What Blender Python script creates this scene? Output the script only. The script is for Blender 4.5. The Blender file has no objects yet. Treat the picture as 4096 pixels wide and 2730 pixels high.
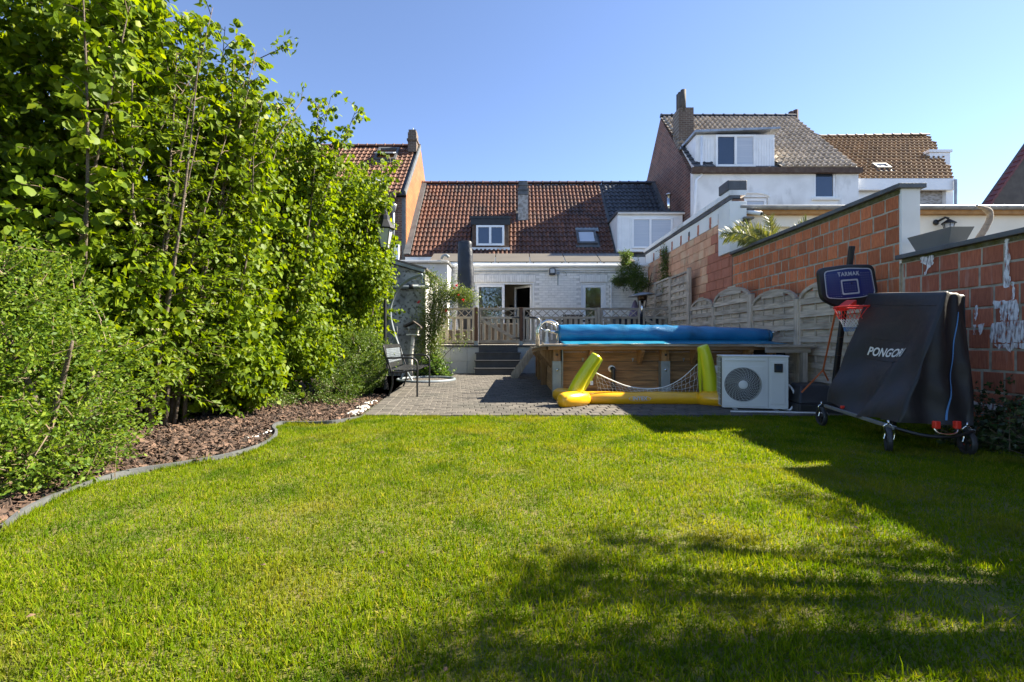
import bpy, math, random
import numpy as np
from mathutils import Vector, Matrix, Euler
R = math.radians
random.seed(7); rng = np.random.default_rng(7)
scene = bpy.context.scene
col = scene.collection

# ---------------------------------------------------------------- camera, sky, sun, exposure
EYE = 0.9; F = 4096 * 16 / 36.0
cam_d = bpy.data.cameras.new('camera'); cam = bpy.data.objects.new('camera', cam_d); col.objects.link(cam)
cam.location = (0, 0, EYE); cam.rotation_euler = (R(90), 0, 0)
cam_d.lens = 16; cam_d.sensor_width = 36; cam_d.clip_start = 0.05; cam_d.clip_end = 2000
scene.camera = cam
SUN = Vector((1.13, 0.30, 1.0)).normalized()          # direction towards the sun
EL = math.asin(SUN.z); AZ = math.atan2(SUN.x, SUN.y)
world = bpy.data.worlds.new('World'); scene.world = world; world.use_nodes = True
wn = world.node_tree.nodes; wl = world.node_tree.links
sky = wn.new('ShaderNodeTexSky'); sky.sky_type = 'NISHITA'; sky.sun_disc = False
sky.sun_elevation = EL; sky.sun_rotation = AZ; sky.air_density = 0.8; sky.altitude = 2000; sky.dust_density = 0.25; sky.ozone_density = 4.5
tint = wn.new('ShaderNodeMix'); tint.data_type = 'RGBA'; tint.blend_type = 'MULTIPLY'; tint.inputs[0].default_value = 1; tint.inputs[7].default_value = (1.09, .945, .87, 1)   # white balance of the daylight
wl.new(sky.outputs[0], tint.inputs[6]); wl.new(tint.outputs[2], wn['Background'].inputs[0]); wn['Background'].inputs[1].default_value = 0.082
sl = bpy.data.lights.new('sun', 'SUN'); sl.energy = 4.3; sl.angle = R(0.5); sl.color = (1.0, 0.91, 0.74)
so = bpy.data.objects.new('sun', sl); col.objects.link(so); so.location = (20, 6, 18)
so.rotation_euler = SUN.to_track_quat('Z', 'Y').to_euler()
vs = scene.view_settings; vs.view_transform = 'Standard'; vs.look = 'None'; vs.gamma = 1; vs.exposure = 2.3
vs.use_curve_mapping = False
scene.cycles.max_bounces = 10; scene.cycles.diffuse_bounces = 6; scene.cycles.transparent_max_bounces = 12

# ---------------------------------------------------------------- helpers
def W(x, y, D):
    """the world point that stands D metres in front of the eye behind a place of the photograph"""
    return Vector(((x - 2048) / F * D, D, EYE - (y - 1365) / F * D))
def lin(r, g, b, k=1.0):
    f = lambda u: (u / 255 / 12.92) if u <= 10.3 else ((u / 255 + .055) / 1.055) ** 2.4
    return (f(r) * k, f(g) * k, f(b) * k)

WM = {}
def _adopt(o, parent):
    if parent is not None:
        o.parent = parent
        o.matrix_parent_inverse = WM[parent.name].inverted()
def thing(name, label, cat, loc, group=None):
    o = bpy.data.objects.new(name, None); o.empty_display_size = 0.1; col.objects.link(o)
    o.location = loc; o['label'] = label; o['category'] = cat
    if group: o['group'] = group
    WM[o.name] = Matrix.Translation(Vector(loc)); return o
def tag(o, label, cat, group=None):
    o['label'] = label; o['category'] = cat
    if group: o['group'] = group
    return o
def structure(o): o['kind'] = 'structure'; return o
def stuff(o): o['kind'] = 'stuff'; return o
def piece(name, me, parent, loc, rot=None, scale=None, m3=None):
    o = bpy.data.objects.new(name, me); col.objects.link(o)
    M = Matrix.Translation(Vector(loc))
    if m3 is not None: M = M @ m3.to_4x4()
    elif rot is not None: M = M @ Euler(rot).to_matrix().to_4x4()
    if scale is not None: M = M @ Matrix.Diagonal((*scale, 1))
    _adopt(o, parent)
    o.matrix_basis = M; WM[o.name] = M; return o

class MB:
    def __init__(s): s.v = []; s.f = []
    def add(s, vs_, fs):
        b = len(s.v); s.v += [tuple(p) for p in vs_]; s.f += [tuple(i + b for i in q) for q in fs]; return s
    def hexa(s, p):      # p: bottom 4 (ccw from above) then top 4
        return s.add(p, [(3, 2, 1, 0), (4, 5, 6, 7), (0, 1, 5, 4), (1, 2, 6, 5), (2, 3, 7, 6), (3, 0, 4, 7)])
    def box(s, x0, x1, y0, y1, z0, z1):
        return s.hexa([(x0, y0, z0), (x1, y0, z0), (x1, y1, z0), (x0, y1, z0), (x0, y0, z1), (x1, y0, z1), (x1, y1, z1), (x0, y1, z1)])
    def obox(s, c, size, M):
        h = [k / 2 for k in size]
        P = [Vector((a * h[0], b * h[1], d * h[2])) for d in (-1, 1) for a, b in ((-1, -1), (1, -1), (1, 1), (-1, 1))]
        return s.hexa([Vector(c) + M @ p for p in P])
    def bar(s, a, b, w, t, up=(0, 0, 1)):
        """box beam from a to b; w across, t along `up`"""
        a = Vector(a); b = Vector(b); d = (b - a); L = d.length; d.normalize()
        u = Vector(up); x = d.cross(u)
        if x.length < 1e-5: x = d.cross(Vector((1, 0, 0)))
        x.normalize(); z = x.cross(d)
        M = Matrix((x, d, z)).transposed()
        return s.obox((a + b) / 2, (w, L, t), M)
    def prism(s, pts, vec):
        n = len(pts); v = Vector(vec)
        P = [Vector(p) for p in pts] + [Vector(p) + v for p in pts]
        return s.add(P, [tuple(range(n))[::-1], tuple(range(n, 2 * n))] + [(i, (i + 1) % n, n + (i + 1) % n, n + i) for i in range(n)])
    def tube(s, pts, r, n=8, closed=False, caps=True):
        pts = [Vector(p) for p in pts]; m = len(pts)
        rr = r if isinstance(r, (list, tuple)) else [r] * m
        T = []
        for i in range(m):
            a = pts[i - 1] if (i or closed) else pts[i]; b = pts[(i + 1) % m] if (i < m - 1 or closed) else pts[i]
            t = (b - a); T.append(t.normalized() if t.length > 1e-9 else Vector((0, 0, 1)))
        x = T[0].orthogonal().normalized(); vs_ = []
        for i in range(m):
            x = (x - T[i] * x.dot(T[i]))
            x = x.normalized() if x.length > 1e-6 else T[i].orthogonal().normalized()
            y = T[i].cross(x)
            vs_ += [pts[i] + (x * math.cos(a) + y * math.sin(a)) * rr[i] for a in (2 * math.pi * k / n for k in range(n))]
        fs = [(i * n + k, i * n + (k + 1) % n, ((i + 1) % m) * n + (k + 1) % n, ((i + 1) % m) * n + k)
              for i in range(m if closed else m - 1) for k in range(n)]
        if caps and not closed: fs += [tuple(range(n))[::-1], tuple((m - 1) * n + k for k in range(n))]
        return s.add(vs_, fs)
    def lathe(s, prof, c=(0, 0, 0), n=16, M=None):
        c = Vector(c); vs_ = []
        for r, z in prof:
            for k in range(n):
                a = 2 * math.pi * k / n; p = Vector((r * math.cos(a), r * math.sin(a), z))
                vs_.append(c + (M @ p if M else p))
        m = len(prof)
        fs = [(i * n + k, i * n + (k + 1) % n, (i + 1) * n + (k + 1) % n, (i + 1) * n + k) for i in range(m - 1) for k in range(n)]
        fs += [tuple(range(n))[::-1], tuple((m - 1) * n + k for k in range(n))]
        return s.add(vs_, fs)
    def ell(s, c, rx, ry, rz, nu=16, nv=10, M=None):
        prof = [(math.sin(math.pi * i / nv), -math.cos(math.pi * i / nv)) for i in range(nv + 1)]
        prof[0] = (1e-3, -1); prof[-1] = (1e-3, 1)
        D3 = Matrix.Diagonal((rx, ry, rz)); return s.lathe(prof, c, nu, (M @ D3) if M else D3)
    def mesh(s, name, m=None, smooth=False):
        me = bpy.data.meshes.new(name); me.from_pydata(s.v, [], s.f); me.update()
        if m: me.materials.append(m)
        if smooth: me.polygons.foreach_set('use_smooth', [True] * len(me.polygons))
        return me
    def build(s, name, m, parent=None, smooth=False, bevel=0, auto=None):
        o = bpy.data.objects.new(name, s.mesh(name, m, smooth)); col.objects.link(o)
        _adopt(o, parent); WM[o.name] = Matrix.Identity(4)
        if bevel:
            b = o.modifiers.new('bevel', 'BEVEL'); b.width = bevel; b.segments = 2; b.limit_method = 'ANGLE'; b.angle_limit = R(40)
        return o

def npmesh(name, V, T, m, smooth=False):
    """V (n,3), T (m,k) arrays -> mesh"""
    me = bpy.data.meshes.new(name); k = T.shape[1]
    me.vertices.add(len(V)); me.vertices.foreach_set('co', np.ascontiguousarray(V, dtype=np.float32).ravel())
    me.loops.add(T.size); me.loops.foreach_set('vertex_index', np.ascontiguousarray(T, dtype=np.int32).ravel())
    me.polygons.add(len(T)); me.polygons.foreach_set('loop_start', np.arange(0, T.size, k, dtype=np.int32))
    me.update(calc_edges=True)
    me.polygons.foreach_set('use_smooth', np.full(len(T), bool(smooth)))
    if m: me.materials.append(m)
    return me
def npobj(name, V, T, m, parent=None, smooth=False):
    o = bpy.data.objects.new(name, npmesh(name, V, T, m, smooth)); col.objects.link(o)
    _adopt(o, parent); WM[o.name] = Matrix.Identity(4); return o
def frames(d, n):
    """columns x, d, z from tip directions d and rough normals n"""
    d = d / np.linalg.norm(d, axis=1, keepdims=True)
    x = np.cross(d, n); x /= np.maximum(np.linalg.norm(x, axis=1, keepdims=True), 1e-6)
    z = np.cross(x, d); return np.stack([x, d, z], axis=2)
def scatter(name, tv, tf, C, A, S, m, parent=None, smooth=False):
    tv = np.asarray(tv, float); tf = np.asarray(tf)
    S = np.asarray(S, float); S = S[:, None] if S.ndim == 1 else S
    loc = tv[None] * (S[:, None, :] if S.shape[1] > 1 else S[:, :, None])
    V = np.einsum('nij,nkj->nki', A, loc) + C[:, None, :]
    T = tf[None] + (np.arange(len(C)) * len(tv))[:, None, None]
    return npobj(name, V.reshape(-1, 3), T.reshape(-1, tf.shape[1]), m, parent, smooth)
def merged(name, me, mats, m, parent):
    """many copies of a small triangulated mesh as one part"""
    me.calc_loop_triangles()
    tv = np.empty(len(me.vertices) * 3); me.vertices.foreach_get('co', tv); tv = tv.reshape(-1, 3)
    tf = np.empty(len(me.loop_triangles) * 3, dtype=np.int32); me.loop_triangles.foreach_get('vertices', tf); tf = tf.reshape(-1, 3)
    M = np.array([[list(r) for r in q] for q in mats])
    V = np.einsum('nij,kj->nki', M[:, :3, :3], tv) + M[:, None, :3, 3]
    T = tf[None] + (np.arange(len(M)) * len(tv))[:, None, None]
    return stuff(npobj(name, V.reshape(-1, 3), T.reshape(-1, 3), m, parent))
def inpoly(X, Y, poly):
    p = np.asarray(poly); ins = np.zeros(len(X), bool); j = len(p) - 1
    for i in range(len(p)):
        c = ((p[i, 1] > Y) != (p[j, 1] > Y)) & (X < (p[j, 0] - p[i, 0]) * (Y - p[i, 1]) / (p[j, 1] - p[i, 1] + 1e-12) + p[i, 0])
        ins ^= c; j = i
    return ins
def smoothpath(pts, n=6):
    P = [Vector(p) for p in pts]; out = []
    for i in range(len(P) - 1):
        a = P[max(i - 1, 0)]; b = P[i]; c = P[i + 1]; d = P[min(i + 2, len(P) - 1)]
        for k in range(n):
            t = k / n
            out.append(0.5 * ((2 * b) + (c - a) * t + (2 * a - 5 * b + 4 * c - d) * t * t + (3 * b - a - 3 * c + d) * t ** 3))
    return out + [P[-1]]

# ---------------------------------------------------------------- materials
def _nt(name):
    m = bpy.data.materials.new(name); m.use_nodes = True
    return m, m.node_tree.nodes, m.node_tree.links, m.node_tree.nodes['Principled BSDF']
def mat(name, c, r=.6, c2=None, ns=4.0, lo=.4, hi=.65, det=6, rand=0.0, isl=0.0, bump=0.0, bs=40.0, metal=0.0, spec=.5, st=(1, 1, 1), c3=None, ns3=1.0, lo3=.55, hi3=.7, coat=0, st3=None):
    m, N, L, B = _nt(name)
    geo = N.new('ShaderNodeNewGeometry'); mp = N.new('ShaderNodeMapping'); mp.inputs['Scale'].default_value = st
    L.new(geo.outputs['Position'], mp.inputs['Vector'])
    if rand:
        oi = N.new('ShaderNodeObjectInfo'); ml = N.new('ShaderNodeVectorMath'); ml.operation = 'SCALE'
        ml.inputs[0].default_value = (17, 23, 31); L.new(oi.outputs['Random'], ml.inputs['Scale'])
        L.new(ml.outputs[0], mp.inputs['Location'])
    def noise(vec, s, lo_, hi_, ca, cb):
        n = N.new('ShaderNodeTexNoise'); n.inputs['Scale'].default_value = s; n.inputs['Detail'].default_value = det
        L.new(vec, n.inputs['Vector'])
        q = N.new('ShaderNodeMapRange'); q.inputs[1].default_value = lo_; q.inputs[2].default_value = hi_; L.new(n.outputs[0], q.inputs[0])
        x = N.new('ShaderNodeMix'); x.data_type = 'RGBA'; L.new(q.outputs[0], x.inputs[0])
        for sock, cc in ((6, ca), (7, cb)):
            if isinstance(cc, tuple): x.inputs[sock].default_value = (*cc, 1)
            else: L.new(cc, x.inputs[sock])
        return x.outputs[2]
    out = noise(mp.outputs[0], ns, lo, hi, c, c2 or tuple(k * .8 for k in c))
    if c3:
        if st3:
            mp3 = N.new('ShaderNodeMapping'); mp3.inputs['Scale'].default_value = st3; L.new(geo.outputs['Position'], mp3.inputs['Vector']); v3 = mp3.outputs[0]
        else: v3 = geo.outputs['Position']
        out = noise(v3, ns3, lo3, hi3, out, c3)
    if rand or isl:
        hs = N.new('ShaderNodeHueSaturation'); q = N.new('ShaderNodeMapRange'); a = max(rand, isl)
        q.inputs[3].default_value = 1 - a; q.inputs[4].default_value = 1 + a
        L.new(oi.outputs['Random'] if rand else geo.outputs['Random Per Island'], q.inputs[0])
        L.new(q.outputs[0], hs.inputs['Value']); L.new(out, hs.inputs['Color']); out = hs.outputs[0]
    L.new(out, B.inputs['Base Color'])
    B.inputs['Roughness'].default_value = r; B.inputs['Metallic'].default_value = metal
    B.inputs['Specular IOR Level'].default_value = spec; B.inputs['Coat Weight'].default_value = coat
    if bump:
        n = N.new('ShaderNodeTexNoise'); n.inputs['Scale'].default_value = bs; n.inputs['Detail'].default_value = 5
        L.new(mp.outputs[0], n.inputs['Vector'])
        b = N.new('ShaderNodeBump'); b.inputs['Strength'].default_value = bump; b.inputs['Distance'].default_value = .02
        L.new(n.outputs[0], b.inputs['Height']); L.new(b.outputs[0], B.inputs['Normal'])
    return m
def leafmat(name, ca, cb, cd=None, trans=.45, r=.45, tcol=None, spec=.4, patch=None, patch2=None):
    """two-sided leaf or blade: colour differs leaf by leaf"""
    m, N, L, B = _nt(name)
    geo = N.new('ShaderNodeNewGeometry'); rp = N.new('ShaderNodeValToRGB')
    e = rp.color_ramp.elements; e[0].color = (*ca, 1); e[1].color = (*cb, 1)
    if cd: k = e.new(.82); k.color = (*cb, 1); e[-1].color = (*cd, 1)
    L.new(geo.outputs['Random Per Island'], rp.inputs[0]); out = rp.outputs[0]
    for patch in [p_ for p_ in (patch2, patch) if p_]:
        n = N.new('ShaderNodeTexNoise'); n.inputs['Scale'].default_value = patch[1]; n.inputs['Detail'].default_value = 4; L.new(geo.outputs['Position'], n.inputs['Vector'])
        q = N.new('ShaderNodeMapRange'); q.inputs[1].default_value = patch[2]; q.inputs[2].default_value = patch[3]; q.inputs[4].default_value = patch[4]; L.new(n.outputs[0], q.inputs[0])
        x = N.new('ShaderNodeMix'); x.data_type = 'RGBA'; L.new(q.outputs[0], x.inputs[0]); L.new(out, x.inputs[6]); x.inputs[7].default_value = (*patch[0], 1); out = x.outputs[2]
    L.new(out, B.inputs['Base Color']); B.inputs['Roughness'].default_value = r; B.inputs['Specular IOR Level'].default_value = spec
    t = N.new('ShaderNodeBsdfTranslucent'); hs = N.new('ShaderNodeMix'); hs.data_type = 'RGBA'; hs.blend_type = 'MULTIPLY'; hs.inputs[0].default_value = 1
    L.new(out, hs.inputs[6]); hs.inputs[7].default_value = (*(tcol or (1.5, 1.45, .5)), 1); L.new(hs.outputs[2], t.inputs[0])
    mx = N.new('ShaderNodeMixShader'); mx.inputs[0].default_value = trans
    L.new(B.outputs[0], mx.inputs[1]); L.new(t.outputs[0], mx.inputs[2]); L.new(mx.outputs[0], N['Material Output'].inputs[0])
    return m
def brickmat(name, ca, cb, mortar, bw, bh, axis='x', ms=.01, r=.8, off=.5, rot=0, c3=None):
    m, N, L, B = _nt(name)
    geo = N.new('ShaderNodeNewGeometry'); sp = N.new('ShaderNodeSeparateXYZ'); cb_ = N.new('ShaderNodeCombineXYZ')
    L.new(geo.outputs['Position'], sp.inputs[0]); L.new(sp.outputs[0 if axis == 'x' else 1], cb_.inputs[0]); L.new(sp.outputs[2], cb_.inputs[1])
    t = N.new('ShaderNodeTexBrick'); t.inputs['Scale'].default_value = 1; t.inputs['Brick Width'].default_value = bw; t.inputs['Row Height'].default_value = bh
    t.inputs['Mortar Size'].default_value = ms; t.inputs['Mortar Smooth'].default_value = .2; t.inputs['Bias'].default_value = 0; t.offset = off
    t.inputs[1].default_value = (*ca, 1); t.inputs[2].default_value = (*cb, 1); t.inputs[3].default_value = (*mortar, 1)
    L.new(cb_.outputs[0], t.inputs[0]); out = t.outputs[0]
    n = N.new('ShaderNodeTexNoise'); n.inputs['Scale'].default_value = 1.3; n.inputs['Detail'].default_value = 8; L.new(geo.outputs['Position'], n.inputs['Vector'])
    q = N.new('ShaderNodeMapRange'); q.inputs[1].default_value = .4; q.inputs[2].default_value = .7; L.new(n.outputs[0], q.inputs[0])
    x = N.new('ShaderNodeMix'); x.data_type = 'RGBA'; x.blend_type = 'MULTIPLY'; L.new(q.outputs[0], x.inputs[0]); L.new(out, x.inputs[6]); x.inputs[7].default_value = (*(c3 or (.7, .68, .66)), 1)
    L.new(x.outputs[2], B.inputs['Base Color']); B.inputs['Roughness'].default_value = r
    b = N.new('ShaderNodeBump'); b.inputs['Strength'].default_value = .6; b.inputs['Distance'].default_value = .01; b.invert = True
    L.new(t.outputs['Fac'], b.inputs['Height']); L.new(b.outputs[0], B.inputs['Normal'])
    return m
def glassmat(name, tint=(.9, .95, .95), extra=.06):
    m, N, L, B = _nt(name); N.remove(B)
    fr = N.new('ShaderNodeFresnel'); fr.inputs[0].default_value = 1.5
    ad = N.new('ShaderNodeMath'); ad.operation = 'ADD'; ad.inputs[1].default_value = extra; ad.use_clamp = True; L.new(fr.outputs[0], ad.inputs[0])
    tr = N.new('ShaderNodeBsdfTransparent'); tr.inputs[0].default_value = (*tint, 1); gl = N.new('ShaderNodeBsdfGlossy'); gl.inputs['Roughness'].default_value = .01
    mx = N.new('ShaderNodeMixShader'); L.new(ad.outputs[0], mx.inputs[0]); L.new(tr.outputs[0], mx.inputs[1]); L.new(gl.outputs[0], mx.inputs[2])
    L.new(mx.outputs[0], N['Material Output'].inputs[0]); return m

M = {}
M['soil'] = mat('soil', (.085, .10, .012), .95, (.13, .11, .03), 9, bump=.5, bs=90)
M['earth'] = mat('earth', (.05, .042, .03), .95, (.07, .06, .04), 3)
M['mulchsoil'] = mat('mulch_soil', (.03, .018, .011), .95, (.05, .03, .02), 20, bump=.7, bs=60)
M['grass'] = leafmat('grass_blade', (.088, .158, .003), (.185, .245, .004), (.34, .30, .055), trans=.45, r=.75, spec=.08, tcol=(1.45, 1.35, .22), patch=((.33, .27, .05), 1.5, .52, .78, .6), patch2=((.045, .108, .004), 3.1, .48, .66, .75))
M['chip'] = mat('bark_chip', (.098, .058, .038), .85, (.05, .03, .021), 12, isl=.8, bump=.4, bs=120)
M['edging'] = mat('grey_edging', (.10, .105, .11), .7, (.065, .068, .07), 8, bump=.2)
M['pebble'] = mat('white_pebble', (.62, .60, .56), .7, (.4, .38, .34), 14)
M['paver'] = mat('grey_paver', (.098, .087, .075), .85, (.068, .061, .053), 7, rand=.19, bump=.35, bs=70, c3=(.056, .054, .045), ns3=1.1, lo3=.5, hi3=.75)
M['paver_far'] = mat('grey_paver_far', (.098, .087, .075), .85, (.068, .061, .053), 7, isl=.19, bump=.35, bs=70, c3=(.056, .054, .045), ns3=1.1, lo3=.5, hi3=.75)
M['joint'] = mat('paving_joint', (.05, .048, .04), .95, (.07, .075, .035), 5)
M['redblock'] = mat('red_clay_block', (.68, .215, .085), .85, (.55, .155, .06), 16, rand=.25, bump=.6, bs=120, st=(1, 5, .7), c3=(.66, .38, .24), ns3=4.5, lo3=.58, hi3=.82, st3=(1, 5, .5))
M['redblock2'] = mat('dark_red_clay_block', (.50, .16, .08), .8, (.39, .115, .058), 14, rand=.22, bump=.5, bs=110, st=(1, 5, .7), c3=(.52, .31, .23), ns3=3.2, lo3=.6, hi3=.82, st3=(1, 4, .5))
M['peach'] = mat('peach_clay_block', (.70, .39, .23), .85, (.62, .30, .17), 9, rand=.14, bump=.4, bs=110, st=(1, 5, .7), c3=(.72, .48, .29), ns3=2.2, lo3=.5, hi3=.62)
M['peachred'] = mat('plain_red_clay_block', (.48, .175, .105), .8, (.40, .14, .08), 5, rand=.10)
M['mortar'] = mat('mortar', (.48, .44, .34), .95, (.32, .29, .22), 10, bump=.6, bs=60, c3=(.22, .21, .12), ns3=2, lo3=.55, hi3=.75)
M['mortar2'] = mat('thin_mortar', (.26, .15, .1), .95, (.18, .1, .07), 10)
M['coping'] = mat('blue_stone_coping', (.115, .125, .13), .6, (.075, .08, .085), 5, bump=.2, bs=50)
M['moss'] = mat('mossy_mortar', (.10, .10, .03), .95, (.17, .16, .10), 14, bump=.8, bs=50)
M['render'] = mat('white_render', (.82, .81, .76), .85, (.74, .73, .68), 2, bump=.15, bs=120)
M['render_old'] = mat('old_white_render', (.80, .80, .78), .85, (.64, .64, .62), 1.2, lo=.45, hi=.70, c3=(.42, .42, .40), ns3=1.4, lo3=.56, hi3=.74, bump=.15, bs=60, st3=(1, 1, .45))
M['cream'] = mat('cream_render', (.84, .79, .66), .85, (.76, .71, .59), 1.5, bump=.1, bs=120)
M['whitebrick'] = mat('white_painted_brick', (.88, .85, .79), .7, (.78, .755, .70), 6, rand=.06, bump=.3, bs=60, c3=(.46, .42, .36), ns3=5, lo3=.66, hi3=.78)
M['whitebrick_far'] = mat('white_painted_brick_rest', (.88, .85, .79), .7, (.78, .755, .70), 6, isl=.06, bump=.3, bs=60, c3=(.46, .42, .36), ns3=5, lo3=.66, hi3=.78)
M['whitejoint'] = mat('white_painted_joint', (.70, .68, .64), .8, (.52, .50, .46), 6)
M['pvc'] = mat('white_pvc', (.84, .84, .83), .35, (.78, .78, .77), 3)
M['zinc'] = mat('zinc_gutter', (.36, .38, .40), .45, (.26, .27, .29), 4, metal=.6)
M['zincdark'] = mat('lead_flashing', (.10, .105, .11), .6, (.06, .063, .068), 4, bump=.2, bs=20)
M['tilered'] = mat('red_brown_roof_tile', (.135, .058, .034), .55, (.085, .038, .026), 6, rand=.35, c3=(.04, .031, .028), ns3=.9, lo3=.50, hi3=.75)
M['tilered_far'] = mat('red_brown_roof_tile_rest', (.135, .058, .034), .55, (.085, .038, .026), 6, isl=.35, c3=(.04, .031, .028), ns3=.9, lo3=.50, hi3=.75)
M['tileleft'] = mat('orange_brown_tile', (.165, .072, .040), .7, (.11, .05, .03), 5, rand=.22)
M['tileleft_far'] = mat('orange_brown_tile_rest', (.165, .072, .040), .7, (.11, .05, .03), 5, isl=.22)
M['tileslate'] = mat('slate_grey_tile', (.055, .062, .075), .5, (.038, .042, .052), 5, rand=.18)
M['tileslate_far'] = mat('slate_grey_tile_rest', (.055, .062, .075), .5, (.038, .042, .052), 5, isl=.18)
M['tilepale'] = mat('pale_brown_tile', (.38, .33, .27), .5, (.25, .21, .17), 5, rand=.2)
M['tilepale_far'] = mat('pale_brown_tile_rest', (.38, .33, .27), .5, (.25, .21, .17), 5, isl=.2)
M['tiletan'] = mat('tan_tile', (.25, .15, .07), .65, (.16, .095, .05), 5, rand=.25)
M['tiletan_far'] = mat('tan_tile_rest', (.25, .15, .07), .65, (.16, .095, .05), 5, isl=.25)
M['black'] = mat('black_plastic', (.012, .012, .013), .45, (.018, .018, .018), 5)
M['blackmetal'] = mat('black_metal', (.016, .017, .018), .42, (.025, .025, .026), 6, metal=.2)
M['tarp'] = mat('charcoal_fabric', (.013, .0135, .015), .52, (.018, .0185, .02), 3, bump=.3, bs=9)
M['parasoltarp'] = mat('navy_charcoal_cover', (.017, .021, .030), .5, (.024, .029, .04), 4, bump=.45, bs=14)
M['steel'] = mat('polished_steel', (.72, .72, .70), .16, (.62, .62, .60), 5, metal=1)
M['galv'] = mat('galvanised_steel', (.30, .33, .34), .5, (.22, .245, .25), 6, metal=.55)
M['greytube'] = mat('grey_painted_tube', (.18, .21, .235), .4, (.15, .175, .195), 4)
M['heatpump'] = mat('pale_grey_enamel', (.66, .68, .66), .4, (.60, .62, .60), 2)
M['darkplastic'] = mat('dark_grey_plastic', (.03, .032, .034), .5, (.022, .023, .024), 5)
M['red'] = mat('red_enamel', (.72, .035, .02), .35, (.62, .03, .018), 6)
M['orange'] = mat('orange_strap', (.62, .17, .06), .7, (.55, .14, .05), 12)
M['yellow'] = mat('yellow_vinyl', (.80, .42, .010), .28, (.74, .37, .008), 3, coat=.3)
M['lime'] = mat('lime_vinyl', (.56, .60, .012), .3, (.50, .55, .01), 3, coat=.3)
M['whitecord'] = mat('white_cord', (.72, .72, .70), .7, (.62, .62, .6), 9)
M['blue'] = mat('blue_bubble_cover', (.008, .17, .36), .3, (.005, .115, .27), 3, bump=.3, bs=70, c3=(.006, .065, .11), ns3=1.6, lo3=.50, hi3=.7, coat=.3)
M['cyan'] = mat('cyan_bubble_sheet', (.01, .20, .32), .35, (.008, .15, .26), 12, bump=.4, bs=120)
M['bluestripe'] = mat('blue_strip', (.08, .22, .46), .6, (.07, .19, .40), 8)
M['boardblue'] = mat('navy_board', (.006, .017, .13), .35, (.007, .02, .14), 3)
M['whiteprint'] = mat('white_print', (.72, .72, .70), .6, (.66, .66, .64), 9)
M['greyprint'] = mat('grey_print', (.50, .52, .52), .6, (.45, .47, .47), 9)
M['darkpane'] = mat('dark_window_glass', (.05, .07, .10), .04, (.055, .075, .11), 2, spec=.9, metal=.35)  # bluish base tone stands in for sky reflected in the panes
M['blindpane'] = mat('white_blind_behind_glass', (.50, .53, .57), .12, (.42, .46, .52), 3, st=(.2, .2, 14), spec=.6)
M['plum'] = mat('lavender_cover', (.17, .13, .20), .7, (.14, .105, .17), 5, bump=.3, bs=12)
M['wicker'] = mat('brown_wicker', (.10, .083, .07), .8, (.05, .042, .037), 45, st=(1, 1, 2.2), bump=.6, bs=60)
M['stair'] = mat('dark_stone_step', (.042, .043, .046), .65, (.055, .056, .06), 6)
M['panel'] = mat('pale_concrete_panel', (.40, .41, .40), .8, (.34, .35, .345), 2, c3=(.28, .29, .27), ns3=1.2)
M['stonewall'] = mat('stained_rendered_wall', (.40, .395, .375), .9, (.20, .198, .19), 2.2, lo=.38, hi=.62, det=12, c3=(.085, .083, .075), ns3=11, lo3=.52, hi3=.64, bump=.5, bs=30)
M['skytint_panel'] = mat('solar_panel_with_sky_tint', (.135, .118, .09), .42, (.12, .105, .08), 2, spec=.6)  # grey-brown base colour stands in for sky reflected off the dark glass
M['birch'] = mat('birch_bark', (.60, .57, .50), .8, (.10, .085, .07), 7, lo=.55, hi=.66, st=(1, 1, 2.4))
M['roughwood'] = mat('dark_rough_wood', (.095, .075, .06), .9, (.05, .04, .033), 18, bump=.6)
M['bark'] = mat('hazel_bark', (.12, .092, .068), .85, (.07, .054, .04), 16, bump=.5, bs=60)
M['twig'] = mat('brown_twig', (.16, .115, .07), .8, (.10, .075, .045), 20)
M['drift'] = mat('bare_grey_branch', (.26, .22, .175), .85, (.17, .14, .115), 18, bump=.6)
M['planter'] = mat('grey_planter', (.175, .175, .17), .7, (.155, .155, .15), 4)
M['wallint'] = mat('beige_room_wall', (.62, .55, .44), .9, (.56, .49, .40), 2)
M['woodint'] = mat('dark_furniture', (.035, .022, .016), .5, (.025, .016, .012), 5)
M['shade'] = mat('orange_lampshade', (.60, .22, .05), .7, (.5, .18, .04), 5)
M['lampglass'] = mat('frosted_lamp_glass', (.45, .46, .46), .25, (.38, .39, .39), 9, spec=.6)
M['burnermetal'] = mat('brown_metal', (.10, .055, .03), .35, (.06, .035, .02), 9, metal=.6)  # plain brown metal of the heater burner
M['timber_old'] = mat('old_painted_board', (.42, .41, .40), .85, (.22, .20, .18), 7, st=(1, 1, 5), lo=.45, hi=.6)
M['brownfascia'] = mat('brown_fascia', (.075, .04, .024), .75, (.11, .075, .05), 8)
M['pinewood'] = mat('orange_pine', (.42, .22, .07), .7, (.34, .17, .05), 8)
def woodset(base, ca, cb, cc, rand=.2):
    for ax, st in (('x', (1.2, 14, 14)), ('y', (14, 1.2, 14)), ('z', (14, 14, 1.2))):
        M[base + ax] = mat(base + '_' + ax, ca, .75, cb, 2.6, lo=.38, hi=.66, det=8, rand=rand, bump=.35, bs=9, st=st, c3=cc, ns3=2.3, lo3=.56, hi3=.76)
woodset('greywood', (.46, .39, .30), (.30, .25, .19), (.22, .19, .155))
woodset('screen', (.56, .475, .375), (.35, .285, .21), (.23, .19, .155))
woodset('poolwood', (.36, .20, .082), (.20, .108, .045), (.25, .175, .11))
M['browpost'] = mat('brown_stained_post', (.10, .042, .018), .65, (.07, .03, .014), 9, st=(6, 6, 1))
M['glass'] = glassmat('clear_glass')
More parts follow.
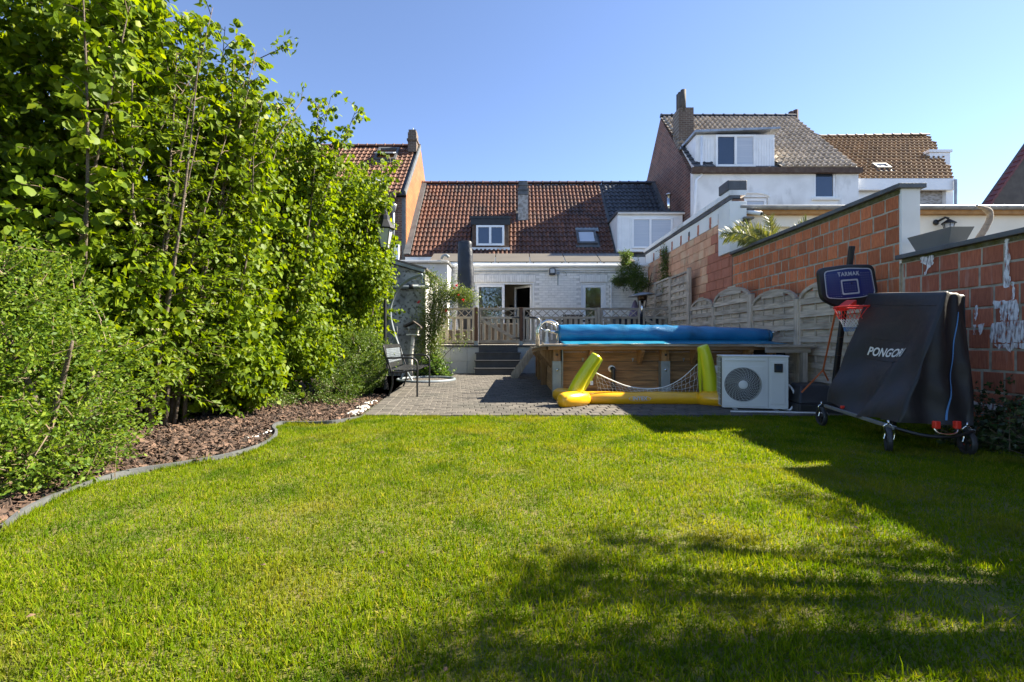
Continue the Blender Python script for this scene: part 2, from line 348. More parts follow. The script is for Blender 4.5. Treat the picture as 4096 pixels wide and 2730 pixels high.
M['leaf_hazel'] = leafmat('hazel_leaf', (.060, .110, .005), (.150, .220, .010), (.22, .265, .015), trans=.47, r=.5, spec=.22, tcol=(1.75, 1.6, .25))
M['leaf_elder'] = leafmat('elder_leaf', (.058, .108, .006), (.145, .205, .011), None, trans=.45, r=.5, spec=.22, tcol=(1.75, 1.6, .25))
M['leaf_privet'] = leafmat('privet_leaf', (.055, .115, .012), (.145, .215, .018), (.20, .25, .025), trans=.42, r=.55, spec=.25)
M['leaf_box'] = leafmat('glossy_small_leaf', (.035, .075, .012), (.095, .155, .018), (.15, .20, .03), trans=.35, r=.45, spec=.4)
M['leaf_rose'] = leafmat('rose_leaf', (.06, .11, .018), (.14, .19, .03), (.22, .20, .06), trans=.38, r=.45)
M['leaf_ger'] = leafmat('geranium_leaf', (.06, .13, .02), (.12, .20, .035), None, trans=.4, r=.45)
M['leaf_ivy'] = leafmat('ivy_leaf', (.02, .045, .014), (.05, .085, .025), (.09, .11, .04), trans=.2, r=.35)
M['leaf_palm'] = leafmat('palm_leaflet', (.10, .13, .03), (.20, .20, .06), (.34, .28, .12), trans=.35, r=.4)
M['leaf_tree'] = leafmat('tree_leaf', (.05, .10, .015), (.11, .18, .025), None, trans=.35, r=.45)
M['leaf_climb'] = leafmat('climber_leaf', (.04, .08, .014), (.10, .16, .022), (.18, .22, .03), trans=.4, r=.4)
M['rose'] = leafmat('red_rose_petal', (.5, .006, .012), (.62, .012, .018), None, trans=.25, tcol=(1.2, .6, .6))
M['cream_flower'] = leafmat('cream_flower', (.62, .58, .34), (.72, .68, .45), None, trans=.3, tcol=(1, 1, .8))

# ================================================================ GROUND, LAWN, BED, PAVING
ground = structure(MB().add([(-300, -300, -.06), (300, -300, -.06), (300, 300, -.06), (-300, 300, -.06)], [(0, 1, 2, 3)]).build('ground', M['earth']))
edge_px = [(-420, 2420), (-160, 2230), (0, 2135), (108, 2061), (274, 1978), (464, 1916), (705, 1870), (945, 1825), (1036, 1796), (1095, 1758), (1105, 1737), (1093, 1717), (1115, 1704), (1177, 1699), (1327, 1698), (1432, 1679), (1456, 1671)]
edge = []
for x, y in edge_px:
    D = EYE * F / (y - 1365); edge.append(Vector(((x - 2048) / F * D, D, 0)))
edge = [Vector((-2.75, -.8, 0)), Vector((-2.72, .4, 0))] + edge
edge_s = smoothpath(edge, 8)
PAVE_Y = 5.42
lawn_poly = [(p.x, p.y) for p in edge_s] + [(-1.70, PAVE_Y), (4.5, PAVE_Y), (4.5, -3), (-2.8, -3)]
bed_poly = [(p.x, p.y) for p in edge_s] + [(-1.86, 5.6), (-2.25, 9.2), (-2.4, 12.0), (-9, 12.0), (-9, -.8)]
def sheet(name, poly, z, m, parent=None):
    return MB().add([(x, y, z) for x, y in poly], [tuple(range(len(poly)))]).build(name, m, parent)
lawn = structure(sheet('lawn', lawn_poly, 0, M['soil']))
bed = structure(sheet('mulch_bed', bed_poly, -.012, M['mulchsoil']))

# grass blades
def grass():
    pts = []
    for y0, y1, rho in ((.75, 1.9, 26000), (1.9, 3.3, 17000), (3.3, PAVE_Y + .02, 11000)):
        x0, x1 = -3.4, 4.6; n = int((x1 - x0) * (y1 - y0) * rho)
        X = rng.uniform(x0, x1, n); Y = rng.uniform(y0, y1, n)
        k = (np.abs(X) < 1.125 * Y + .8) & inpoly(X, Y, lawn_poly); pts.append(np.stack([X[k], Y[k]], 1))
    es = np.array([(p.x, p.y) for p in edge_s]); k = rng.integers(0, len(es) - 1, 9000); u = rng.random((9000, 1)); E = es[k] * (1 - u) + es[k + 1] * u + rng.normal(0, .018, (9000, 2)) + np.array([.022, -.012])
    Q = np.stack([rng.uniform(-1.75, 3.3, 3500), PAVE_Y - .045 + rng.normal(0, .018, 3500)], 1)
    pts += [E[(E[:, 1] > .8) & (np.sin(E[:, 0] * 9 + E[:, 1] * 7) > -.3)], Q[np.sin(Q[:, 0] * 11) > -.2]]; n_edge = len(pts[-1]) + len(pts[-2])
    P = np.concatenate(pts); n = len(P); tall = np.zeros(n, bool); tall[n - n_edge:] = True
    # patchy thickness
    ph = np.sin(P[:, 0] * 5.1 + 2 * np.sin(P[:, 1] * 3.3)) * np.sin(P[:, 1] * 6.7 + 1.7 * np.sin(P[:, 0] * 4.1))
    ph2 = np.sin(P[:, 0] * 23 + 3 * np.sin(P[:, 1] * 11)) * np.sin(P[:, 1] * 29 + 2 * np.sin(P[:, 0] * 17))
    bare = np.exp(-(((P[:, 0] - 1.75) / .5) ** 2 + ((P[:, 1] - 1.55) / .28) ** 2)) + .8 * np.exp(-(((P[:, 0] - 2.9) / .5) ** 2 + ((P[:, 1] - 2.35) / .3) ** 2)) + .9 * np.exp(-(((P[:, 0] + .05) / .09) ** 2 + ((P[:, 1] - 3.74) / .13) ** 2))
    k = rng.random(n) > bare * .75; tall = tall[k]; P = P[k]; ph = ph[k]; ph2 = ph2[k]; n = len(P)
    C = np.concatenate([P, np.full((n, 1), -.003)], 1)
    yaw = rng.uniform(0, 2 * np.pi, n); lean = rng.normal(0, .72, n)
    d = np.stack([np.sin(lean) * np.cos(yaw), np.sin(lean) * np.sin(yaw), np.cos(lean)], 1)
    az = rng.uniform(0, 2 * np.pi, n); nn = np.stack([np.cos(az), np.sin(az), np.full(n, .2)], 1)
    A = frames(d, nn)
    h = rng.gamma(7, .0025, n) * (1 + .22 * ph + .22 * ph2) + .007; h *= np.where(rng.random(n) < .01, 1.8, 1) * np.where(tall, 1.55, 1)
    near = P[:, 1] < 1.9; mid = (P[:, 1] >= 1.9) & (P[:, 1] < 3.3); far = P[:, 1] >= 3.3
    w = np.where(near, .0019, np.where(mid, .0026, .0037)) * rng.uniform(.7, 1.35, n)
    S = np.stack([w, h, h], 1)
    out_v = []; out_t = []; base = 0
    for sel, tv, tf in ((near, [(-1, 0, 0), (1, 0, 0), (-.75, .55, .06), (.75, .55, .06), (0, 1, .30)], [(0, 1, 3), (0, 3, 2), (2, 3, 4)]), (mid | far, [(-1, 0, 0), (1, 0, 0), (0, 1, .25)], [(0, 1, 2)])):
        tv = np.array(tv, float); tf = np.array(tf); m_ = sel.sum()
        V = np.einsum('nij,nkj->nki', A[sel], tv[None] * S[sel][:, None, :]) + C[sel][:, None, :]
        T = tf[None] + (np.arange(m_) * len(tv))[:, None, None] + base; out_v.append(V.reshape(-1, 3)); out_t.append(T.reshape(-1, 3)); base += m_ * len(tv)
    return stuff(npobj('lawn_grass', np.concatenate(out_v), np.concatenate(out_t), M['grass'], None, True))
g = grass(); tag(g, 'short sunlit green lawn grass with dry yellow patches', 'grass')

def litter():
    n = 90; X = rng.uniform(-2, 3, n); Y = rng.uniform(1.0, 5.2, n); k = inpoly(X, Y, lawn_poly); X = X[k]; Y = Y[k]; n = len(X)
    C = np.stack([X, Y, rng.uniform(.018, .03, n)], 1); d = rng.normal(0, 1, (n, 3)); d[:, 2] *= .3
    return stuff(scatter('fallen_leaves', [(0, 0, 0), (-.3, .5, .1), (0, 1, 0), (.3, .5, .12)], [(0, 3, 1), (1, 3, 2)], C, frames(d, np.stack([rng.normal(0, .3, n), rng.normal(0, .3, n), np.ones(n)], 1)), rng.uniform(.012, .03, n), M['chip']))
tag(litter(), 'small dry brown leaves scattered on the lawn', 'leaves')
# bark chips
def chips():
    n = 42000; X = rng.uniform(-4.8, -1.7, n); Y = rng.uniform(1.2, 7.5, n)
    k = inpoly(X, Y, bed_poly) & (np.abs(X) < 1.125 * Y + .6); X = X[k]; Y = Y[k]; n = len(X)
    C = np.stack([X, Y, rng.uniform(-.008, .022, n)], 1)
    yaw = rng.uniform(0, 2 * np.pi, n); t = rng.normal(0, .38, n)
    d = np.stack([np.cos(yaw) * np.cos(t), np.sin(yaw) * np.cos(t), np.sin(t)], 1)
    nn = np.stack([rng.normal(0, .6, n), rng.normal(0, .6, n), np.ones(n)], 1)
    S = np.stack([rng.uniform(.005, .017, n), rng.uniform(.012, .042, n) * rng.choice([.6, 1, 1, 1.3], n), rng.uniform(.0015, .004, n)], 1)
    tv = [(-.8, -1, -1), (.9, -.9, -1), (1, .8, -1), (-.5, 1, -1), (-.9, -.8, 1), (.7, -1, .8), (.9, 1, 1), (-.7, .8, .7)]
    q = [(4, 5, 6), (4, 6, 7), (0, 1, 5), (0, 5, 4), (1, 2, 6), (1, 6, 5), (2, 3, 7), (2, 7, 6), (3, 0, 4), (3, 4, 7)]
    return stuff(scatter('bark_chips', tv, q, C, frames(d, nn), S, M['chip']))
tag(chips(), 'brown bark chips covering the border bed', 'bark mulch')

# edging strip
mb = MB(); th = .022
for i in range(len(edge_s) - 1):
    a, b = edge_s[i], edge_s[i + 1]; d = (b - a).normalized() if (b - a).length > 1e-6 else Vector((0, 1, 0)); nrm = Vector((d.y, -d.x, 0)) * th / 2
    d2 = (edge_s[min(i + 2, len(edge_s) - 1)] - b); d2 = d2.normalized() if d2.length > 1e-6 else d; nr2 = Vector((d2.y, -d2.x, 0)) * th / 2
    if i == 0: pn = nrm
    z0 = Vector((0, 0, -.05)); hz = .038 + .005 * math.sin(i * .35); z1 = Vector((0, 0, hz)); z2 = Vector((0, 0, .038 + .005 * math.sin((i + 1) * .35)))
    mb.hexa([a - pn + z0, a + pn + z0, b + nr2 + z0, b - nr2 + z0, a - pn + z1, a + pn + z1, b + nr2 + z2, b - nr2 + z2]); pn = nr2
tag(mb.build('lawn_edging', M['edging']), 'grey curved edging strip between lawn and bark bed', 'edging')
# white pebbles along the paving
mb = MB()
for i in range(70):
    t = random.random(); y = 5.45 + t * 1.25; x = -1.86 - (y - 5.45) * .12 - random.uniform(0, .13) * (1 - .3 * t)
    s = random.uniform(.018, .045); mb.ell((x, y, s * .25), s, s * random.uniform(.6, 1), s * .6, 7, 5, Euler((0, 0, random.uniform(0, 3))).to_matrix())
for i in range(14):
    s = random.uniform(.015, .03); mb.ell((-2.36 - random.uniform(0, .08), 4.35 + random.uniform(-.2, .15), .01), s, s, s * .6, 7, 5)
tag(stuff(mb.build('white_pebbles', M['pebble'], smooth=True)), 'white pebbles strewn along the paving edge', 'pebbles')

# paving
TERR_Y = 12.4; TERR_Z = .79
pav = structure(MB().box(-3.2, 4.5, PAVE_Y + .03, TERR_Y + .1, -.05, -.012).build('paving', M['joint']))
structure(MB().box(-1.8, 3.3, PAVE_Y - .045, PAVE_Y - .005, -.05, .004).build('paving_kerb', M['stair']))
def paver_mesh(lx, ly):
    b = .006; x, y = lx / 2, ly / 2; z = .028
    m = MB().add([(-x, -y, -.02), (x, -y, -.02), (x, y, -.02), (-x, y, -.02), (-x, -y, z - b), (x, -y, z - b), (x, y, z - b), (-x, y, z - b), (-x + b, -y + b, z), (x - b, -y + b, z), (x - b, y - b, z), (-x + b, y - b, z)],
                 [(8, 9, 10, 11), (4, 5, 9, 8), (5, 6, 10, 9), (6, 7, 11, 10), (7, 4, 8, 11), (0, 1, 5, 4), (1, 2, 6, 5), (2, 3, 7, 6), (3, 0, 4, 7)])
    return m.mesh('paver', M['paver'])
pm = paver_mesh(.143, .143); far = []; near = []; half = []
def left_x(y): return -1.80 - (y - 5.44) * .122
row = 0; y = PAVE_Y + .085
while y < TERR_Y + .1:
    xs = left_x(y) + .10
    offx = (row % 2) * .075
    x = xs + .30 + offx; cells = [xs + .0, xs + .15]
    if row % 2: half.append(Matrix.Translation((xs + .2625, y, -.008)))
    while x < 4.45: cells.append(x); x += .15
    for cx in cells:
        if cx > .9 and y > 7.1: continue
        j = Matrix.Translation((cx + random.uniform(-.003, .003), y + random.uniform(-.003, .003), random.uniform(-.012, -.005))) @ Euler((random.gauss(0, .006), random.gauss(0, .006), random.gauss(0, .012))).to_matrix().to_4x4()
        (near if y < 7.0 and cx < 1.9 else far).append((y + abs(cx) * .4, j))
    y += .15; row += 1
near.sort(key=lambda t: t[0])
far += near[300:]; near = near[:300]
for _, j in near: piece('paver', pm, pav, j.translation, m3=j.to_3x3())
hm_ = paver_mesh(.068, .143)
for j in half: piece('half_paver', hm_, pav, j.translation)
merged('rest_of_pavers', paver_mesh(.143, .143), [j for _, j in far], M['paver_far'], pav)

# ================================================================ TERRACE AND STEPS
terr = thing('terrace', 'raised terrace faced with pale concrete panels before the white house', 'terrace', (1, TERR_Y, 0))
MB().box(-2.6, 4.5, TERR_Y + .03, 15.0, 0, TERR_Z - .052).build('core', M['panel'], terr)
MB().box(-2.6, 4.5, TERR_Y - .03, 15.0, TERR_Z - .05, TERR_Z).build('slab', M['stair'], terr, bevel=.005)
px = -2.6
while px < 4.4:
    w = .46
    if not (-.97 < px + w / 2 < .22) or True:
        for z0, z1 in ((.0, .345), (.353, TERR_Z - .055)):
            MB().box(px + .004, px + w - .004, TERR_Y, TERR_Y + .028, z0, z1).build('panel', M['panel'], terr, bevel=.003)
    px += w
MB().box(-2.6, 4.5, TERR_Y + .02, 15.0, TERR_Z + .001, TERR_Z + .006).build('floor_tiles', mat('pale_terrace_tile', (.55, .52, .46), .7, (.48, .45, .40), 2), terr)  # pale floor layer added to bounce daylight onto the facade
steps = thing('terrace_steps', 'four dark stone steps climbing to the terrace gate', 'steps', (-.37, 12.0, 0))
SX0, SX1 = -.96, .21
for i in range(4):
    yf = 11.78 + .19 * i; z1 = TERR_Z - .002 - .197 * (3 - i) if i < 3 else TERR_Z
    if i < 3:
        MB().box(SX0, SX1, yf, TERR_Y - .032, z1 - .197 if i else 0, z1 - .032).build('riser', M['stair'], steps)
        MB().box(SX0 - .03, SX1 + .03, yf - .03, yf + .22, z1 - .03, z1).build('tread', M['stair'], steps, bevel=.004)
MB().box(SX0 + .06, SX1 - .06, TERR_Y - .031, TERR_Y - .002, .60, TERR_Z - .053).build('riser', M['stair'], steps)

# ---------------------------------------------------------------- fence on the terrace
FY = 12.50; FT = TERR_Z + 1.02
def fx(px_): return (px_ - 2048) / F * FY
def fence_post(x0, x1, m, label, z1=FT + .01):
    t = thing('fence_post', label, 'post', ((x0 + x1) / 2, FY, TERR_Z), 'posts of the terrace fence')
    MB().box(x0, x1, FY - .045, FY + .045, TERR_Z + .10, z1).build('shaft', m, t, bevel=.005)
    MB().box(x0 - .004, x1 + .004, FY - .052, FY + .052, TERR_Z, TERR_Z + .11).build('post_shoe', M['galv'], t)
fence_post(fx(1898), fx(1912), M['browpost'], 'brown post on the left of the gate above the steps')
fence_post(fx(2078), fx(2091), M['browpost'], 'brown post on the right of the gate above the steps')
fence_post(fx(2388), fx(2401), M['greywoodz'], 'grey post between the long lattice panel and the right gates')
fence_post(fx(2737), fx(2752), M['greywoodz'], 'grey end post of the fence beside the tall screens')
def lattice_panel(px0, px1, label, name, cat, n_diamond, brace=0, boards=None, hinges=0):
    x0, x1 = fx(px0), fx(px1); z0 = TERR_Z + .06; zt = FT; zm = FT - .27; Y = FY
    t = thing(name, label, cat, ((x0 + x1) / 2, Y, TERR_Z))
    for xa, xb in ((x0, x0 + .055), (x1 - .055, x1)): MB().box(xa, xb, Y - .02, Y + .02, z0, zt).build('stile', M['greywoodz'], t, bevel=.003)
    for za, zb in ((z0, z0 + .075), (zm - .03, zm + .03), (zt - .055, zt + .0)):
        MB().box(x0 + .055, x1 - .055, Y - .021, Y + .019, za, zb).build('rail', M['greywoodx'], t, bevel=.003)
    la, lb = x0 + .055, x1 - .055; za, zb = zm + .03, zt - .055; n = n_diamond; w = (lb - la) / n
    for i in range(n):
        for k in (0, 1):
            xa = la + w * i + .012; xb = la + w * (i + 1) - .012
            a, b = ((xa, za), (xb, zb)) if k == 0 else ((xa, zb), (xb, za))
            MB().bar((a[0], Y - .012 + .02 * k, a[1]), (b[0], Y - .012 + .02 * k, b[1]), .018, .028, (0, 1, 0)).build('lattice_bar', M['greywoodx'], t)
    nb = boards or max(2, round((lb - la) / .19)); p = (lb - la) / nb
    for i in range(nb):
        xc = la + p * (i + .5); MB().box(xc - .043, xc + .043, Y + .004, Y + .022, z0 + .075, zm - .03).build('board', M['greywoodz'], t, bevel=.002)
    if brace: MB().bar((la + .02, Y - .012, zm - .05), (lb - .03, Y - .012, z0 + .10), .03, .085, (0, 0, 1)).build('brace', M['greywoodx'], t, bevel=.002)
    if hinges:
        for zz in (zm, z0 + .13):
            MB().prism([(x1 - .20, Y - .03, zz + .008), (x1 - .20, Y - .03, zz - .008), (x1 + .05, Y - .03, zz - .03), (x1 + .05, Y - .03, zz + .03)], (0, .008, 0)).build('hinge', M['black'], t)
    return t
lattice_panel(1764, 1897, 'short lattice-topped fence panel behind the climbing rose', 'lattice_fence', 'fence', 4)
lattice_panel(1914, 2077, 'wooden lattice gate with diagonal brace above the steps', 'garden_gate', 'gate', 4, 1, 6, 1)
lattice_panel(2092, 2387, 'long lattice-topped fence panel beside the open patio door', 'lattice_fence', 'fence', 8, 0, 13)
lattice_panel(2403, 2559, 'left leaf of the double lattice gate behind the pool cover', 'garden_gate', 'gate', 4, 1, 6)
lattice_panel(2572, 2735, 'right leaf of the double lattice gate before the tall screens', 'garden_gate', 'gate', 4, 1, 6, 1)

# ================================================================ ROOF TILE TOOLS
def tile_mesh(w, l, m, roll=.45, h=.035):
    """interlocking tile: flat pan and a raised roll; x along the eave, y up the slope, z out of it"""
    prof = [(0, .0), (w * (1 - roll) - .01, .0), (w * (1 - roll) + .02, h * .85), (w * (1 - roll * .5), h), (w - .012, h * .8), (w, .0)]
    y0, y1 = -l * .10, l; t = .042 if h < .055 else .07
    v = []
    for x, z in prof: v.append((x, y0, z + t))
    for x, z in prof: v.append((x, y1, z - .004))
    for x, z in prof: v.append((x, y0, -.01))
    n = len(prof); f = []
    for i in range(n - 1): f += [(i, i + 1, n + i + 1, n + i), (2 * n + i, 2 * n + i + 1, i + 1, i)]
    return MB().add(v, f).mesh('roof_tile', m)
def tiled(parent, o, u, s, nu, ns, w, l, mkey, keep=None, parts=300, roll=.45, h=.035, jit=.006, name='roof_tile'):
    o = Vector(o); u = Vector(u).normalized(); s = Vector(s).normalized(); n = u.cross(s)
    B3 = Matrix((u, s, n)).transposed(); me = tile_mesh(w, l, M[mkey], roll, h); lst = []
    for j in range(ns):
        for i in range(nu):
            a, b = i * w, j * l
            if keep and not keep(a + w / 2, b + l / 2): continue
            p = o + u * a + s * b + n * random.uniform(0, jit)
            lst.append((p.length + (0 if keep_view(p) else 100), p))
    lst.sort(key=lambda q: q[0])
    for _, p in lst[:parts]: piece(name, me, parent, p, m3=B3)
    if len(lst) > parts:
        merged('rest_of_' + name + 's', tile_mesh(w, l, M[mkey], roll, h), [Matrix.Translation(p) @ B3.to_4x4() for _, p in lst[parts:]], M[mkey + '_far'], parent)
def keep_view(p): return abs(p.x) < p.y * 1.13
def ridge(parent, a, b, m, step=.40, r=.11):
    a = Vector(a); b = Vector(b); n = max(1, round((b - a).length / step)); d = (b - a) / n
    me = MB()
    pr = []
    for (t, k) in ((0, 1.18), (.10, 1.18), (.12, 1.0), (1.02, .95)):
        for q in range(7):
            an = math.pi * (q / 6) ; pr.append(d * t + Vector((0, math.cos(an) * r * k, math.sin(an) * r * k - .03)))
    f = [(i * 7 + q, i * 7 + q + 1, (i + 1) * 7 + q + 1, (i + 1) * 7 + q) for i in range(3) for q in range(6)] + [tuple(range(7))]
    m_ = me.add(pr, f).mesh('ridge_tile', m)
    for i in range(n): piece('ridge_tile', m_, parent, a + d * i)
def skylight(parent, plane_o, u, s, px0, px1, py0, py1, mpane, fr=.07, open_=0):
    """roof window lying on a slope; corners found where the eye meets the slope"""
    o = Vector(plane_o); u = Vector(u).normalized(); s = Vector(s).normalized(); n = u.cross(s)
    def hit(x, y):
        d = W(x, y, 1) - Vector((0, 0, EYE)); t = (o - Vector((0, 0, EYE))).dot(n) / d.dot(n); return Vector((0, 0, EYE)) + d * t
    c = hit((px0 + px1) / 2, (py0 + py1) / 2); wa = abs((hit(px1, (py0 + py1) / 2) - hit(px0, (py0 + py1) / 2)).dot(u)) / 2; ha = abs((hit((px0 + px1) / 2, py0) - hit((px0 + px1) / 2, py1)).dot(s)) / 2
    B3 = Matrix((u, s, n)).transposed()
    mb = MB()
    for (cx, cy, sx, sy) in ((-wa, 0, fr, 2 * ha + fr), (wa, 0, fr, 2 * ha + fr), (0, -ha, 2 * wa - fr, fr), (0, ha, 2 * wa - fr, fr)):
        mb.obox(c + B3 @ Vector((cx, cy, .07)), (sx, sy, .16), B3)
    fo = mb.build('skylight', M['zincdark'], parent)
    MB().obox(c + B3 @ Vector((0, -ha - fr * 1.6, .045)), (2 * wa + .25, .16, .05), B3).build('flashing', M['zincdark'], parent)
    if open_:
        B4 = Matrix.Rotation(R(-22), 3, u) @ B3
        MB().obox(c + B3 @ Vector((0, .0, .16)), (2 * wa - .02, 2 * ha, .04), B4).build('pane', mpane, parent)
        MB().obox(c + B3 @ Vector((0, -ha * .4, .05)), (2 * wa - fr, ha * .9, .03), B3).build('inner_lining', M['pinewood'], parent)
    else:
        MB().obox(c + B3 @ Vector((0, 0, .10)), (2 * wa - fr, 2 * ha - fr, .03), B3).build('pane', mpane, parent)
def window(parent, x0, x1, z0, z1, Y, panes, fr=.06, sub=None, depth=.07, fm='pvc'):
    """white frame on a wall facing the camera; panes: [(x fraction from, to, material)]"""
    mb = MB(); mb.box(x0, x0 + fr, Y - depth, Y, z0, z1).box(x1 - fr, x1, Y - depth, Y, z0, z1)
    mb.box(x0 + fr, x1 - fr, Y - depth, Y, z0, z0 + fr).box(x0 + fr, x1 - fr, Y - depth, Y, z1 - fr, z1)
    w = x1 - x0
    for a, b, m in panes:
        if b < 1: mb.box(x0 + w * b - fr * .55, x0 + w * b + fr * .55, Y - depth - .01, Y, z0 + fr, z1 - fr)
    f_ = mb.build('window' if not sub else 'window_frame', M[fm], parent, bevel=.004); pp = sub or f_
    for a, b, m in panes:
        xa = x0 + w * a + (fr if a == 0 else fr * .55); xb = x0 + w * b - (fr if b == 1 else fr * .55)
        MB().box(xa, xb, Y - depth * .5, Y - depth * .5 + .012, z0 + fr, z1 - fr).build('pane', M[m], pp)
    return f_
def walled(mb, x0, x1, z0, z1, y0, y1, holes=()):
    xs = sorted({x0, x1, *[k for h in holes for k in h[:2]]}); zs = sorted({z0, z1, *[k for h in holes for k in h[2:]]})
    for i in range(len(xs) - 1):
        for j in range(len(zs) - 1):
            cx, cz = (xs[i] + xs[i + 1]) / 2, (zs[j] + zs[j + 1]) / 2
            if any(h[0] < cx < h[1] and h[2] < cz < h[3] for h in holes): continue
            mb.box(xs[i], xs[i + 1], y0, y1, zs[j], zs[j + 1])
    return mb
def gutter(parent, x0, x1, Y, z, m, r=.06, brackets=6, name='gutter'):
    mb = MB(); n = 9
    ring = lambda x, k: [(x, Y + math.cos(math.pi * (1 + q / (n - 1))) * r * k, z + math.sin(math.pi * (1 + q / (n - 1))) * r * k) for q in range(n)]
    a = ring(x0, 1) + ring(x1, 1) + ring(x0, .9) + ring(x1, .9)
    f = [(q, q + 1, n + q + 1, n + q) for q in range(n - 1)] + [(2 * n + q, 3 * n + q, 3 * n + q + 1, 2 * n + q + 1) for q in range(n - 1)]
    f += [(0, n, 3 * n, 2 * n), (n - 1, 3 * n - 1, 4 * n - 1, 2 * n - 1)] + [tuple(range(n))[::-1], tuple(range(n, 2 * n))]
    mb.add(a, f); mb.tube([(x0, Y - r, z), (x1, Y - r, z)], .009, 6)
    g_ = mb.build(name, m, parent, smooth=False)
    for i in range(brackets):
        x = x0 + (x1 - x0) * (i + .5) / brackets
        MB().tube([(x, Y + math.cos(math.pi * (1 + q / 8)) * (r + .006), z + math.sin(math.pi * (1 + q / 8)) * (r + .006)) for q in range(9)], .008, 5).build('bracket', m, g_)
    return g_

# ================================================================ WHITE BRICK HOUSE WITH RED TILED ROOF
HY = 15.0
def hx(p): return (p - 2048) / F * HY
def hz(p): return EYE - (p - 1365) / F * HY
house = thing('terraced_house', 'white painted brick house with long red-brown tiled roof behind the terrace', 'house', (0, HY, 0))
D1 = (hx(1897), hx(2137), TERR_Z, hz(1131)); D2 = (hx(2324), hx(2424), TERR_Z, hz(1131)); HX0, HX1, HTOP = -1.975, 4.48, hz(1066)
mb = MB(); walled(mb, HX0, HX1, 0, HTOP, HY, HY + .25, [D1, D2]); wall = mb.build('wall', M['whitejoint'], house)
# painted bricks, each its own piece
bw, bh = .205, .0805
bm = MB().box(-.097, .097, -.014, .02, -.0335, .0335).mesh('brick', M['whitebrick']); hm = MB().box(-.0475, .0475, -.014, .02, -.0335, .0335).mesh('brick', M['whitebrick'])
sm = MB().box(-.033, .033, -.016, .02, -.115, .115).mesh('soldier_brick', M['whitebrick']); B = []
LINT = hz(1131) + .245
r_ = 0; z = TERR_Z + .045
while z < HTOP - .13:
    x = HX0 + .1 + (r_ % 2) * bw / 2; 
    while x < HX1 - .1:
        blocked = False
        for h in (D1, D2):
            if h[0] - .13 < x < h[1] + .13 and z < h[3] + .045: blocked = True
            if h[0] - .15 < x < h[1] + .15 and h[3] < z < LINT + .03: blocked = True
        if not blocked: B.append((abs(x - .9) + abs(z - 2.1) * .3, bm, Vector((x, HY, z))))
        x += bw
    for h in (D1, D2):                               # half bricks beside the openings
        for sx, e in ((h[0], -1), (h[1], 1)):
            if z < h[3] and (r_ % 2): B.append((1, hm, Vector((sx + e * .052, HY, z))))
    z += bh; r_ += 1
B.sort(key=lambda q: q[0])
for _, me, p in B[:260]: piece('brick', me, wall, p + Vector((0, random.uniform(-.004, .004), 0)), rot=(random.gauss(0, .01), random.gauss(0, .008), 0))
merged('rest_of_bricks', bm.copy(), [Matrix.Translation(p + Vector((0, random.uniform(-.004, .004), 0))) for _, me, p in B[260:]], M['whitebrick_far'], wall)
for h in (D1, D2):
    n = int((h[1] - h[0] + .12) / .076)
    for i in range(n): piece('soldier_brick', sm, wall, (h[0] - .04 + (i + .5) * (h[1] - h[0] + .08) / n, HY - random.uniform(0, .004), hz(1131) + .13))
MB().box(HX0, HX1, HY - .03, HY + .25, HTOP, HTOP + .10).build('parapet', M['render_old'], house)
MB().box(HX0, HX1, HY - .045, HY - .002, HTOP - .13, HTOP - .001).build('fascia', M['pvc'], house)
gutter(house, HX0 + .05, HX1, HY - .11, HTOP + .005, M['pvc'], .06, 9)
# flat roof and tilted panels
MB().box(HX0, HX1, HY + .251, 18.8, HTOP - .1, HTOP + .06).build('flat_roof', M['zincdark'], house)
for i, (a, b) in enumerate(((1716, 1978), (1981, 2119), (2122, 2260), (2263, 2402), (2405, 2541))):
    y0_, y1_ = 15.35, 16.30
    pa, pb = W(a, 1046, y0_), W(b, 1046, y0_); z0_ = pa.z; z1_ = W(0, 1015, y1_).z
    xa, xb = pa.x, pb.x
    q = [Vector((xa, y0_, z0_)), Vector((xb, y0_, z0_)), Vector((xb, y1_, z1_)), Vector((xa, y1_, z1_))]; up = Vector((0, -.4, .9)) * .04
    p_ = MB().hexa([k - up for k in q] + [k for k in q]).build('solar_panel', M['skytint_panel'], house, bevel=.006)
    for xx in (xa + .1, xb - .1): MB().box(xx - .02, xx + .02, y0_ + .02, y0_ + .06, HTOP + .05, z0_ - .03).build('panel_foot', M['black'], p_)
# doors
def door_leaf(parent, a, b, z0, z1, fr, name):
    """framed glass leaf standing from plan point a to b"""
    a = Vector((*a, 0)); b = Vector((*b, 0)); d = (b - a); L = d.length; d.normalize(); nrm = Vector((d.y, -d.x, 0)); B3 = Matrix((d, -nrm, Vector((0, 0, 1)))).transposed(); c0 = (a + b) / 2; mb = MB(); zc = (z0 + z1) / 2
    for (ox, oz, sx, sz) in ((-L / 2 + fr / 2, zc, fr, z1 - z0), (L / 2 - fr / 2, zc, fr, z1 - z0), (0, z0 + fr, L - 2 * fr, fr * 2), (0, z1 - fr / 2, L - 2 * fr, fr)):
        mb.obox(c0 + B3 @ Vector((ox, 0, oz)), (sx, .06, sz), B3)
    o = mb.build(name, M['pvc'], parent, bevel=.006)
    MB().obox(c0 + B3 @ Vector((0, 0, (z0 + 2 * fr + z1 - fr) / 2)), (L - 2 * fr, .012, z1 - z0 - 3 * fr), B3).build('pane', M['glass'], o)
    MB().obox(c0 + B3 @ Vector((L / 2 - fr / 2, -.05, z0 + 1.0)), (.02, .04, .13), B3).build('handle', M['steel'], o); return o
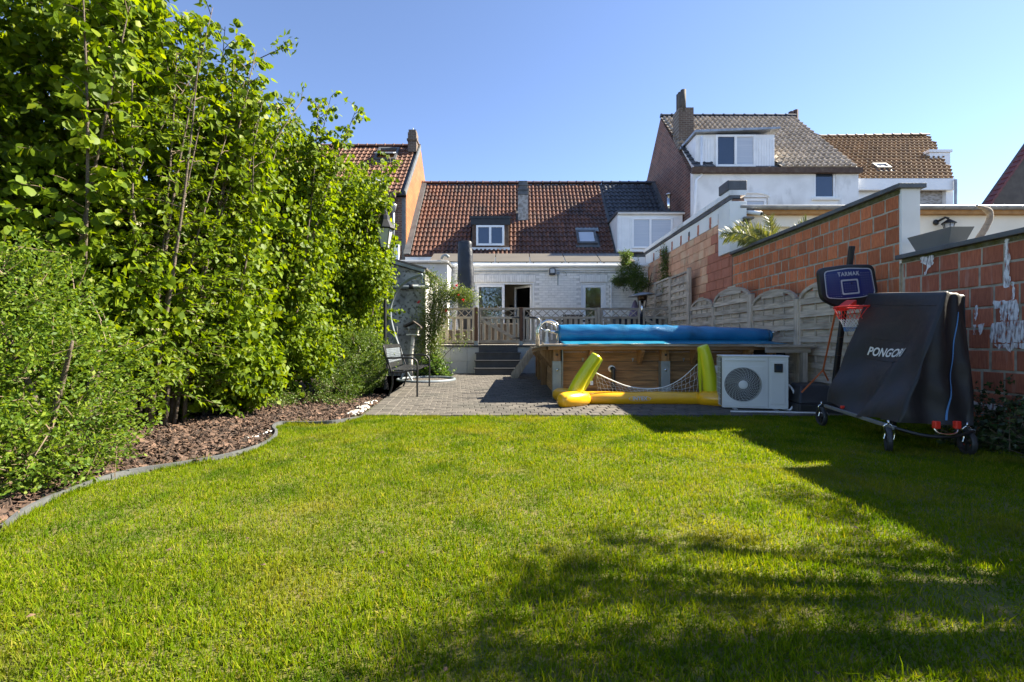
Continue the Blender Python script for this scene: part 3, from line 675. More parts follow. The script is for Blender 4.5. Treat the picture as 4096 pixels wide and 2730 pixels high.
def door_frame(h, m=M['pvc']):
    mb = MB(); f = .055
    mb.box(h[0], h[0] + f, HY + .03, HY + .12, h[2], h[3]).box(h[1] - f, h[1], HY + .03, HY + .12, h[2], h[3]).box(h[0] + f, h[1] - f, HY + .03, HY + .12, h[3] - f, h[3])
    return mb.build('door_frame', m, house, bevel=.005)
door_frame(D1); door_frame(D2)
door_leaf(house, (hx(1905), HY + .06), (hx(2018), HY + .06), TERR_Z + .02, hz(1131) - .06, .085, 'fixed_door_leaf')
door_leaf(house, (.10, HY + .82), (.66, HY + .12), TERR_Z + .02, hz(1131) - .06, .07, 'open_door_leaf')
door_leaf(house, (hx(2331), HY + .07), (hx(2417), HY + .07), TERR_Z + .02, hz(1131) - .06, .10, 'side_door_leaf')
# the room behind
mb = MB(); mb.box(-2.6, 4.4, 18.4, 18.5, .6, 3.3).box(-2.7, -2.6, HY + .26, 18.4, .6, 3.3).box(4.4, 4.47, HY + .26, 18.4, .6, 3.3).box(-2.6, 4.4, HY + .26, 18.4, 3.2, 3.29)
mb.build('room_wall', M['wallint'], house)
MB().box(-2.6, 4.4, HY + .252, 18.4, TERR_Z - .06, TERR_Z - .004).build('room_floor', M['pinewood'], house)
MB().box(-.1, .9, 17.9, 18.35, TERR_Z, 2.3).build('cupboard', M['woodint'], house)
ch = thing('chandelier', 'black chandelier with five orange shades seen through the patio door', 'chandelier', (-.72, 16.2, 1.92))
c0 = Vector((-.72, 16.2, 1.93)); MB().tube([c0 + Vector((0, 0, 1.25)), c0], .008, 6).build('rod', M['black'], ch); MB().ell(c0, .035, .035, .09).build('hub', M['black'], ch, smooth=True)
for k in range(6):
    a = k * math.pi / 3 + .2; d = Vector((math.cos(a), math.sin(a), 0))
    MB().tube(smoothpath([c0, c0 + d * .16 + Vector((0, 0, -.10)), c0 + d * .30 + Vector((0, 0, -.06)), c0 + d * .32 + Vector((0, 0, .06))], 4), .008, 6).build('arm', M['black'], ch)
    MB().lathe([(.095, 0), (.055, .13)], c0 + d * .32 + Vector((0, 0, .08)), 12).build('lamp_shade', M['shade'], ch, smooth=True)
# facade fittings
for px_, lab in ((2208, 'left of two grey floodlights under the gutter'), (2492, 'right of two grey floodlights, beside the climbing shrub')):
    t = thing('floodlight', lab, 'floodlight', (hx(px_), HY - .1, hz(1090)), 'floodlights under the gutter'); xc = hx(px_); zc = hz(1090)
    MB().box(xc - .10, xc + .10, HY - .17, HY - .05, zc - .11, zc + .11).build('housing', M['darkplastic'], t, bevel=.02)
    MB().box(xc - .075, xc + .075, HY - .182, HY - .169, zc - .05, zc + .09).build('lamp_glass', M['lampglass'], t, bevel=.01)
    MB().box(xc - .04, xc + .04, HY - .05, HY - .002, zc - .04, zc + .04).build('bracket', M['darkplastic'], t)
zc = hz(1089)
cb = MB().tube([(hx(1895), HY - .03, zc), (hx(2190), HY - .03, zc + .005)], .011, 6).tube([(hx(2225), HY - .03, zc), (hx(2480), HY - .03, zc - .03)], .009, 6).tube([(hx(2231), HY - .03, zc - .08), (hx(2231), HY - .03, hz(1142))], .014, 6).tube([(hx(2240), HY - .03, zc), (hx(2258), HY - .04, zc), (hx(2264), HY - .04, zc - .04), (hx(2264), HY - .04, zc - .13)], .009, 6)
cb.box(hx(2226), hx(2237), HY - .06, HY - .017, zc - .09, zc + .0); cb.build('wall_conduit', M['galv'], house)
MB().tube([(hx(2444), HY - .05, TERR_Z), (hx(2444), HY - .05, hz(1106))], .022, 8).build('downpipe', M['pvc'], house)

# main roof: eave to ridge
EV = Vector((-4.42, 18.72, 4.40)); RD = Vector((-4.42, 22.40, 8.62)); us = Vector((1, 0, 0)); ss = (RD - EV); SL = ss.length; ss.normalize(); ns_ = us.cross(ss)
_d = Vector((0, 0, -.03))
roof = MB().prism([EV + _d, RD + _d, Vector((-4.42, 26.1, 4.37))], (11.42, 0, 0)).build('roof', M['zincdark'], house)
def roofhit(x, y):
    d = W(x, y, 1) - Vector((0, 0, EYE)); t = (EV - Vector((0, 0, EYE))).dot(ns_) / d.dot(ns_); return Vector((0, 0, EYE)) + d * t
RED_W = 4.42 + 4.40
def keep_red(a, b):
    if a > RED_W: return False
    X = EV.x + a; zz = EV.z + b * ss.z
    if -1.70 < X < -.10 and 4.78 < zz < 5.95: return False          # dormer
    if .22 < X < .76 and 6.45 < zz < 7.1: return False
    p0, p1 = roofhit(2312, 985), roofhit(2384, 930)
    if p0.x < X < p1.x and p0.z < zz < p1.z: return False
    return True
tiled(roof, EV, us, ss, int(RED_W / .177), int(SL / .322), .177, .322, 'tilered', keep_red, 300, .6, .05)
def keep_slate(a, b): return not (EV.z + b * ss.z < 6.15)
tiled(roof, EV + us * RED_W, us, ss, int((11.42 - RED_W) / .21), int(SL / .322), .21, .322, 'tileslate', keep_slate, 120, .6, .05)
ridge(roof, (-4.40, 22.38, 8.66), (4.40, 22.38, 8.66), M['tilered'], .42, .13); ridge(roof, (4.42, 22.38, 8.66), (7.0, 22.38, 8.66), M['tileslate'], .42, .13)
MB().obox(EV + ss * SL / 2 + us * 11.36 + ns_ * .06, (.16, SL, .12), Matrix((us, ss, ns_)).transposed()).build('verge', M['zincdark'], roof)
MB().obox(EV + ss * SL / 2 + us * .10 + ns_ * .07, (.26, SL, .10), Matrix((us, ss, ns_)).transposed()).build('lead_flashing', M['zincdark'], roof)
skylight(roof, EV, us, ss, 2310, 2380, 934, 980, M['blindpane'], .10)
MB().obox(roofhit(2347, 925) + ns_ * .06, (1.0, .25, .05), Matrix((us, ss, ns_)).transposed()).build('lead_apron', M['galv'], roof)
# chimney on the slope
chm = MB().box(.27, .72, 20.3, 20.8, 6.3, 7.42).build('chimney', mat('whitewashed_chimney', (.42, .40, .37), .9, (.22, .20, .18), 7, lo=.4, hi=.6, det=9, bump=.6, bs=20), roof)
MB().box(.26, .73, 20.28, 20.82, 7.43, 7.62).box(.235, .755, 20.25, 20.85, 7.625, 7.70).box(.30, .69, 20.32, 20.78, 7.705, 8.06).box(.27, .72, 20.29, 20.81, 7.84, 7.90).build('chimney_cap', M['zincdark'], roof, bevel=.01)
# small window dormer
dm = MB().box(-1.66, -.13, 19.0, 20.2, 4.79, 5.98).build('dormer', M['brownfascia'], roof)
MB().box(-1.74, -.05, 18.9, 20.3, 5.985, 6.10).box(-1.72, -.07, 18.93, 18.995, 5.74, 5.98).build('dormer_lintel', M['black'], roof)
MB().box(-1.70, -.09, 18.9, 18.996, 4.68, 4.79).build('dormer_sill', M['render_old'], roof)
window(roof, W(1905, 0, 18.99).x, W(2017, 0, 18.99).x, W(0, 984, 18.99).z, W(0, 903, 18.99).z, 18.998, [(0, .5, 'darkpane'), (.5, 1, 'darkpane')], .085, sub=roof)
# wide white dormer
dx0, dx1, dz0, dz1 = 4.33, 6.98, 4.56, 6.12
wd = MB().box(dx0, dx1, 18.62, 20.6, dz0, dz1).build('white_dormer', M['pvc'], house)
nb = 9
for i in range(5): MB().box(dx0 + .02 + i * .115, dx0 + .125 + i * .115, 18.60, 18.619, dz0 + .02, dz1 - .16).build('cladding_board', M['pvc'], wd, bevel=.006)
for i in range(6): MB().box(6.42 + i * .092, 6.505 + i * .092, 18.60, 18.619, dz0 + .02, dz1 - .16).build('cladding_board', M['pvc'], wd, bevel=.006)
for i in range(8): MB().box(dx0 - .018, dx0 - .001, 18.64 + i * .12, 18.75 + i * .12, dz0 + .02 + max(0, (i * .12 - .05)) * 1.14, dz1 - .1).build('cladding_board', M['pvc'], wd)
MB().box(dx0 - .08, dx1 + .02, 18.5, 20.7, dz1 + .001, dz1 + .07).build('dormer_roof', M['zincdark'], wd)
gutter(wd, dx0 - .02, dx1 + .05, 18.52, dz1 - .01, M['pvc'], .055, 5, 'dormer_gutter')
window(house, W(2527, 0, 18.6).x, W(2690, 0, 18.6).x, dz0 + .12, dz1 - .19, 18.615, [(0, .45, 'blindpane'), (.45, 1, 'blindpane')], .075)
MB().tube([(6.55, 19.0, 6.2), (6.55, 19.0, 7.0)], .085, 12).lathe([(.14, 7.0), (.14, 7.03), (.02, 7.10)], (6.55, 19, 0), 12).build('flue_pipe', M['steel'], house, smooth=True)
MB().box(-4.40, 6.98, 18.74, 18.9, 0, 4.36).build('rear_wall', M['render_old'], house)

# ================================================================ WHITE ANNEX AND STAINED SHED ON THE LEFT
anx = thing('white_annex', 'low white rendered annex with white gutter left of the patio door', 'annex', (-3.4, 13.95, 0))
AZ_ = 3.28
MB().box(-5.4, -1.98, 13.95, 14.98, 0, AZ_).box(-5.4, -1.979, 14.981, 18.7, 0, AZ_).build('wall', M['render_old'], anx)
MB().box(-5.5, -1.93, 13.90, 18.7, AZ_ + .001, AZ_ + .08).build('roof', M['zincdark'], anx)
gutter(anx, W(1536, 0, 13.85).x, W(1793, 0, 13.85).x, 13.84, AZ_ + .06, M['pvc'], .06, 5)
MB().tube(smoothpath([W(1795, 1030, 13.75), W(1785, 1022, 13.75), W(1772, 1026, 13.78), W(1768, 1038, 13.82)], 4), .045, 8).build('pipe_elbow', M['galv'], anx, smooth=True)
shed = thing('stained_shed', 'old shed with grey stained walls and a sloping roof edge behind the bench', 'shed', (-3.3, 11.8, 0))
sa, sb = W(1700, 1096, 11.8), W(1400, 1009, 11.8)
mb = MB().prism([(sb.x, 11.8, 0), (sa.x, 11.8, 0), (sa.x, 11.8, sa.z), (sb.x, 11.8, sb.z)], (0, 2.1, 0)); mb.build('wall', M['stonewall'], shed)
mb = MB().box(sa.x + .001, sa.x + .02, 11.81, 12.38, 0, sa.z - .2).build('sunlit_side_strip', M['render'], shed)  # white strip paints the sunlight on the shed's right side
d = (sa - sb).normalized()
MB().bar(sb + Vector((0, -.02, .06)), sa + Vector((.0, -.02, .06)), .16, .075, (0, 0, 1)).build('roof_edge', M['zinc'], shed)
MB().prism([(sb.x, 11.75, sb.z + .10), (sa.x + .05, 11.75, sa.z + .10), (sa.x + .05, 11.75, sa.z + .15), (sb.x, 11.75, sb.z + .15)], (0, 2.1, 0)).build('roof', M['paver'], shed)
MB().tube([W(1380, 1148, 11.7), W(1715, 1148, 11.7)], .055, 10).build('drain_pipe', M['greytube'], shed, smooth=True)
MB().tube([W(1637, 1148, 11.7), W(1655, 1147.5, 11.7)], .062, 10).build('pipe_collar', M['black'], shed, smooth=True)
MB().tube([W(1724, 1150, 11.75), W(1727, 1122, 11.75)], .05, 10).build('pipe_riser', M['galv'], shed, smooth=True)
MB().prism([W(1713, 1106, 11.66), W(1736, 1115, 11.66), W(1732, 1126, 11.66), W(1720, 1124, 11.66)], (0, .15, 0)).build('hopper', M['galv'], shed)

# ================================================================ LEFT NEIGHBOUR HOUSE
M['darkbrick'] = brickmat('dark_brown_brick', (.15, .07, .045), (.09, .045, .032), (.20, .18, .15), .22, .075, 'x')
M['orangebrick'] = brickmat('orange_gable_cladding', (.36, .125, .036), (.29, .10, .03), (.18, .075, .03), .34, .12, 'y', ms=.012)
M['gablebrick'] = brickmat('weathered_red_brick', (.20, .078, .052), (.10, .045, .036), (.25, .19, .155), .34, .115, 'y', ms=.014)
M['chimneybrick'] = brickmat('chimney_brick', (.13, .085, .06), (.085, .055, .042), (.19, .17, .14), .22, .08, 'x')
lh = thing('left_neighbour_house', 'dark brick house with orange gable and brown tiled roof behind the hedge', 'house', (-8, 19, 0))
LX = -4.43; LE, LR = 19.0, 22.0; lez, lrz = 7.15, 10.30
MB().box(-13, LX - .01, LE, 25, 0, lez - .25).build('wall', M['darkbrick'], lh)
MB().prism([(LX - .009, LE + .02, 0), (LX - .009, 25.0, 0), (LX - .009, 25.0, lez), (LX - .009, LR, lrz - .06), (LX - .009, LE + .02, lez - .1)], (.02, 0, 0)).build('gable', M['orangebrick'], lh)
le = Vector((-13, LE - .15, lez - .12)); lr = Vector((-13, LR, lrz)); lss = (lr - le); LSL = lss.length; lss.normalize(); lns = us.cross(lss)
lroof = MB().prism([le + Vector((0, .04, -.05)), lr + Vector((0, 0, -.05)), Vector((-13, 25.2, lez - .2))], (13 + LX - .03, 0, 0)).build('roof', M['zincdark'], lh)
tiled(lroof, le, us, lss, int((13 + LX) / .215), int(LSL / .335), .2145, .335, 'tileleft', lambda a, b: a > 2.2, 300, .4, .03)
ridge(lroof, (-12.6, LR, lrz + .03), (LX, LR, lrz + .03), M['tileleft'], .42, .12)
MB().obox(le + lss * LSL / 2 + us * (13 + LX + .0) + lns * .0, (.06, LSL, .2), Matrix((us, lss, lns)).transposed()).build('verge', M['coping'], lroof)
skylight(lroof, le, us, lss, 1512, 1588, 603, 645, M['blindpane'], .10, 1)
skylight(lroof, le, us, lss, 1490, 1545, 718, 748, M['blindpane'], .10)
c_ = W(1652, 585, 21.6)
MB().box(c_.x - .20, c_.x + .20, 21.4, 21.85, 9.8, 10.72).box(c_.x - .24, c_.x + .24, 21.36, 21.89, 10.33, 10.42).box(c_.x - .17, c_.x + .17, 21.43, 21.82, 10.73, 10.86).build('chimney', M['chimneybrick'], lroof)
MB().tube([(c_.x, 21.6, 10.86), (c_.x, 21.6, 11.0)], .025, 6).build('chimney_pot', M['galv'], lroof)
MB().box(-13, LX - .35, LE - .42, LE - .16, lez - .36, lez - .14).build('box_gutter', M['brownfascia'], lh)
dpx = W(1575, 0, 18.9).x
MB().tube([(dpx, 18.85, lez - .3), (dpx, 18.85, 4.6)], .055, 10).lathe([(.06, 6.2), (.14, 6.5), (.15, 6.55)], (dpx, 18.85, 0), 10).build('downpipe', M['zinc'], lh, smooth=True)
MB().box(W(1577, 0, 18.6).x, W(1597, 0, 18.6).x, 18.5, 18.7, 3.0, 4.95).build('white_duct', M['pvc'], lh)
MB().box(LX - .16, LX - .02, LE - .03, LE - .001, 3.0, lez - .3).build('corner_strip', M['coping'], lh)

# ================================================================ TALL WHITE HOUSE ON THE RIGHT
th_ = thing('tall_white_house', 'tall white rendered house with white box dormer and pale tiled roof', 'house', (10, 17.6, 0))
TX0, TX1, TY, TEZ, TRY, TRZ = 7.02, 13.4, 17.6, 7.60, 21.5, 11.5
tw = W(0, 683, TY).z; win = (W(3258, 0, TY).x, W(3343, 0, TY).x, W(0, 793, TY).z, tw); awin = (W(2945, 0, TY).x, W(3072, 0, TY).x, 4.6, W(0, 790, TY).z)
mb = MB(); walled(mb, TX0, TX1, 0, TEZ - .12, TY, TY + .3, [win, awin]); mb.build('wall', M['render_old'], th_)
MB().prism([(TX0, TY + .301, 0), (TX0, 25.4, 0), (TX0, 25.4, TEZ), (TX0, TRY, TRZ - .08), (TX0, TY + .301, TEZ - .1)], (.25, 0, 0)).build('gable', M['gablebrick'], th_)
te = Vector((TX0 - .05, TY - .12, TEZ - .02)); tr_ = Vector((TX0 - .05, TRY, TRZ)); tss = (tr_ - te); TSL = tss.length; tss.normalize(); tns = us.cross(tss)
_e = Vector((.32, 0, 0)); troof = MB().prism([te + _e + Vector((0, .05, -.05)), tr_ + _e + Vector((0, 0, -.05)), _e + Vector((te.x, 25.5, TEZ - .1))], (TX1 - TX0 - .27, 0, 0)).build('roof', M['zincdark'], th_)
ddx0, ddx1, ddz0, ddz1 = W(2785, 0, 17.75).x, W(3098, 0, 17.75).x, TEZ + .05, W(0, 527, 17.75).z
def keep_t(a, b):
    X = te.x + a; Z = te.z + b * tss.z; return not (ddx0 - .25 < X < ddx1 + .05 and Z < ddz1 - .05) and not (X < ddx0 and Z < 9.3 and b < 2.3)
tiled(troof, te, us, tss, int(6.43 / .222), int(TSL / .345), .222, .345, 'tilepale', keep_t, 300, .42, .07)
tiled(troof, te, us, tss, 3, 6, .28, .345, 'tileslate', None, 18, .3, .02)
ridge(troof, (TX0, TRY, TRZ + .03), (TX1 - .02, TRY, TRZ + .03), M['tileslate'], .5, .12)
MB().box(TX0 - .1, TX1 + .05, TY - .16, TY - .002, TEZ - .24, TEZ - .03).build('fascia', M['brownfascia'], th_)
td = MB().box(ddx0, ddx1, 17.75, 20.2, ddz0, ddz1 - .12).build('white_dormer', M['pvc'], th_)
wx0, wx1 = W(2862, 0, 17.7).x, W(3022, 0, 17.7).x
xx = ddx0 + .01
while xx < ddx1 - .05:
    if xx + .10 < wx0 or xx > wx1: MB().box(xx, min(xx + .098, ddx1 - .01), 17.728, 17.749, ddz0 + .02, ddz1 - .30).build('cladding_board', M['pvc'], td, bevel=.006)
    xx += .105
for i in range(16):
    yy = 17.77 + i * .105; MB().box(ddx0 - .02, ddx0 - .001, yy, yy + .097, max(ddz0, TEZ + (yy - TY) * 1.04), ddz1 - .15).build('cladding_board', M['pvc'], td)
MB().prism([(ddx0 - .12, 17.55, ddz1 - .11), (ddx1 + .12, 17.55, ddz1 + .02), (ddx1 + .12, 17.55, ddz1 + .10), (ddx0 - .12, 17.55, ddz1 - .02)], (0, 2.7, 0)).build('dormer_roof', M['zinc'], td)
window(th_, wx0, wx1, ddz0 + .03, W(0, 540, 17.7).z, 17.745, [(0, .5, 'darkpane'), (.5, 1, 'blindpane')], .085)
window(th_, win[0], win[1], win[2], win[3], TY + .10, [(0, 1, 'darkpane')], .07)
MB().box(win[0] - .12, win[1] + .12, TY - .10, TY + .02, win[2] - .10, win[2] - .001).build('sill', M['render'], th_, bevel=.01)
window(th_, awin[0] + .02, awin[1] - .02, awin[2], awin[3] - .02, TY + .12, [(0, .3, 'blindpane'), (.3, 1, 'blindpane')], .10)
na = 12; acx = (awin[0] + awin[1]) / 2; ar = (awin[1] - awin[0]) / 2 + .05
MB().tube([(acx + math.cos(math.pi * k / na) * ar, TY - .01, awin[3] + math.sin(math.pi * k / na) * .16 + .0) for k in range(na + 1)], .04, 6).build('window_arch', M['render'], th_)
dp = W(2798, 0, 17.45).x
MB().tube([(ddx0 + .14, 17.6, ddz1 - .25), (ddx0 + .14, 17.6, TEZ - .3), (W(2785, 0, 17.5).x, 17.5, TEZ - .5), (W(2770, 0, 17.5).x, 17.5, 4.0)], .05, 8).build('downpipe', M['pvc'], th_, smooth=True)
tc = W(2732, 470, 19.6)
MB().box(tc.x - .33, tc.x + .30, 19.2, 19.9, 8.6, W(0, 440, 19.4).z).build('chimney', M['chimneybrick'], troof)
for k, (a, yy, b) in enumerate(((2733, 19.3, 362), (2722, 19.5, 372), (2716, 19.75, 380))):
    q = W(a, b, yy); MB().tube([(q.x, yy, 10.6), (q.x, yy, q.z)], .12, 8).build('chimney_pot', M['paver'], troof, smooth=True)
q = W(3178, 455, 21.6); MB().tube([(q.x - .1, 21.7, 11.4), (q.x - .1, 21.7, 11.82)], .12, 8).tube([(q.x + .12, 21.7, 11.4), (q.x + .12, 21.7, 11.9)], .12, 8).build('ridge_vent', M['tilered'], troof)

# ================================================================ TAN ROOFED HOUSE, FAR GABLE
t2 = thing('tan_roof_house', 'tan tiled house with white eave boards right of the tall white house', 'house', (16, 17.9, 0))
e0, e1, r0, r1 = W(3400, 716, 17.9), W(3808, 713, 17.9), W(3290, 552, 21.2), W(3712, 545, 21.2)
n2 = (e1 - e0).cross(r0 - e0).normalized()
t2r = MB().prism([e0 + Vector((-1.2, .05, -.06)), e1 + Vector((0, .05, -.06)), r1 + Vector((0, .05, -.06)), r0 + Vector((-.5, .05, -.06))], (0, .02, -.25)).build('roof', M['zincdark'], t2)
s2 = Vector((0, (r0 - e0).y, (r0 - e0).z)); S2L = s2.length; s2n = s2.normalized()
tiled(t2r, Vector((13.2, e0.y, e0.z)), us, s2n, 30, int(S2L / .335) + 1, .205, .335, 'tiletan', lambda a, b: 13.2 + a < e1.x + (r1.x - e1.x) * b / S2L, 300, .42, .06)
ridge(t2r, (13.4, r0.y, r0.z + .03), (r1.x, r1.y, r1.z + .03), M['tiletan'], .42, .12)
MB().box(13.45, e1.x + .02, 17.78, 17.9, e0.z - .47, e0.z - .03).build('eave_board', M['pvc'], t2)
MB().box(13.42, W(3570, 0, 18.2).x, 18.05, 18.25, 0, e0.z - .06).build('white_wall', M['pvc'], t2)
MB().box(W(3571, 0, 18.1).x, e1.x - .2, 18.1, 18.3, 0, e0.z - .06).build('old_board_wall', M['timber_old'], t2)
MB().box(e1.x - .19, e1.x + .1, 17.95, 18.2, 0, e0.z - .05).build('corner_board', M['pvc'], t2)
MB().tube([(e1.x - .05, 17.7, e0.z - .1), (e1.x - .05, 17.7, 4.5)], .05, 8).build('downpipe', M['zinc'], t2)
d0, d1_ = W(3700, 606, 19.4), W(3792, 712, 19.4); MB().box(d0.x + .1, d1_.x, 19.3, 19.9, d1_.z, d0.z - .10).build('white_dormer', M['pvc'], t2); MB().box(d0.x + .05, d1_.x + .05, 19.25, 19.95, d0.z - .09, d0.z + .02).build('dormer_roof', M['pvc'], t2)
skylight(t2r, e0, us, s2n, 3496, 3545, 668, 682, M['blindpane'], .08)
g2 = thing('far_dark_gable', 'dark rendered gable with red verge at the right edge of the sky', 'house', (26, 22, 0))
a_, b_ = W(3950, 830, 22), W(4300, 330, 22); c2_ = W(4300, 850, 22)
bx2 = 2 * b_.x - a_.x
MB().prism([(a_.x, 22, 0), (bx2, 22, 0), (bx2, 22, a_.z), (b_.x, 22, b_.z), (a_.x, 22, a_.z)], (0, .5, 0)).build('gable_wall', mat('dark_render', (.11, .095, .08), .9, (.085, .072, .062), 3), g2)
dv = (b_ - a_); nv = int(dv.length / .33)
vm = MB().obox((0, 0, 0), (.34, .34, .09), Matrix((dv.normalized(), Vector((0, 1, 0)), dv.normalized().cross(Vector((0, 1, 0))))).transposed()).mesh('verge_tile', M['red'])
vm = MB().prism([(-.17, -.1, -.03), (.17, -.1, -.06), (.17, -.1, .04), (-.17, -.1, .07)], (0, .35, 0)).mesh('verge_tile', mat('red_verge_tile', (.16, .035, .028), .6, (.12, .028, .024), 5))
ang = math.atan2(dv.z, dv.x)
for i in range(nv):
    q = a_ + dv * (i + .5) / nv + Vector((0, 0, .03)); piece('verge_tile', vm, g2, q, rot=(0, -ang, 0)); piece('verge_tile', vm, g2, (2 * b_.x - q.x, q.y, q.z), rot=(0, ang, 0))

# ================================================================ CREAM ANNEX BEHIND THE WALL
CY = 9.5
ca = thing('cream_annex', 'cream rendered low building with zinc gutter behind the garden wall', 'annex', (9, CY, 0))
cz = W(0, 836, CY).z
cwin = (W(3090, 0, CY).x, W(3160, 0, CY).x, 1.9, W(0, 907, CY).z)
mb = MB(); walled(mb, 4.79, 15, 0, cz - .12, CY, CY + .3, [cwin]); mb.build('wall', M['cream'], ca)
MB().box(cwin[0], cwin[1], CY + .1, CY + .15, cwin[2], cwin[3]).build('window', M['cream'], ca)
MB().box(4.44, 4.79, CY - .215, CY + .3, 2.72, W(0, 812, CY - .1).z).build('end_pier', M['render'], ca, bevel=.008)
MB().box(4.72, 15, CY - .13, CY - .002, cz - .14, cz - .06).build('soffit', M['pinewood'], ca)
MB().box(4.6, 15, CY - .05, 13, cz - .05, cz + .06).build('flat_roof', M['zincdark'], ca)
gutter(ca, 4.66, 14.9, CY - .17, cz + .0, M['zinc'], .065, 16)
for (x_, y_, lab) in ((2975, 893, 'black lantern on the cream wall above the palm'), (3795, 893, 'black lantern on the cream wall behind the grey planter')):
    c = W(x_, y_, CY - .17); t = thing('wall_lantern', lab, 'wall lamp', c, 'lanterns on the cream wall')
    MB().lathe([(.02, .08), (.05, .055), (.12, .0), (.125, -.012)], c, 14).build('cap', M['black'], t, smooth=True)
    MB().lathe([(.06, -.15), (.09, -.013)], c, 10).build('lamp_glass', M['lampglass'], t, smooth=True)
    for k in range(6): a = k * math.pi / 3; MB().tube([c + Vector((math.cos(a) * .095, math.sin(a) * .095, -.013)), c + Vector((math.cos(a) * .065, math.sin(a) * .065, -.165))], .006, 4).build('bar', M['black'], t)
    MB().tube([c + Vector((-.12, .16, .05)), c + Vector((-.05, .02, .12)), c + Vector((0, 0, .09))], .025, 8).ell(c + Vector((-.12, .15, .05)), .06, .03, .06).build('arm', M['black'], t, smooth=True)
c = W(3005, 852, CY - .25); t = thing('security_camera', 'white bullet camera under the zinc gutter', 'camera', c)
MB().tube([c + Vector((.12, .22, .1)), c + Vector((.0, .15, .05))], .03, 8).build('mount', M['pvc'], t); MB().tube([c + Vector((-.04, .1, .05)), c + Vector((.14, -.12, -.05))], .042, 12).build('body', M['pvc'], t, smooth=True); MB().tube([c + Vector((.14, -.12, -.05)), c + Vector((.155, -.14, -.06))], .038, 12).build('lens', M['black'], t)
c = W(2962, 858, CY - .1); t = thing('motion_light', 'small white sensor lamp beside the bullet camera', 'wall lamp', c)
MB().box(c.x - .09, c.x + .07, CY - .06, CY - .002, c.z - .07, c.z + .09).build('box', M['pvc'], t, bevel=.01); MB().box(c.x - .02, c.x + .20, CY - .28, CY - .07, c.z - .14, c.z - .09).build('lamp_head', M['planter'], t, bevel=.02)

# ================================================================ GARDEN WALL ON THE RIGHT
WX = 4.5
def block_mesh(name, w, h, m, b=.006, proud=.0):
    y, z = w / 2, h / 2
    return MB().add([(.05, -y, -z), (.05, y, -z), (.05, y, z), (.05, -y, z), (b, -y, -z), (b, y, -z), (b, y, z), (b, -y, z), (0, -y + b, -z + b), (0, y - b, -z + b), (0, y - b, z - b), (0, -y + b, z - b)],
                    [(11, 10, 9, 8), (8, 9, 5, 4), (9, 10, 6, 5), (10, 11, 7, 6), (11, 8, 4, 7), (4, 5, 1, 0), (5, 6, 2, 1), (6, 7, 3, 2), (7, 4, 0, 3)]).mesh(name, m)
def blocks(parent, y0, y1, z0, z1, ch_, lens, mats, joint=.022, skip=None, limit=300, x=WX, seed=3):
    rr = random.Random(seed); meshes = {}; lst = []
    z = z0; r = 0
    while z < z1 - .03:
        h = min(ch_, z1 - z); y = y0 - rr.uniform(0, lens[0])
        while y < y1:
            L = rr.choice(lens); a, b = max(y, y0), min(y + L, y1); y += L
            if b - a < .04: continue
            c = Vector((x, (a + b) / 2, z + h / 2)); m = mats(c.y, c.z, rr)
            if m is None or (skip and skip(c.y, c.z)): continue
            lst.append((c.length, m, round(b - a - joint, 3), round(h - joint, 3), c))
        z += ch_; r += 1
    lst.sort(key=lambda q: q[0]); rest = {}
    for i, (_, m, w, h, c) in enumerate(lst):
        k = (m, w, h)
        if k not in meshes: meshes[k] = block_mesh('brick', w, h, M[m])
        piece('brick', meshes[k], parent, c + Vector((rr.uniform(-.006, .004), 0, 0)), rot=(rr.gauss(0, .006), rr.gauss(0, .012), rr.gauss(0, .012)))
    return len(lst)
PY = 5.28; ULT = 2.64
uw = thing('upper_garden_wall', 'tall wall of red hollow clay blocks under a grey stone coping', 'wall', (WX, 7.3, 0))
MB().box(WX + .008, WX + .20, PY + .01, 9.29, 0, ULT).build('mortar_core', M['mortar'], uw)
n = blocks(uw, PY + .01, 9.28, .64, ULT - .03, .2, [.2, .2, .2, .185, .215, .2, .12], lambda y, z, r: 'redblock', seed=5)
MB().box(WX - .06, WX + .26, PY - .06, 9.30, ULT + .022, ULT + .075).build('coping', M['coping'], uw, bevel=.004)
MB().box(WX - .002, WX + .19, PY + .0, 9.29, ULT - .03, ULT + .021).build('mortar_bed', M['moss'], uw)
MB().box(WX + .002, WX + .215, PY - .022, PY + .009, 1.80, ULT + .02).build('end_render', M['render'], uw)
LWT = 1.82
lw = thing('lower_garden_wall', 'lower dark red block wall with white paint runs at the right edge', 'wall', (WX, 3, 0))
MB().box(WX + .008, WX + .20, .2, PY - .024, 0, LWT).build('mortar_core', M['mortar'], lw)
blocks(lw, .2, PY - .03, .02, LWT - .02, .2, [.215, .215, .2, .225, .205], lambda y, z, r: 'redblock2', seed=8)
MB().box(WX - .06, WX + .28, .2, PY + .0, LWT + .022, LWT + .07).build('coping', M['coping'], lw, bevel=.004)
MB().box(WX - .001, WX + .19, .2, PY - .026, LWT - .02, LWT + .021).build('mortar_bed', M['moss'], lw)
MB().box(WX + .014, WX + .20, -.6, 3.88, LWT + .072, 2.22).build('mortar_core', M['mortar'], lw)  # higher part out of view, added to lengthen the wall's shadow
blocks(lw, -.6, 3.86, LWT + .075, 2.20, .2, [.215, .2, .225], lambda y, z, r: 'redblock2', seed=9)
MB().box(WX - .06, WX + .28, -.6, 3.90, 2.222, 2.27).build('coping', M['coping'], lw, bevel=.004)
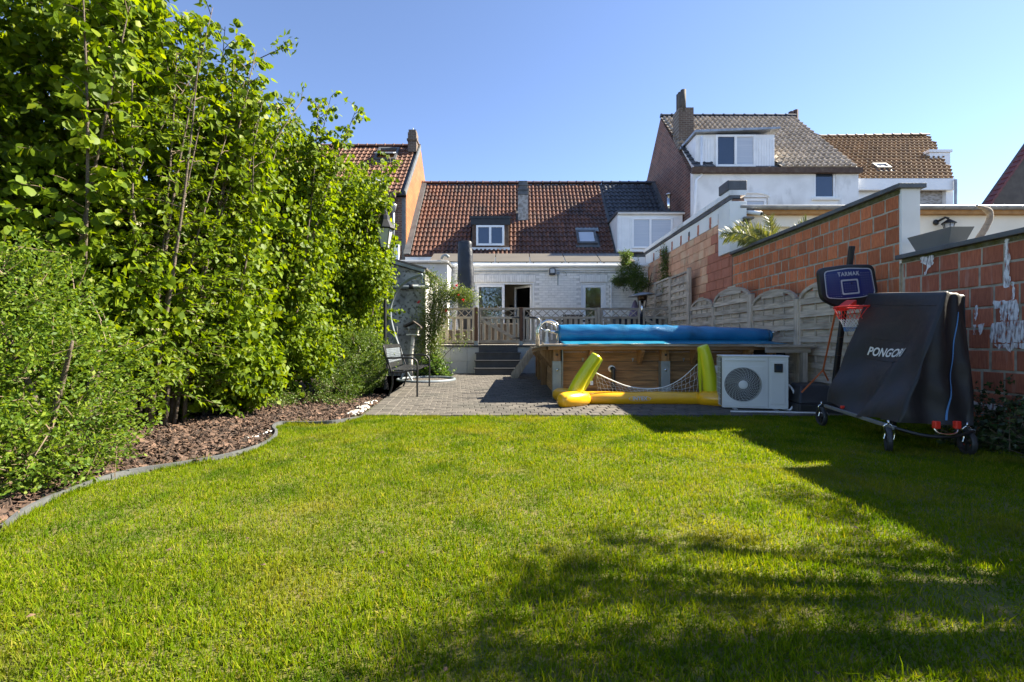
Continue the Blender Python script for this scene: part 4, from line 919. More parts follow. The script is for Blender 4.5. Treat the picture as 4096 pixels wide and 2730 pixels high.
def paintmat():
    m, N, L, B_ = _nt('worn_white_paint'); B_.inputs['Base Color'].default_value = (.80, .79, .76, 1); B_.inputs['Roughness'].default_value = .8
    g_ = N.new('ShaderNodeNewGeometry'); mp = N.new('ShaderNodeMapping'); mp.inputs['Scale'].default_value = (1, 3.2, .8); L.new(g_.outputs['Position'], mp.inputs['Vector'])
    n_ = N.new('ShaderNodeTexNoise'); n_.inputs['Scale'].default_value = 16; n_.inputs['Detail'].default_value = 9; L.new(mp.outputs[0], n_.inputs['Vector'])
    q_ = N.new('ShaderNodeMapRange'); q_.inputs[1].default_value = .32; q_.inputs[2].default_value = .56; L.new(n_.outputs[0], q_.inputs[0])
    t_ = N.new('ShaderNodeBsdfTransparent'); x_ = N.new('ShaderNodeMixShader'); L.new(q_.outputs[0], x_.inputs[0]); L.new(t_.outputs[0], x_.inputs[1]); L.new(B_.outputs[0], x_.inputs[2]); L.new(x_.outputs[0], N['Material Output'].inputs[0]); return m
M['wornpaint'] = paintmat()
# white paint runs on the face
def wallpt(x, y, off=.012): D = (WX - off) * F / (x - 2048); return W(x, y, D)
def drip(pts, seed, name='paint_run'):
    """pts: outline in the photograph, cut to a ragged edge on the wall face"""
    rr = random.Random(seed); out = []
    for i in range(len(pts)):
        a, b = pts[i], pts[(i + 1) % len(pts)]; n_ = max(1, int(math.hypot(b[0] - a[0], b[1] - a[1]) / 7))
        for k in range(n_):
            t = k / n_; out.append((a[0] + (b[0] - a[0]) * t + rr.uniform(-3, 3), a[1] + (b[1] - a[1]) * t + rr.uniform(-3, 3)))
    P = [wallpt(x, y, .013) for x, y in out]; MB().add(P, [tuple(range(len(P)))]).build(name, M['wornpaint'], lw)
drip([(3682, 1030), (3735, 1022), (3733, 1060), (3716, 1075), (3700, 1103), (3696, 1100), (3708, 1062), (3685, 1052)], 1)
drip([(4018, 958), (4036, 956), (4033, 1000), (4044, 1030), (4036, 1060), (4036, 1100), (4042, 1120), (4040, 1148), (4014, 1152), (4013, 1120), (4017, 1050), (4022, 1000)], 2)
drip([(4046, 1128), (4056, 1126), (4060, 1160), (4056, 1200), (4044, 1202), (4050, 1165)], 3)
drip([(3975, 1206), (4068, 1200), (4074, 1230), (4072, 1282), (4034, 1284), (4030, 1225), (4026, 1284), (4002, 1285), (4000, 1232), (3980, 1235), (3972, 1215)], 4)
drip([(3968, 1292), (4100, 1280), (4110, 1368), (3960, 1372), (3962, 1340)], 5)
drip([(3900, 1222), (3914, 1222), (3908, 1270), (3899, 1286)], 6)
drip([(3975, 1378), (4096, 1372), (4110, 1398), (4060, 1392), (4040, 1410), (4020, 1392), (4000, 1400)], 11); drip([(3890, 1606), (3960, 1616), (4010, 1622), (4006, 1650), (3990, 1640), (3960, 1660), (3950, 1635), (3900, 1625)], 12)
drip([(3892, 1302), (3904, 1302), (3902, 1338), (3893, 1340)], 7); drip([(3912, 1298), (3936, 1296), (3930, 1335), (3920, 1340)], 8)
# peach block wall further back
pw = thing('peach_block_wall', 'high peach clay block wall with white concrete band on top', 'wall', (WX, 12, 0))
PWB = 3.44
MB().box(WX + .014, WX + .25, 9.31, 15.4, 0, 3.82).build('mortar_core', M['mortar2'], pw)
blocks(pw, 9.32, 15.3, .8, PWB, .205, [.33, .36, .34, .20], lambda y, z, r: 'peachred' if y < 10.55 - (z - 2.3) * .55 + r.uniform(-.12, .12) else 'peach', joint=.008, seed=4)
for i in range(11):
    a = 9.33 + i * .545; MB().box(WX - .004, WX + .05, a + .003, a + .540, PWB + .004, 3.80).build('concrete_block', M['render'], pw, bevel=.004)
rr = random.Random(2)
for i in range(9):
    yy = 9.75 + i * .58 + rr.uniform(-.08, .08); MB().box(WX - .012, WX - .003, yy, yy + .09, 3.50 + rr.uniform(-.02, .05), 3.66 + rr.uniform(0, .05)).build('open_hole', M['peachred'] if i % 3 else M['paver'], pw)
    MB().ell((WX - .012, yy + .05, 3.50), .012, .05, .07, 8, 6).build('broken_clay', M['peachred'], pw)
MB().box(WX - .05, WX + .29, 9.31, 15.4, 3.885, 3.99).build('coping', M['render_old'], pw); MB().prism([(WX - .03, 9.31, 3.80), (WX - .015, 11.0, 3.78), (WX - .03, 13, 3.82), (WX - .015, 15.4, 3.81), (WX - .03, 15.4, 3.883), (WX - .03, 9.31, 3.883)], (.2, 0, 0)).build('bitumen_strip', M['zincdark'], pw)
MB().box(WX - .08, WX + .32, 9.32, 9.75, 3.992, 4.20).build('flashing_end', M['zincdark'], pw, bevel=.02)

# planter and bare branch above the lower wall
pl = thing('grey_planter', 'grey tapered trough planter standing on the lower wall coping', 'planter', (4.6, 4.9, LWT + .07))
zb, zt = LWT + .071, LWT + .245
MB().hexa([(4.50, 4.69, zb), (4.66, 4.69, zb), (4.66, 5.07, zb), (4.50, 5.07, zb), (4.46, 4.62, zt), (4.70, 4.62, zt), (4.70, 5.14, zt), (4.46, 5.14, zt)]).build('trough', M['planter'], pl, bevel=.004)
MB().box(4.48, 4.68, 4.64, 5.12, zt + .001, zt + .004).build('soil', M['earth'], pl)
tag(MB().tube(smoothpath([(W(3910, 960, 5.2)), W(3940, 915, 5.2), W(3960, 870, 5.2), W(3950, 842, 5.2), W(3905, 822, 5.15)], 6), [.032] * 8 + [.030] * 8 + [.033, .034, .034, .030, .025, .02, .015, .010, .005], 9).build('bare_branch', M['drift'], smooth=True), 'bare grey curved branch rising behind the lower wall', 'branch')

# ================================================================ WOODEN SCREENS ALONG THE WALL
SXp = 4.30
def slat_mesh(): return MB().box(-.008, .008, -.5, .5, -.5, .5)
sl_me = slat_mesh().mesh('slat', M['screeny']); bt_me = MB().box(-.5, .5, -.5, .5, -.5, .5).mesh('batten', M['screenz'])
def screen(y0, y1, z0, zs, arch, label, nb=3, post_far=False):
    t = thing('wooden_screen', label, 'screen', (SXp, (y0 + y1) / 2, z0))
    f = .05
    for a, b in ((y0, y0 + f), (y1 - f, y1)): piece('stile', bt_me, t, (SXp, (a + b) / 2, (z0 + zs) / 2), scale=(.05, b - a, zs - z0))
    ya, yb = y0 + f, y1 - f; L = y1 - y0
    if arch:
        pts = [(SXp, y0 + .02 + (L - .04) * (1 - math.cos(math.pi * k / 16)) / 2, zs + arch * math.sin(math.pi * k / 16)) for k in range(17)]
        mb = MB()
        for k in range(16): mb.bar(pts[k], Vector(pts[k]) + (Vector(pts[k + 1]) - Vector(pts[k])) * 1.04, .052, .05, (0, 0, 1) if 3 < k < 12 else (0, -1 if k < 8 else 1, 0))
        mb.build('arched_rail', M['screeny'], t)
    else: piece('top_rail', bt_me, t, (SXp, (y0 + y1) / 2, zs + .022), scale=(.055, L, .045))
    def top_at(y):
        if not arch: return zs
        c = 1 - 2 * (y - y0) / L; return zs + arch * math.sqrt(max(0, 1 - c * c))
    h = .092; z = z0 + .05; i = 0
    while z < zs + (arch or 0) - .02:
        zc = z + h / 2; a, b = ya, yb
        if arch and zc + h * .3 > zs:
            s = min(.97, (zc + h * .3 - zs) / arch); half = L / 2 * math.sqrt(1 - s * s) - .02; a, b = (y0 + y1) / 2 - half, (y0 + y1) / 2 + half; a = max(a, ya); b = min(b, yb)
        if not arch and z + h > zs: break
        if b - a > .15: piece('slat', sl_me, t, (SXp + (-.016 if i % 2 else .018), (a + b) / 2, zc), scale=(1, b - a, h - .004), rot=(random.gauss(0, .003), random.gauss(0, .05), 0))
        z += h; i += 1
    for k in range(nb):
        y = ya + (yb - ya) * (k + 1) / (nb + 1); piece('batten', bt_me, t, (SXp + .001, y, (z0 + top_at(y)) / 2 - .01), scale=(.016, .022, top_at(y) - z0 - .02))
def spost(y, z0, z1, label):
    t = thing('screen_post', label, 'post', (SXp, y, z0), 'posts of the wooden screens'); MB().box(SXp - .04, SXp + .04, y - .045, y + .045, z0, z1).build('shaft', M['screenz'], t, bevel=.006)
    MB().box(SXp - .043, SXp + .043, y - .048, y + .048, z1 + .001, z1 + .015).build('cap', M['galv'], t)
screen(11.10, 12.28, TERR_Z if False else 0, 2.58, 0, 'nearest tall straight-topped screen beside the terrace')
screen(12.38, 13.58, TERR_Z, 2.60, 0, 'middle tall straight-topped screen beside the patio heater')
screen(13.66, 14.9, TERR_Z, 2.62, 0, 'farthest tall straight-topped screen against the white house')
spost(11.04, 0, 2.66, 'thick post ending the row of tall screens'); spost(12.33, TERR_Z, 2.62, 'post between the nearest and middle tall screens'); spost(13.62, TERR_Z, 2.64, 'post between the middle and farthest tall screens')
screen(9.72, 10.93, 0, 1.60, .24, 'farthest arched screen, next to the tall post', 3)
screen(8.23, 9.66, 0, 1.70, .22, 'second arched screen from the tall screens', 3)
screen(6.86, 8.13, 0, 1.50, .22, 'third arched screen, behind the end of the pool cover', 3)
screen(5.50, 6.80, 0, 1.50, .22, 'nearest arched screen, behind the basketball board', 3)
spost(9.69, 0, 1.62, 'post between the two farthest arched screens'); spost(8.18, 0, 1.74, 'thick post between second and third arched screens'); spost(6.83, 0, 1.53, 'post between the two nearest arched screens')

# ================================================================ WOODEN POOL WITH DECK
pool = thing('wooden_pool', 'raised wooden swimming pool clad in brown planks with a deck rim', 'pool', (2.4, 9, 0))
PX0, PX1, PY0, PY1, DZ = .70, 4.12, 7.05, 11.3, .853
zz = .0; i = 0
pk = MB().box(-.5, .5, -.02, .02, -.5, .5).mesh('plank', M['poolwoodx']); pky = MB().box(-.02, .02, -.5, .5, -.5, .5).mesh('plank', M['poolwoody'])
while zz < .79:
    h = min(.146, .80 - zz)
    for a, b in ((PX0, 2.33), (2.33, PX1)): piece('plank', pk, pool, ((a + b) / 2, PY0 + .02, zz + h / 2), scale=(b - a - .004, 1, h - .006))
    piece('plank', pky, pool, (PX0 + .021, (PY0 + PY1) / 2 + .03, zz + h / 2), scale=(1, PY1 - PY0 - .08, h - .006))
    zz += .146
MB().box(PX0 + .06, PX1 - .05, PY0 + .06, PY1 - .05, .02, .70).build('water', mat('pool_water', (.02, .12, .16), .05, (.02, .10, .14), 3), pool)
def poolpost(pa, pb, lab=None):
    x0, x1 = W(pa, 0, 6.92).x, W(pb, 0, 6.92).x
    p_ = MB().box(x0 + .012, x1 - .012, PY0 - .115, PY0 - .001, 0, .785).build('post', M['poolwoodz'], pool, bevel=.004)
    MB().box(x0, x1, PY0 - .125, PY0 - .117, 0, W(0, 1446, 6.92).z).box(x0, x0 + .006, PY0 - .116, PY0 - .003, 0, W(0, 1446, 6.92).z).box(x1 - .006, x1, PY0 - .116, PY0 - .003, 0, W(0, 1446, 6.92).z).build('steel_shoe', M['galv'], p_)
    for zb_ in (.69, .46, .12): MB().lathe([(.018, 0), (.018, .012), (.008, .018)], ((x0 + x1) / 2, PY0 - .125, zb_), 8, Euler((R(90), 0, 0)).to_matrix()).build('bolt', M['steel' if zb_ < .6 else 'black'], p_)
poolpost(2211, 2246); poolpost(2645, 2681); poolpost(3080, 3110)
MB().box(W(2247, 0, 7).x, W(2251, 0, 7).x, PY0 - .10, PY0 - .002, 0, .80).build('steel_angle', M['galv'], pool)
for a in (2354, 2555, 2770, 2982):
    x = W(a, 0, 6.95).x; MB().prism([(x, PY0 - .003, .785), (x, PY0 - .003, .545), (x, PY0 - .05, .545), (x, PY0 - .235, .74), (x, PY0 - .235, .785)], (.055, 0, 0)).build('bracket', M['poolwoodz'], pool, bevel=.003)
for a in (2332, 2532, 2736):
    c = W(a, 1440, 7.03); MB().prism([(c.x - .018, PY0 - .012, c.z + .025), (c.x + .018, PY0 - .012, c.z + .025), (c.x, PY0 - .012, c.z - .03)], (0, .01, 0)).build('steel_hook', M['galv'], pool)
# deck rim
MB().box(W(2176, 0, 6.75).x, PX1, 6.76, 7.10, DZ - .032, DZ).build('deck_board', M['greywoodx'], pool, bevel=.003)
MB().box(W(2185, 0, 6.8).x, PX1, 6.80, 6.84, DZ - .085, DZ - .034).build('deck_fascia', M['poolwoodx'], pool, bevel=.002)
MB().box(.74, PX1, 7.104, 7.9, DZ - .034, DZ - .002).build('deck_board', M['greywoodx'], pool)
MB().box(.74, PX1, 10.6, 11.5, DZ - .034, DZ - .002).build('deck_board', M['greywoodx'], pool)
a, b = Vector((.478, 6.76, DZ - .032)), Vector((.44, 10.6, .71)); c, d = Vector((.735, 10.6, .80)), Vector((.735, 7.106, DZ - .034)); up = Vector((0, 0, .032))
MB().hexa([a, d, c, b, a + up, d + up, c + up, b + up]).build('deck_board', M['greywoody'], pool, bevel=.003)
MB().hexa([a + Vector((.03, .04, -.05)), a + Vector((.06, .04, -.05)), b + Vector((.06, 0, -.05)), b + Vector((.03, 0, -.05)), a + Vector((.03, .04, -.002)), a + Vector((.06, .04, -.002)), b + Vector((.06, 0, -.002)), b + Vector((.03, 0, -.002))]).build('deck_fascia', M['poolwoody'], pool)
for y in (7.6, 8.2, 8.9, 9.6, 10.3):
    zt_ = .79 - (y - 6.76) * .034; MB().prism([(PX0 - .002, y, zt_), (PX0 - .23, y, zt_ - .02), (PX0 - .23, y, zt_ - .06), (PX0 - .002, y, zt_ - .33)], (0, .05, 0)).build('bracket', M['poolwoodz'], pool)
for y in (9.15, 10.4, 11.2): MB().box(PX0 - .115, PX0 - .003, y, y + .11, 0, .74).build('post', M['poolwoodz'], pool, bevel=.004)
# pipe through the planks
c = W(2449, 1477, 7.0); MB().lathe([(.055, 0), (.055, .012), (.035, .02)], (c.x, PY0 - .0, c.z), 16, Euler((R(90), 0, 0)).to_matrix()).build('pipe_flange', M['pvc'], pool, smooth=False)
MB().tube(smoothpath([(c.x, PY0, c.z), (c.x, PY0 - .07, c.z), (c.x + .005, PY0 - .10, c.z - .04), (c.x + .005, PY0 - .10, .0)], 5), .032, 10).build('drain_pipe', M['darkplastic'], pool, smooth=True)
c = W(2870, 1479, 7.0); MB().lathe([(.06, 0), (.06, .015), (.03, .03)], (c.x, PY0 - .0, c.z), 16, Euler((R(90), 0, 0)).to_matrix()).build('pipe_flange', M['pvc'], pool)
# wooden side ladder
lad = thing('pool_ladder', 'weathered plank ladder leaning on the left pool side', 'ladder', (.1, 10.8, 0))
for y in (10.72, 11.25):
    a = Vector((.03, y, .0)); b = Vector((.49, y, .72)); MB().prism([(-.02, y, 0), (.12, y, 0), (.60, y, .70), (.46, y, .765), (-.02, y, .1)], (0, .045, 0)).build('stringer', M['greywoodz'], lad, bevel=.003)
for k in range(1, 4): MB().box(.05 + .125 * k - .06, .05 + .125 * k + .09, 10.767, 11.248, .17 * k, .17 * k + .03).build('tread', M['greywoody'], lad)
# steel rails
for y, k in ((8.0, 0), (8.5, 1)):
    x0 = W(2156, 0, 7.8).x; R_ = .19; t = thing('steel_grab_rail', ('nearer' if k == 0 else 'farther') + ' polished steel rail arching over the pool rim', 'rail', (x0, y, .8), 'pool grab rails')
    pts = [(x0, y, .80), (x0, y, 1.06)] + [(x0 + R_ - R_ * math.cos(math.pi * q / 12), y, 1.06 + .20 * math.sin(math.pi * q / 12)) for q in range(1, 12)] + [(x0 + 2 * R_, y, 1.05), (x0 + 2 * R_, y, .84)]
    MB().tube(pts, .022, 10).build('tube', M['steel'], t, smooth=True); MB().lathe([(.05, .82), (.05, .835), (.025, .85)], (x0 + 2 * R_, y, 0), 12).build('foot_plate', M['steel'], t)
# open shelf at the right of the pool
sh = thing('timber_shelf', 'weathered timber shelf with dark space under it, right of the pool', 'shelf', (3.9, 6.5, 0))
MB().box(3.62, 4.26, 6.35, 7.02, .812, .842).build('top_board', M['greywoodx'], sh, bevel=.003); MB().box(3.58, 4.20, 6.40, 6.44, .735, .810).build('beam', M['greywoodx'], sh)
MB().box(4.09, 4.16, 6.40, 6.47, 0, .734).build('post', M['greywoodz'], sh); MB().box(3.60, 3.66, 6.9, 6.96, 0, .81).build('post', M['greywoodz'], sh)
MB().box(3.60, 4.22, 7.03, 7.045, 0, .80).build('back_board', M['darkplastic'], sh)  # dark sheet stands in for the shade under the shelf

# ================================================================ POOL COVER ROLLER
ro = thing('pool_cover_roller', 'blue bubble pool cover rolled on a reel across the deck', 'pool cover', (2.4, 7.35, DZ))
x0, x1, yr, nr, nc = .745, 4.10, 7.34, 90, 40
V = []; rr = random.Random(4)
def fold(t, a):
    top = max(0, math.sin(a)) ** 2
    return .0045 * top * (math.sin(t * 95 + 3 * math.sin(a * 2 + t * 20)) * (1 if .15 < t < .75 else .2)) + .0022 * math.sin(t * 31 + a * 3) + .0018 * math.sin(t * 57 - a * 5)
for i in range(nr + 1):
    t = i / nr; r = .150 - .034 * t + .008 * math.sin(math.pi * t); zc = DZ + .012 + r + .010 * math.sin(math.pi * t)
    for k in range(nc):
        a = 2 * math.pi * k / nc; q = r + (fold(t, a) if .01 < t < .99 else 0)
        V.append((x0 + (x1 - x0) * t, yr + q * math.cos(a), zc + q * math.sin(a)))
fs = [(i * nc + k, i * nc + (k + 1) % nc, (i + 1) * nc + (k + 1) % nc, (i + 1) * nc + k) for i in range(nr) for k in range(nc)]
fs += [tuple(range(nc))[::-1], tuple(nr * nc + k for k in range(nc))]
MB().add(V, fs).build('rolled_cover', M['blue'], ro, smooth=True)
zc0, zc1 = DZ + .162, DZ + .128
MB().lathe([(.11, 0), (.105, .05), (.06, .06)], (x1, yr, zc1), 20, Euler((0, R(90), 0)).to_matrix()).build('roll_end', M['blue'], ro, smooth=True)
# tongue of the cover on the deck
V = []; nx, ny = 60, 8
for i in range(nx + 1):
    t = i / nx; x = .76 + 3.32 * t
    for j in range(ny + 1):
        s = j / ny; y = 6.74 + (.02 * math.sin(t * 40) + .015 * math.sin(t * 17)) * (1 - s) + s * .62
        z = DZ + .006 + .075 * s ** 1.6 + (.006 * abs(math.sin(t * 33 + s * 3)) if s < .4 else 0)
        if s == 0 and t < .10: z -= .03 * (1 - t / .10); 
        V.append((x, y, z))
fs = [(i * (ny + 1) + j, (i + 1) * (ny + 1) + j, (i + 1) * (ny + 1) + j + 1, i * (ny + 1) + j + 1) for i in range(nx) for j in range(ny)]
o = MB().add(V, fs).build('cover_tongue', M['cyan'], ro, smooth=True); sd = o.modifiers.new('thick', 'SOLIDIFY'); sd.thickness = .006
def stand(x, side):
    s = MB().lathe([(.055, DZ), (.05, DZ + .012), (.032, DZ + .02), (.030, DZ + .11), (.022, DZ + .115), (.018, DZ + .20)], (x, yr, 0), 12).build('stand', M['heatpump'], ro, smooth=False)
    MB().tube([(x - .04, yr, DZ + .215), (x + .04, yr, DZ + .215)], .022, 8).build('bearing', M['heatpump'], ro)
xl = W(2187, 0, yr).x; stand(xl, 0); xr_ = W(3137, 0, yr).x; stand(xr_, 1)
MB().tube([(xl + .03, yr, DZ + .205), (x0 + .01, yr, DZ + .185)], .024, 10).build('axle', M['steel'], ro, smooth=True); MB().tube([(x1, yr, DZ + .165), (xr_, yr, DZ + .205)], .022, 10).build('axle', M['steel'], ro, smooth=True)
MB().tube([(xl, yr, DZ + .23), (xl, yr, DZ + .27)], .006, 6).lathe([(.028, DZ + .265), (.028, DZ + .285)], (xl, yr, 0), 10).build('lock_knob', M['black'], ro)
kp = [(xl - .04, yr, DZ + .215), W(2163, 1310, yr), W(2163, 1290, yr), W(2154, 1274, yr), W(2145, 1272, yr)]
MB().tube(smoothpath(kp, 5), .010, 8).build('crank', M['steel'], ro, smooth=True); MB().tube([W(2146, 1272, yr), W(2117, 1269, yr)], .017, 10).build('crank_grip', M['black'], ro)
MB().tube([(xr_ + .03, yr, DZ + .225), W(3182, 1312, yr)], .013, 10).build('crank_grip', M['black'], ro)

# ================================================================ TEXT TOOL
def text_mesh(body, size, shear=0, offset=0, space=1.0):
    cu = bpy.data.curves.new('t', 'FONT'); cu.body = body; cu.size = size; cu.shear = shear; cu.offset = offset; cu.space_character = space; cu.align_x = 'CENTER'; cu.align_y = 'CENTER'; cu.resolution_u = 4
    o = bpy.data.objects.new('t', cu); col.objects.link(o); dg = bpy.context.evaluated_depsgraph_get(); dg.update()
    me = bpy.data.meshes.new_from_object(o.evaluated_get(dg)); bpy.data.objects.remove(o)
    V = [v.co.copy() for v in me.vertices]; Fc = [tuple(p.vertices) for p in me.polygons]; bpy.data.meshes.remove(me); return V, Fc

# ================================================================ INFLATABLE GOAL
go = thing('inflatable_goal', 'yellow inflatable floating volleyball goal with white net before the pool', 'pool toy', (1.9, 6.4, 0))
GY = 6.42
MB().tube([(.86 + .02, GY, .10)] + [(.98 + 1.95 * k / 14, GY, .093 + .004 * math.sin(k)) for k in range(15)] + [(3.02, GY + .02, .11)], [.07] + [.093] * 15 + [.11], 20).build('base_tube', M['yellow'], go, smooth=True)
def sausage(pts, rad, name, m, flat=1.0):
    o = MB().tube(smoothpath(pts, 6), rad, 18).build(name, m, go, smooth=True); return o
def rads(r, n, e=.25): return [r * math.sqrt(max(.03, 1 - abs(2 * k / (n - 1) - 1) ** 6)) for k in range(n)]
sausage([(.62, 6.06, .10), (.74, 6.12, .105), (.86, 6.20, .105), (.96, 6.30, .10), (1.05, 6.40, .095)], rads(.112, 25), 'float_foot', M['yellow']); sausage([(.66, 6.92, .09), (.74, 6.78, .10), (.82, 6.62, .10), (.90, 6.50, .10), (1.0, 6.42, .095)], rads(.105, 25), 'float_foot', M['yellow'])
sausage([(2.62, 6.42, .095), (2.70, 6.34, .10), (2.80, 6.26, .105), (2.88, 6.20, .105), (2.97, 6.14, .10)], rads(.112, 25), 'float_foot', M['yellow'])
for xs_ in (1.10, 2.60): MB().tube([(xs_, GY + .0955 * math.cos(a), .094 + .0955 * math.sin(a)) for a in (2 * math.pi * k / 28 for k in range(28))], .0022, 5, closed=True).build('weld_seam', M['yellow'], go)
MB().lathe([(.016, 0), (.016, .012), (.009, .013), (.009, .02)], (.72, 6.02, .15), 10, Euler((R(60), 0, 0)).to_matrix()).build('valve', M['yellow'], go)
ul = [W(2292, 1585, 6.36), W(2318, 1530, 6.36), W(2352, 1475, 6.36), W(2382, 1432, 6.36), W(2390, 1420, 6.36)]
ur = [W(2846, 1600, 6.36), W(2838, 1520, 6.36), W(2824, 1440, 6.36), W(2812, 1392, 6.36), W(2809, 1382, 6.36)]
sausage(ul, [.105 - .0012 * k for k in range(21)] + [.075, .068, .052, .03], 'upright', M['lime']); sausage(ur, [.115 - .0020 * k for k in range(20)] + [.072, .068, .062, .05, .03], 'upright', M['lime'])
MB().prism([W(2396, 1425, 6.34), W(2412, 1440, 6.34), W(2380, 1500, 6.34), W(2336, 1570, 6.34), W(2324, 1568, 6.34), W(2366, 1490, 6.34)], (0, .012, 0)).build('seam_flap', M['lime'], go)
MB().prism([W(2792, 1390, 6.34), W(2800, 1386, 6.34), W(2806, 1480, 6.34), W(2806, 1570, 6.34), W(2798, 1568, 6.34), W(2793, 1500, 6.34)], (0, .012, 0)).build('seam_flap', M['lime'], go)
MB().bar(W(2367, 1505, 6.26), W(2367, 1525, 6.26), .012, .03, (0, 1, 0)).build('strap', M['lime'], go); MB().box(W(2361, 0, 6.25).x, W(2372, 0, 6.25).x, 6.24, 6.26, W(0, 1541, 6.25).z, W(0, 1525, 6.25).z).build('buckle', M['whitecord'], go)
rope = smoothpath([W(2384, 1493, GY), W(2440, 1519, GY), W(2510, 1546, GY), W(2590, 1556, GY), W(2660, 1548, GY), W(2725, 1515, GY), W(2790, 1457, GY)], 8)
MB().tube(rope, [.009 if k < 30 else .006 for k in range(len(rope))], 6).build('net_rope', M['whitecord'], go, smooth=True)
net = MB(); nl = []
for i in range(0, 27):
    t = i / 26; q = rope[min(int(t * (len(rope) - 1)), len(rope) - 1)]; b = Vector((W(2392, 0, GY).x + (W(2786, 0, GY).x - W(2392, 0, GY).x) * t, GY - .02, .178)); nl.append((q, b))
rows = 4
G = [[a.lerp(b, (j / rows)) + Vector((.008 * ((i + j) % 2 * 2 - 1), .004 * math.sin(i * 1.7), .008 * math.sin(i * .9 + j))) if j else a for j in range(rows + 1)] for i, (a, b) in enumerate(nl)]
for i in range(27):
    net.tube(G[i], .0020, 4, caps=False)
    if i < 26:
        for j in range(1, rows):
            net.tube([G[i][j], G[i + 1][j]], .0020, 4, caps=False)
net.build('net', M['whitecord'], go)
V, Fc = text_mesh('INTEX', .066, 0, .0022, 1.1); tc_ = W(2559, 1597, 6.33)
def on_tube(v, extra=.002):
    a = (v.y) / .095 + .06; r = .0985 + extra; return Vector((tc_.x + v.x, GY - r * math.cos(a), .093 + r * math.sin(a)))
MB().add([on_tube(v) for v in V], Fc).build('brand_print', M['greyprint'], go)
ov = []; n = 40
for k in range(n): a = 2 * math.pi * k / n; ov.append(Vector((.155 * math.cos(a), .037 * math.sin(a), 0)))
vv = [on_tube(p) for p in ov] + [on_tube(p * .95) for p in ov]
MB().add(vv, [(k, (k + 1) % n, n + (k + 1) % n, n + k) for k in range(n)]).build('brand_oval', M['greyprint'], go)

# ================================================================ HEAT PUMP
hp = thing('heat_pump', 'pale grey pool heat pump with round fan grille on the paving', 'heat pump', (3.1, 5.9, 0))
A = Vector((2.752, 5.955, 0)); Bp = Vector((3.500, 5.765, 0)); ex = (Bp - A).normalized(); ey = Vector((-ex.y, ex.x, 0)); HW = (Bp - A).length; HD = .30; H0, H1 = .035, .692
B3 = Matrix((ex, ey, Vector((0, 0, 1)))).transposed()
def hpt(u, v, z): return A + ex * u + ey * v + Vector((0, 0, z))
def hbox(mb, u0, u1, v0, v1, z0, z1): return mb.obox(hpt((u0 + u1) / 2, (v0 + v1) / 2, (z0 + z1) / 2), (u1 - u0, v1 - v0, z1 - z0), B3)
fcx, fcz, fr_ = .245, .335, .222
# front panel with a round opening
mb = MB(); n = 48
circ = [(fcx + fr_ * math.cos(2 * math.pi * k / n), fcz + fr_ * math.sin(2 * math.pi * k / n)) for k in range(n)]
def sq(k):
    a = 2 * math.pi * k / n; c, s = math.cos(a), math.sin(a); m_ = max(abs(c), abs(s)); return (fcx + .236 * c / m_, fcz + .236 * s / m_)
sqr = [sq(k) for k in range(n)]
mb.add([hpt(u, -.012, z) for u, z in circ] + [hpt(u, -.012, z) for u, z in sqr] + [hpt(u, .06, z) for u, z in circ] + [hpt(u, 0, z) for u, z in sqr],
       [(k, (k + 1) % n, n + (k + 1) % n, n + k) for k in range(n)] + [(k, 2 * n + k, 2 * n + (k + 1) % n, (k + 1) % n) for k in range(n)] + [(n + k, n + (k + 1) % n, 3 * n + (k + 1) % n, 3 * n + k) for k in range(n)])
mb.build('fan_surround', M['heatpump'], hp)
mb = MB(); x_l, x_r = fcx - .236, fcx + .236; z_b, z_t = fcz - .236, fcz + .236
hbox(mb, 0, x_l, 0, .02, H0, H1); hbox(mb, x_r, HW, 0, .02, H0, H1); hbox(mb, x_l, x_r, 0, .02, H0, z_b); hbox(mb, x_l, x_r, 0, .02, z_t, H1)
hbox(mb, 0, .02, .021, .04, H0, H1); hbox(mb, HW - .02, HW, .021, HD, H0, H1); hbox(mb, 0, HW, HD, HD + .02, H0, H1)
mb.build('casing', M['heatpump'], hp)
hb = MB(); hbox(hb, -.012, HW + .012, -.014, HD + .03, H1 + .001, H1 + .022); hb.build('lid', M['heatpump'], hp, bevel=.008)
hb = MB(); hbox(hb, .021, HW - .021, .021, HD - .01, H0 - .005, H0 + .02); hb.build('base_pan', M['heatpump'], hp)
hb = MB(); hbox(hb, .03, HW - .25, .16, HD - .02, H0 + .03, H1 - .02); hb.build('dark_inside', M['black'], hp)  # black box stands in for the shade behind the fan
hb = MB(); hbox(hb, HW - .232, HW - .229, -.003, -.0005, H0 + .01, H1 - .005); hb.build('panel_joint', M['planter'], hp)
hb = MB(); hbox(hb, HW - .205, HW - .035, -.009, -.001, H0 + .06, H1 - .05); hb.build('service_panel', M['heatpump'], hp, bevel=.004)
hb = MB(); hbox(hb, .03, HW - .26, -.010, -.001, H1 - .05, H1 - .028); hbox(hb, .03, HW - .26, -.010, -.001, H0 + .02, H0 + .045); hb.build('raised_rib', M['heatpump'], hp, bevel=.006)
hb = MB(); hbox(hb, HW - .165, HW - .07, -.030, -.010, H1 - .19, H1 - .08); co = hb.build('controller', M['black'], hp, bevel=.004)
hb = MB(); hbox(hb, HW - .150, HW - .085, -.0325, -.0302, H1 - .155, H1 - .105); hb.build('display', M['darkpane'], co)
gm = MB()
for k in range(9):
    r = .055 + k * .0195; gm.tube([hpt(fcx + r * math.cos(2 * math.pi * q / 36), -.020, fcz + r * math.sin(2 * math.pi * q / 36)) for q in range(36)], .0020, 4, closed=True)
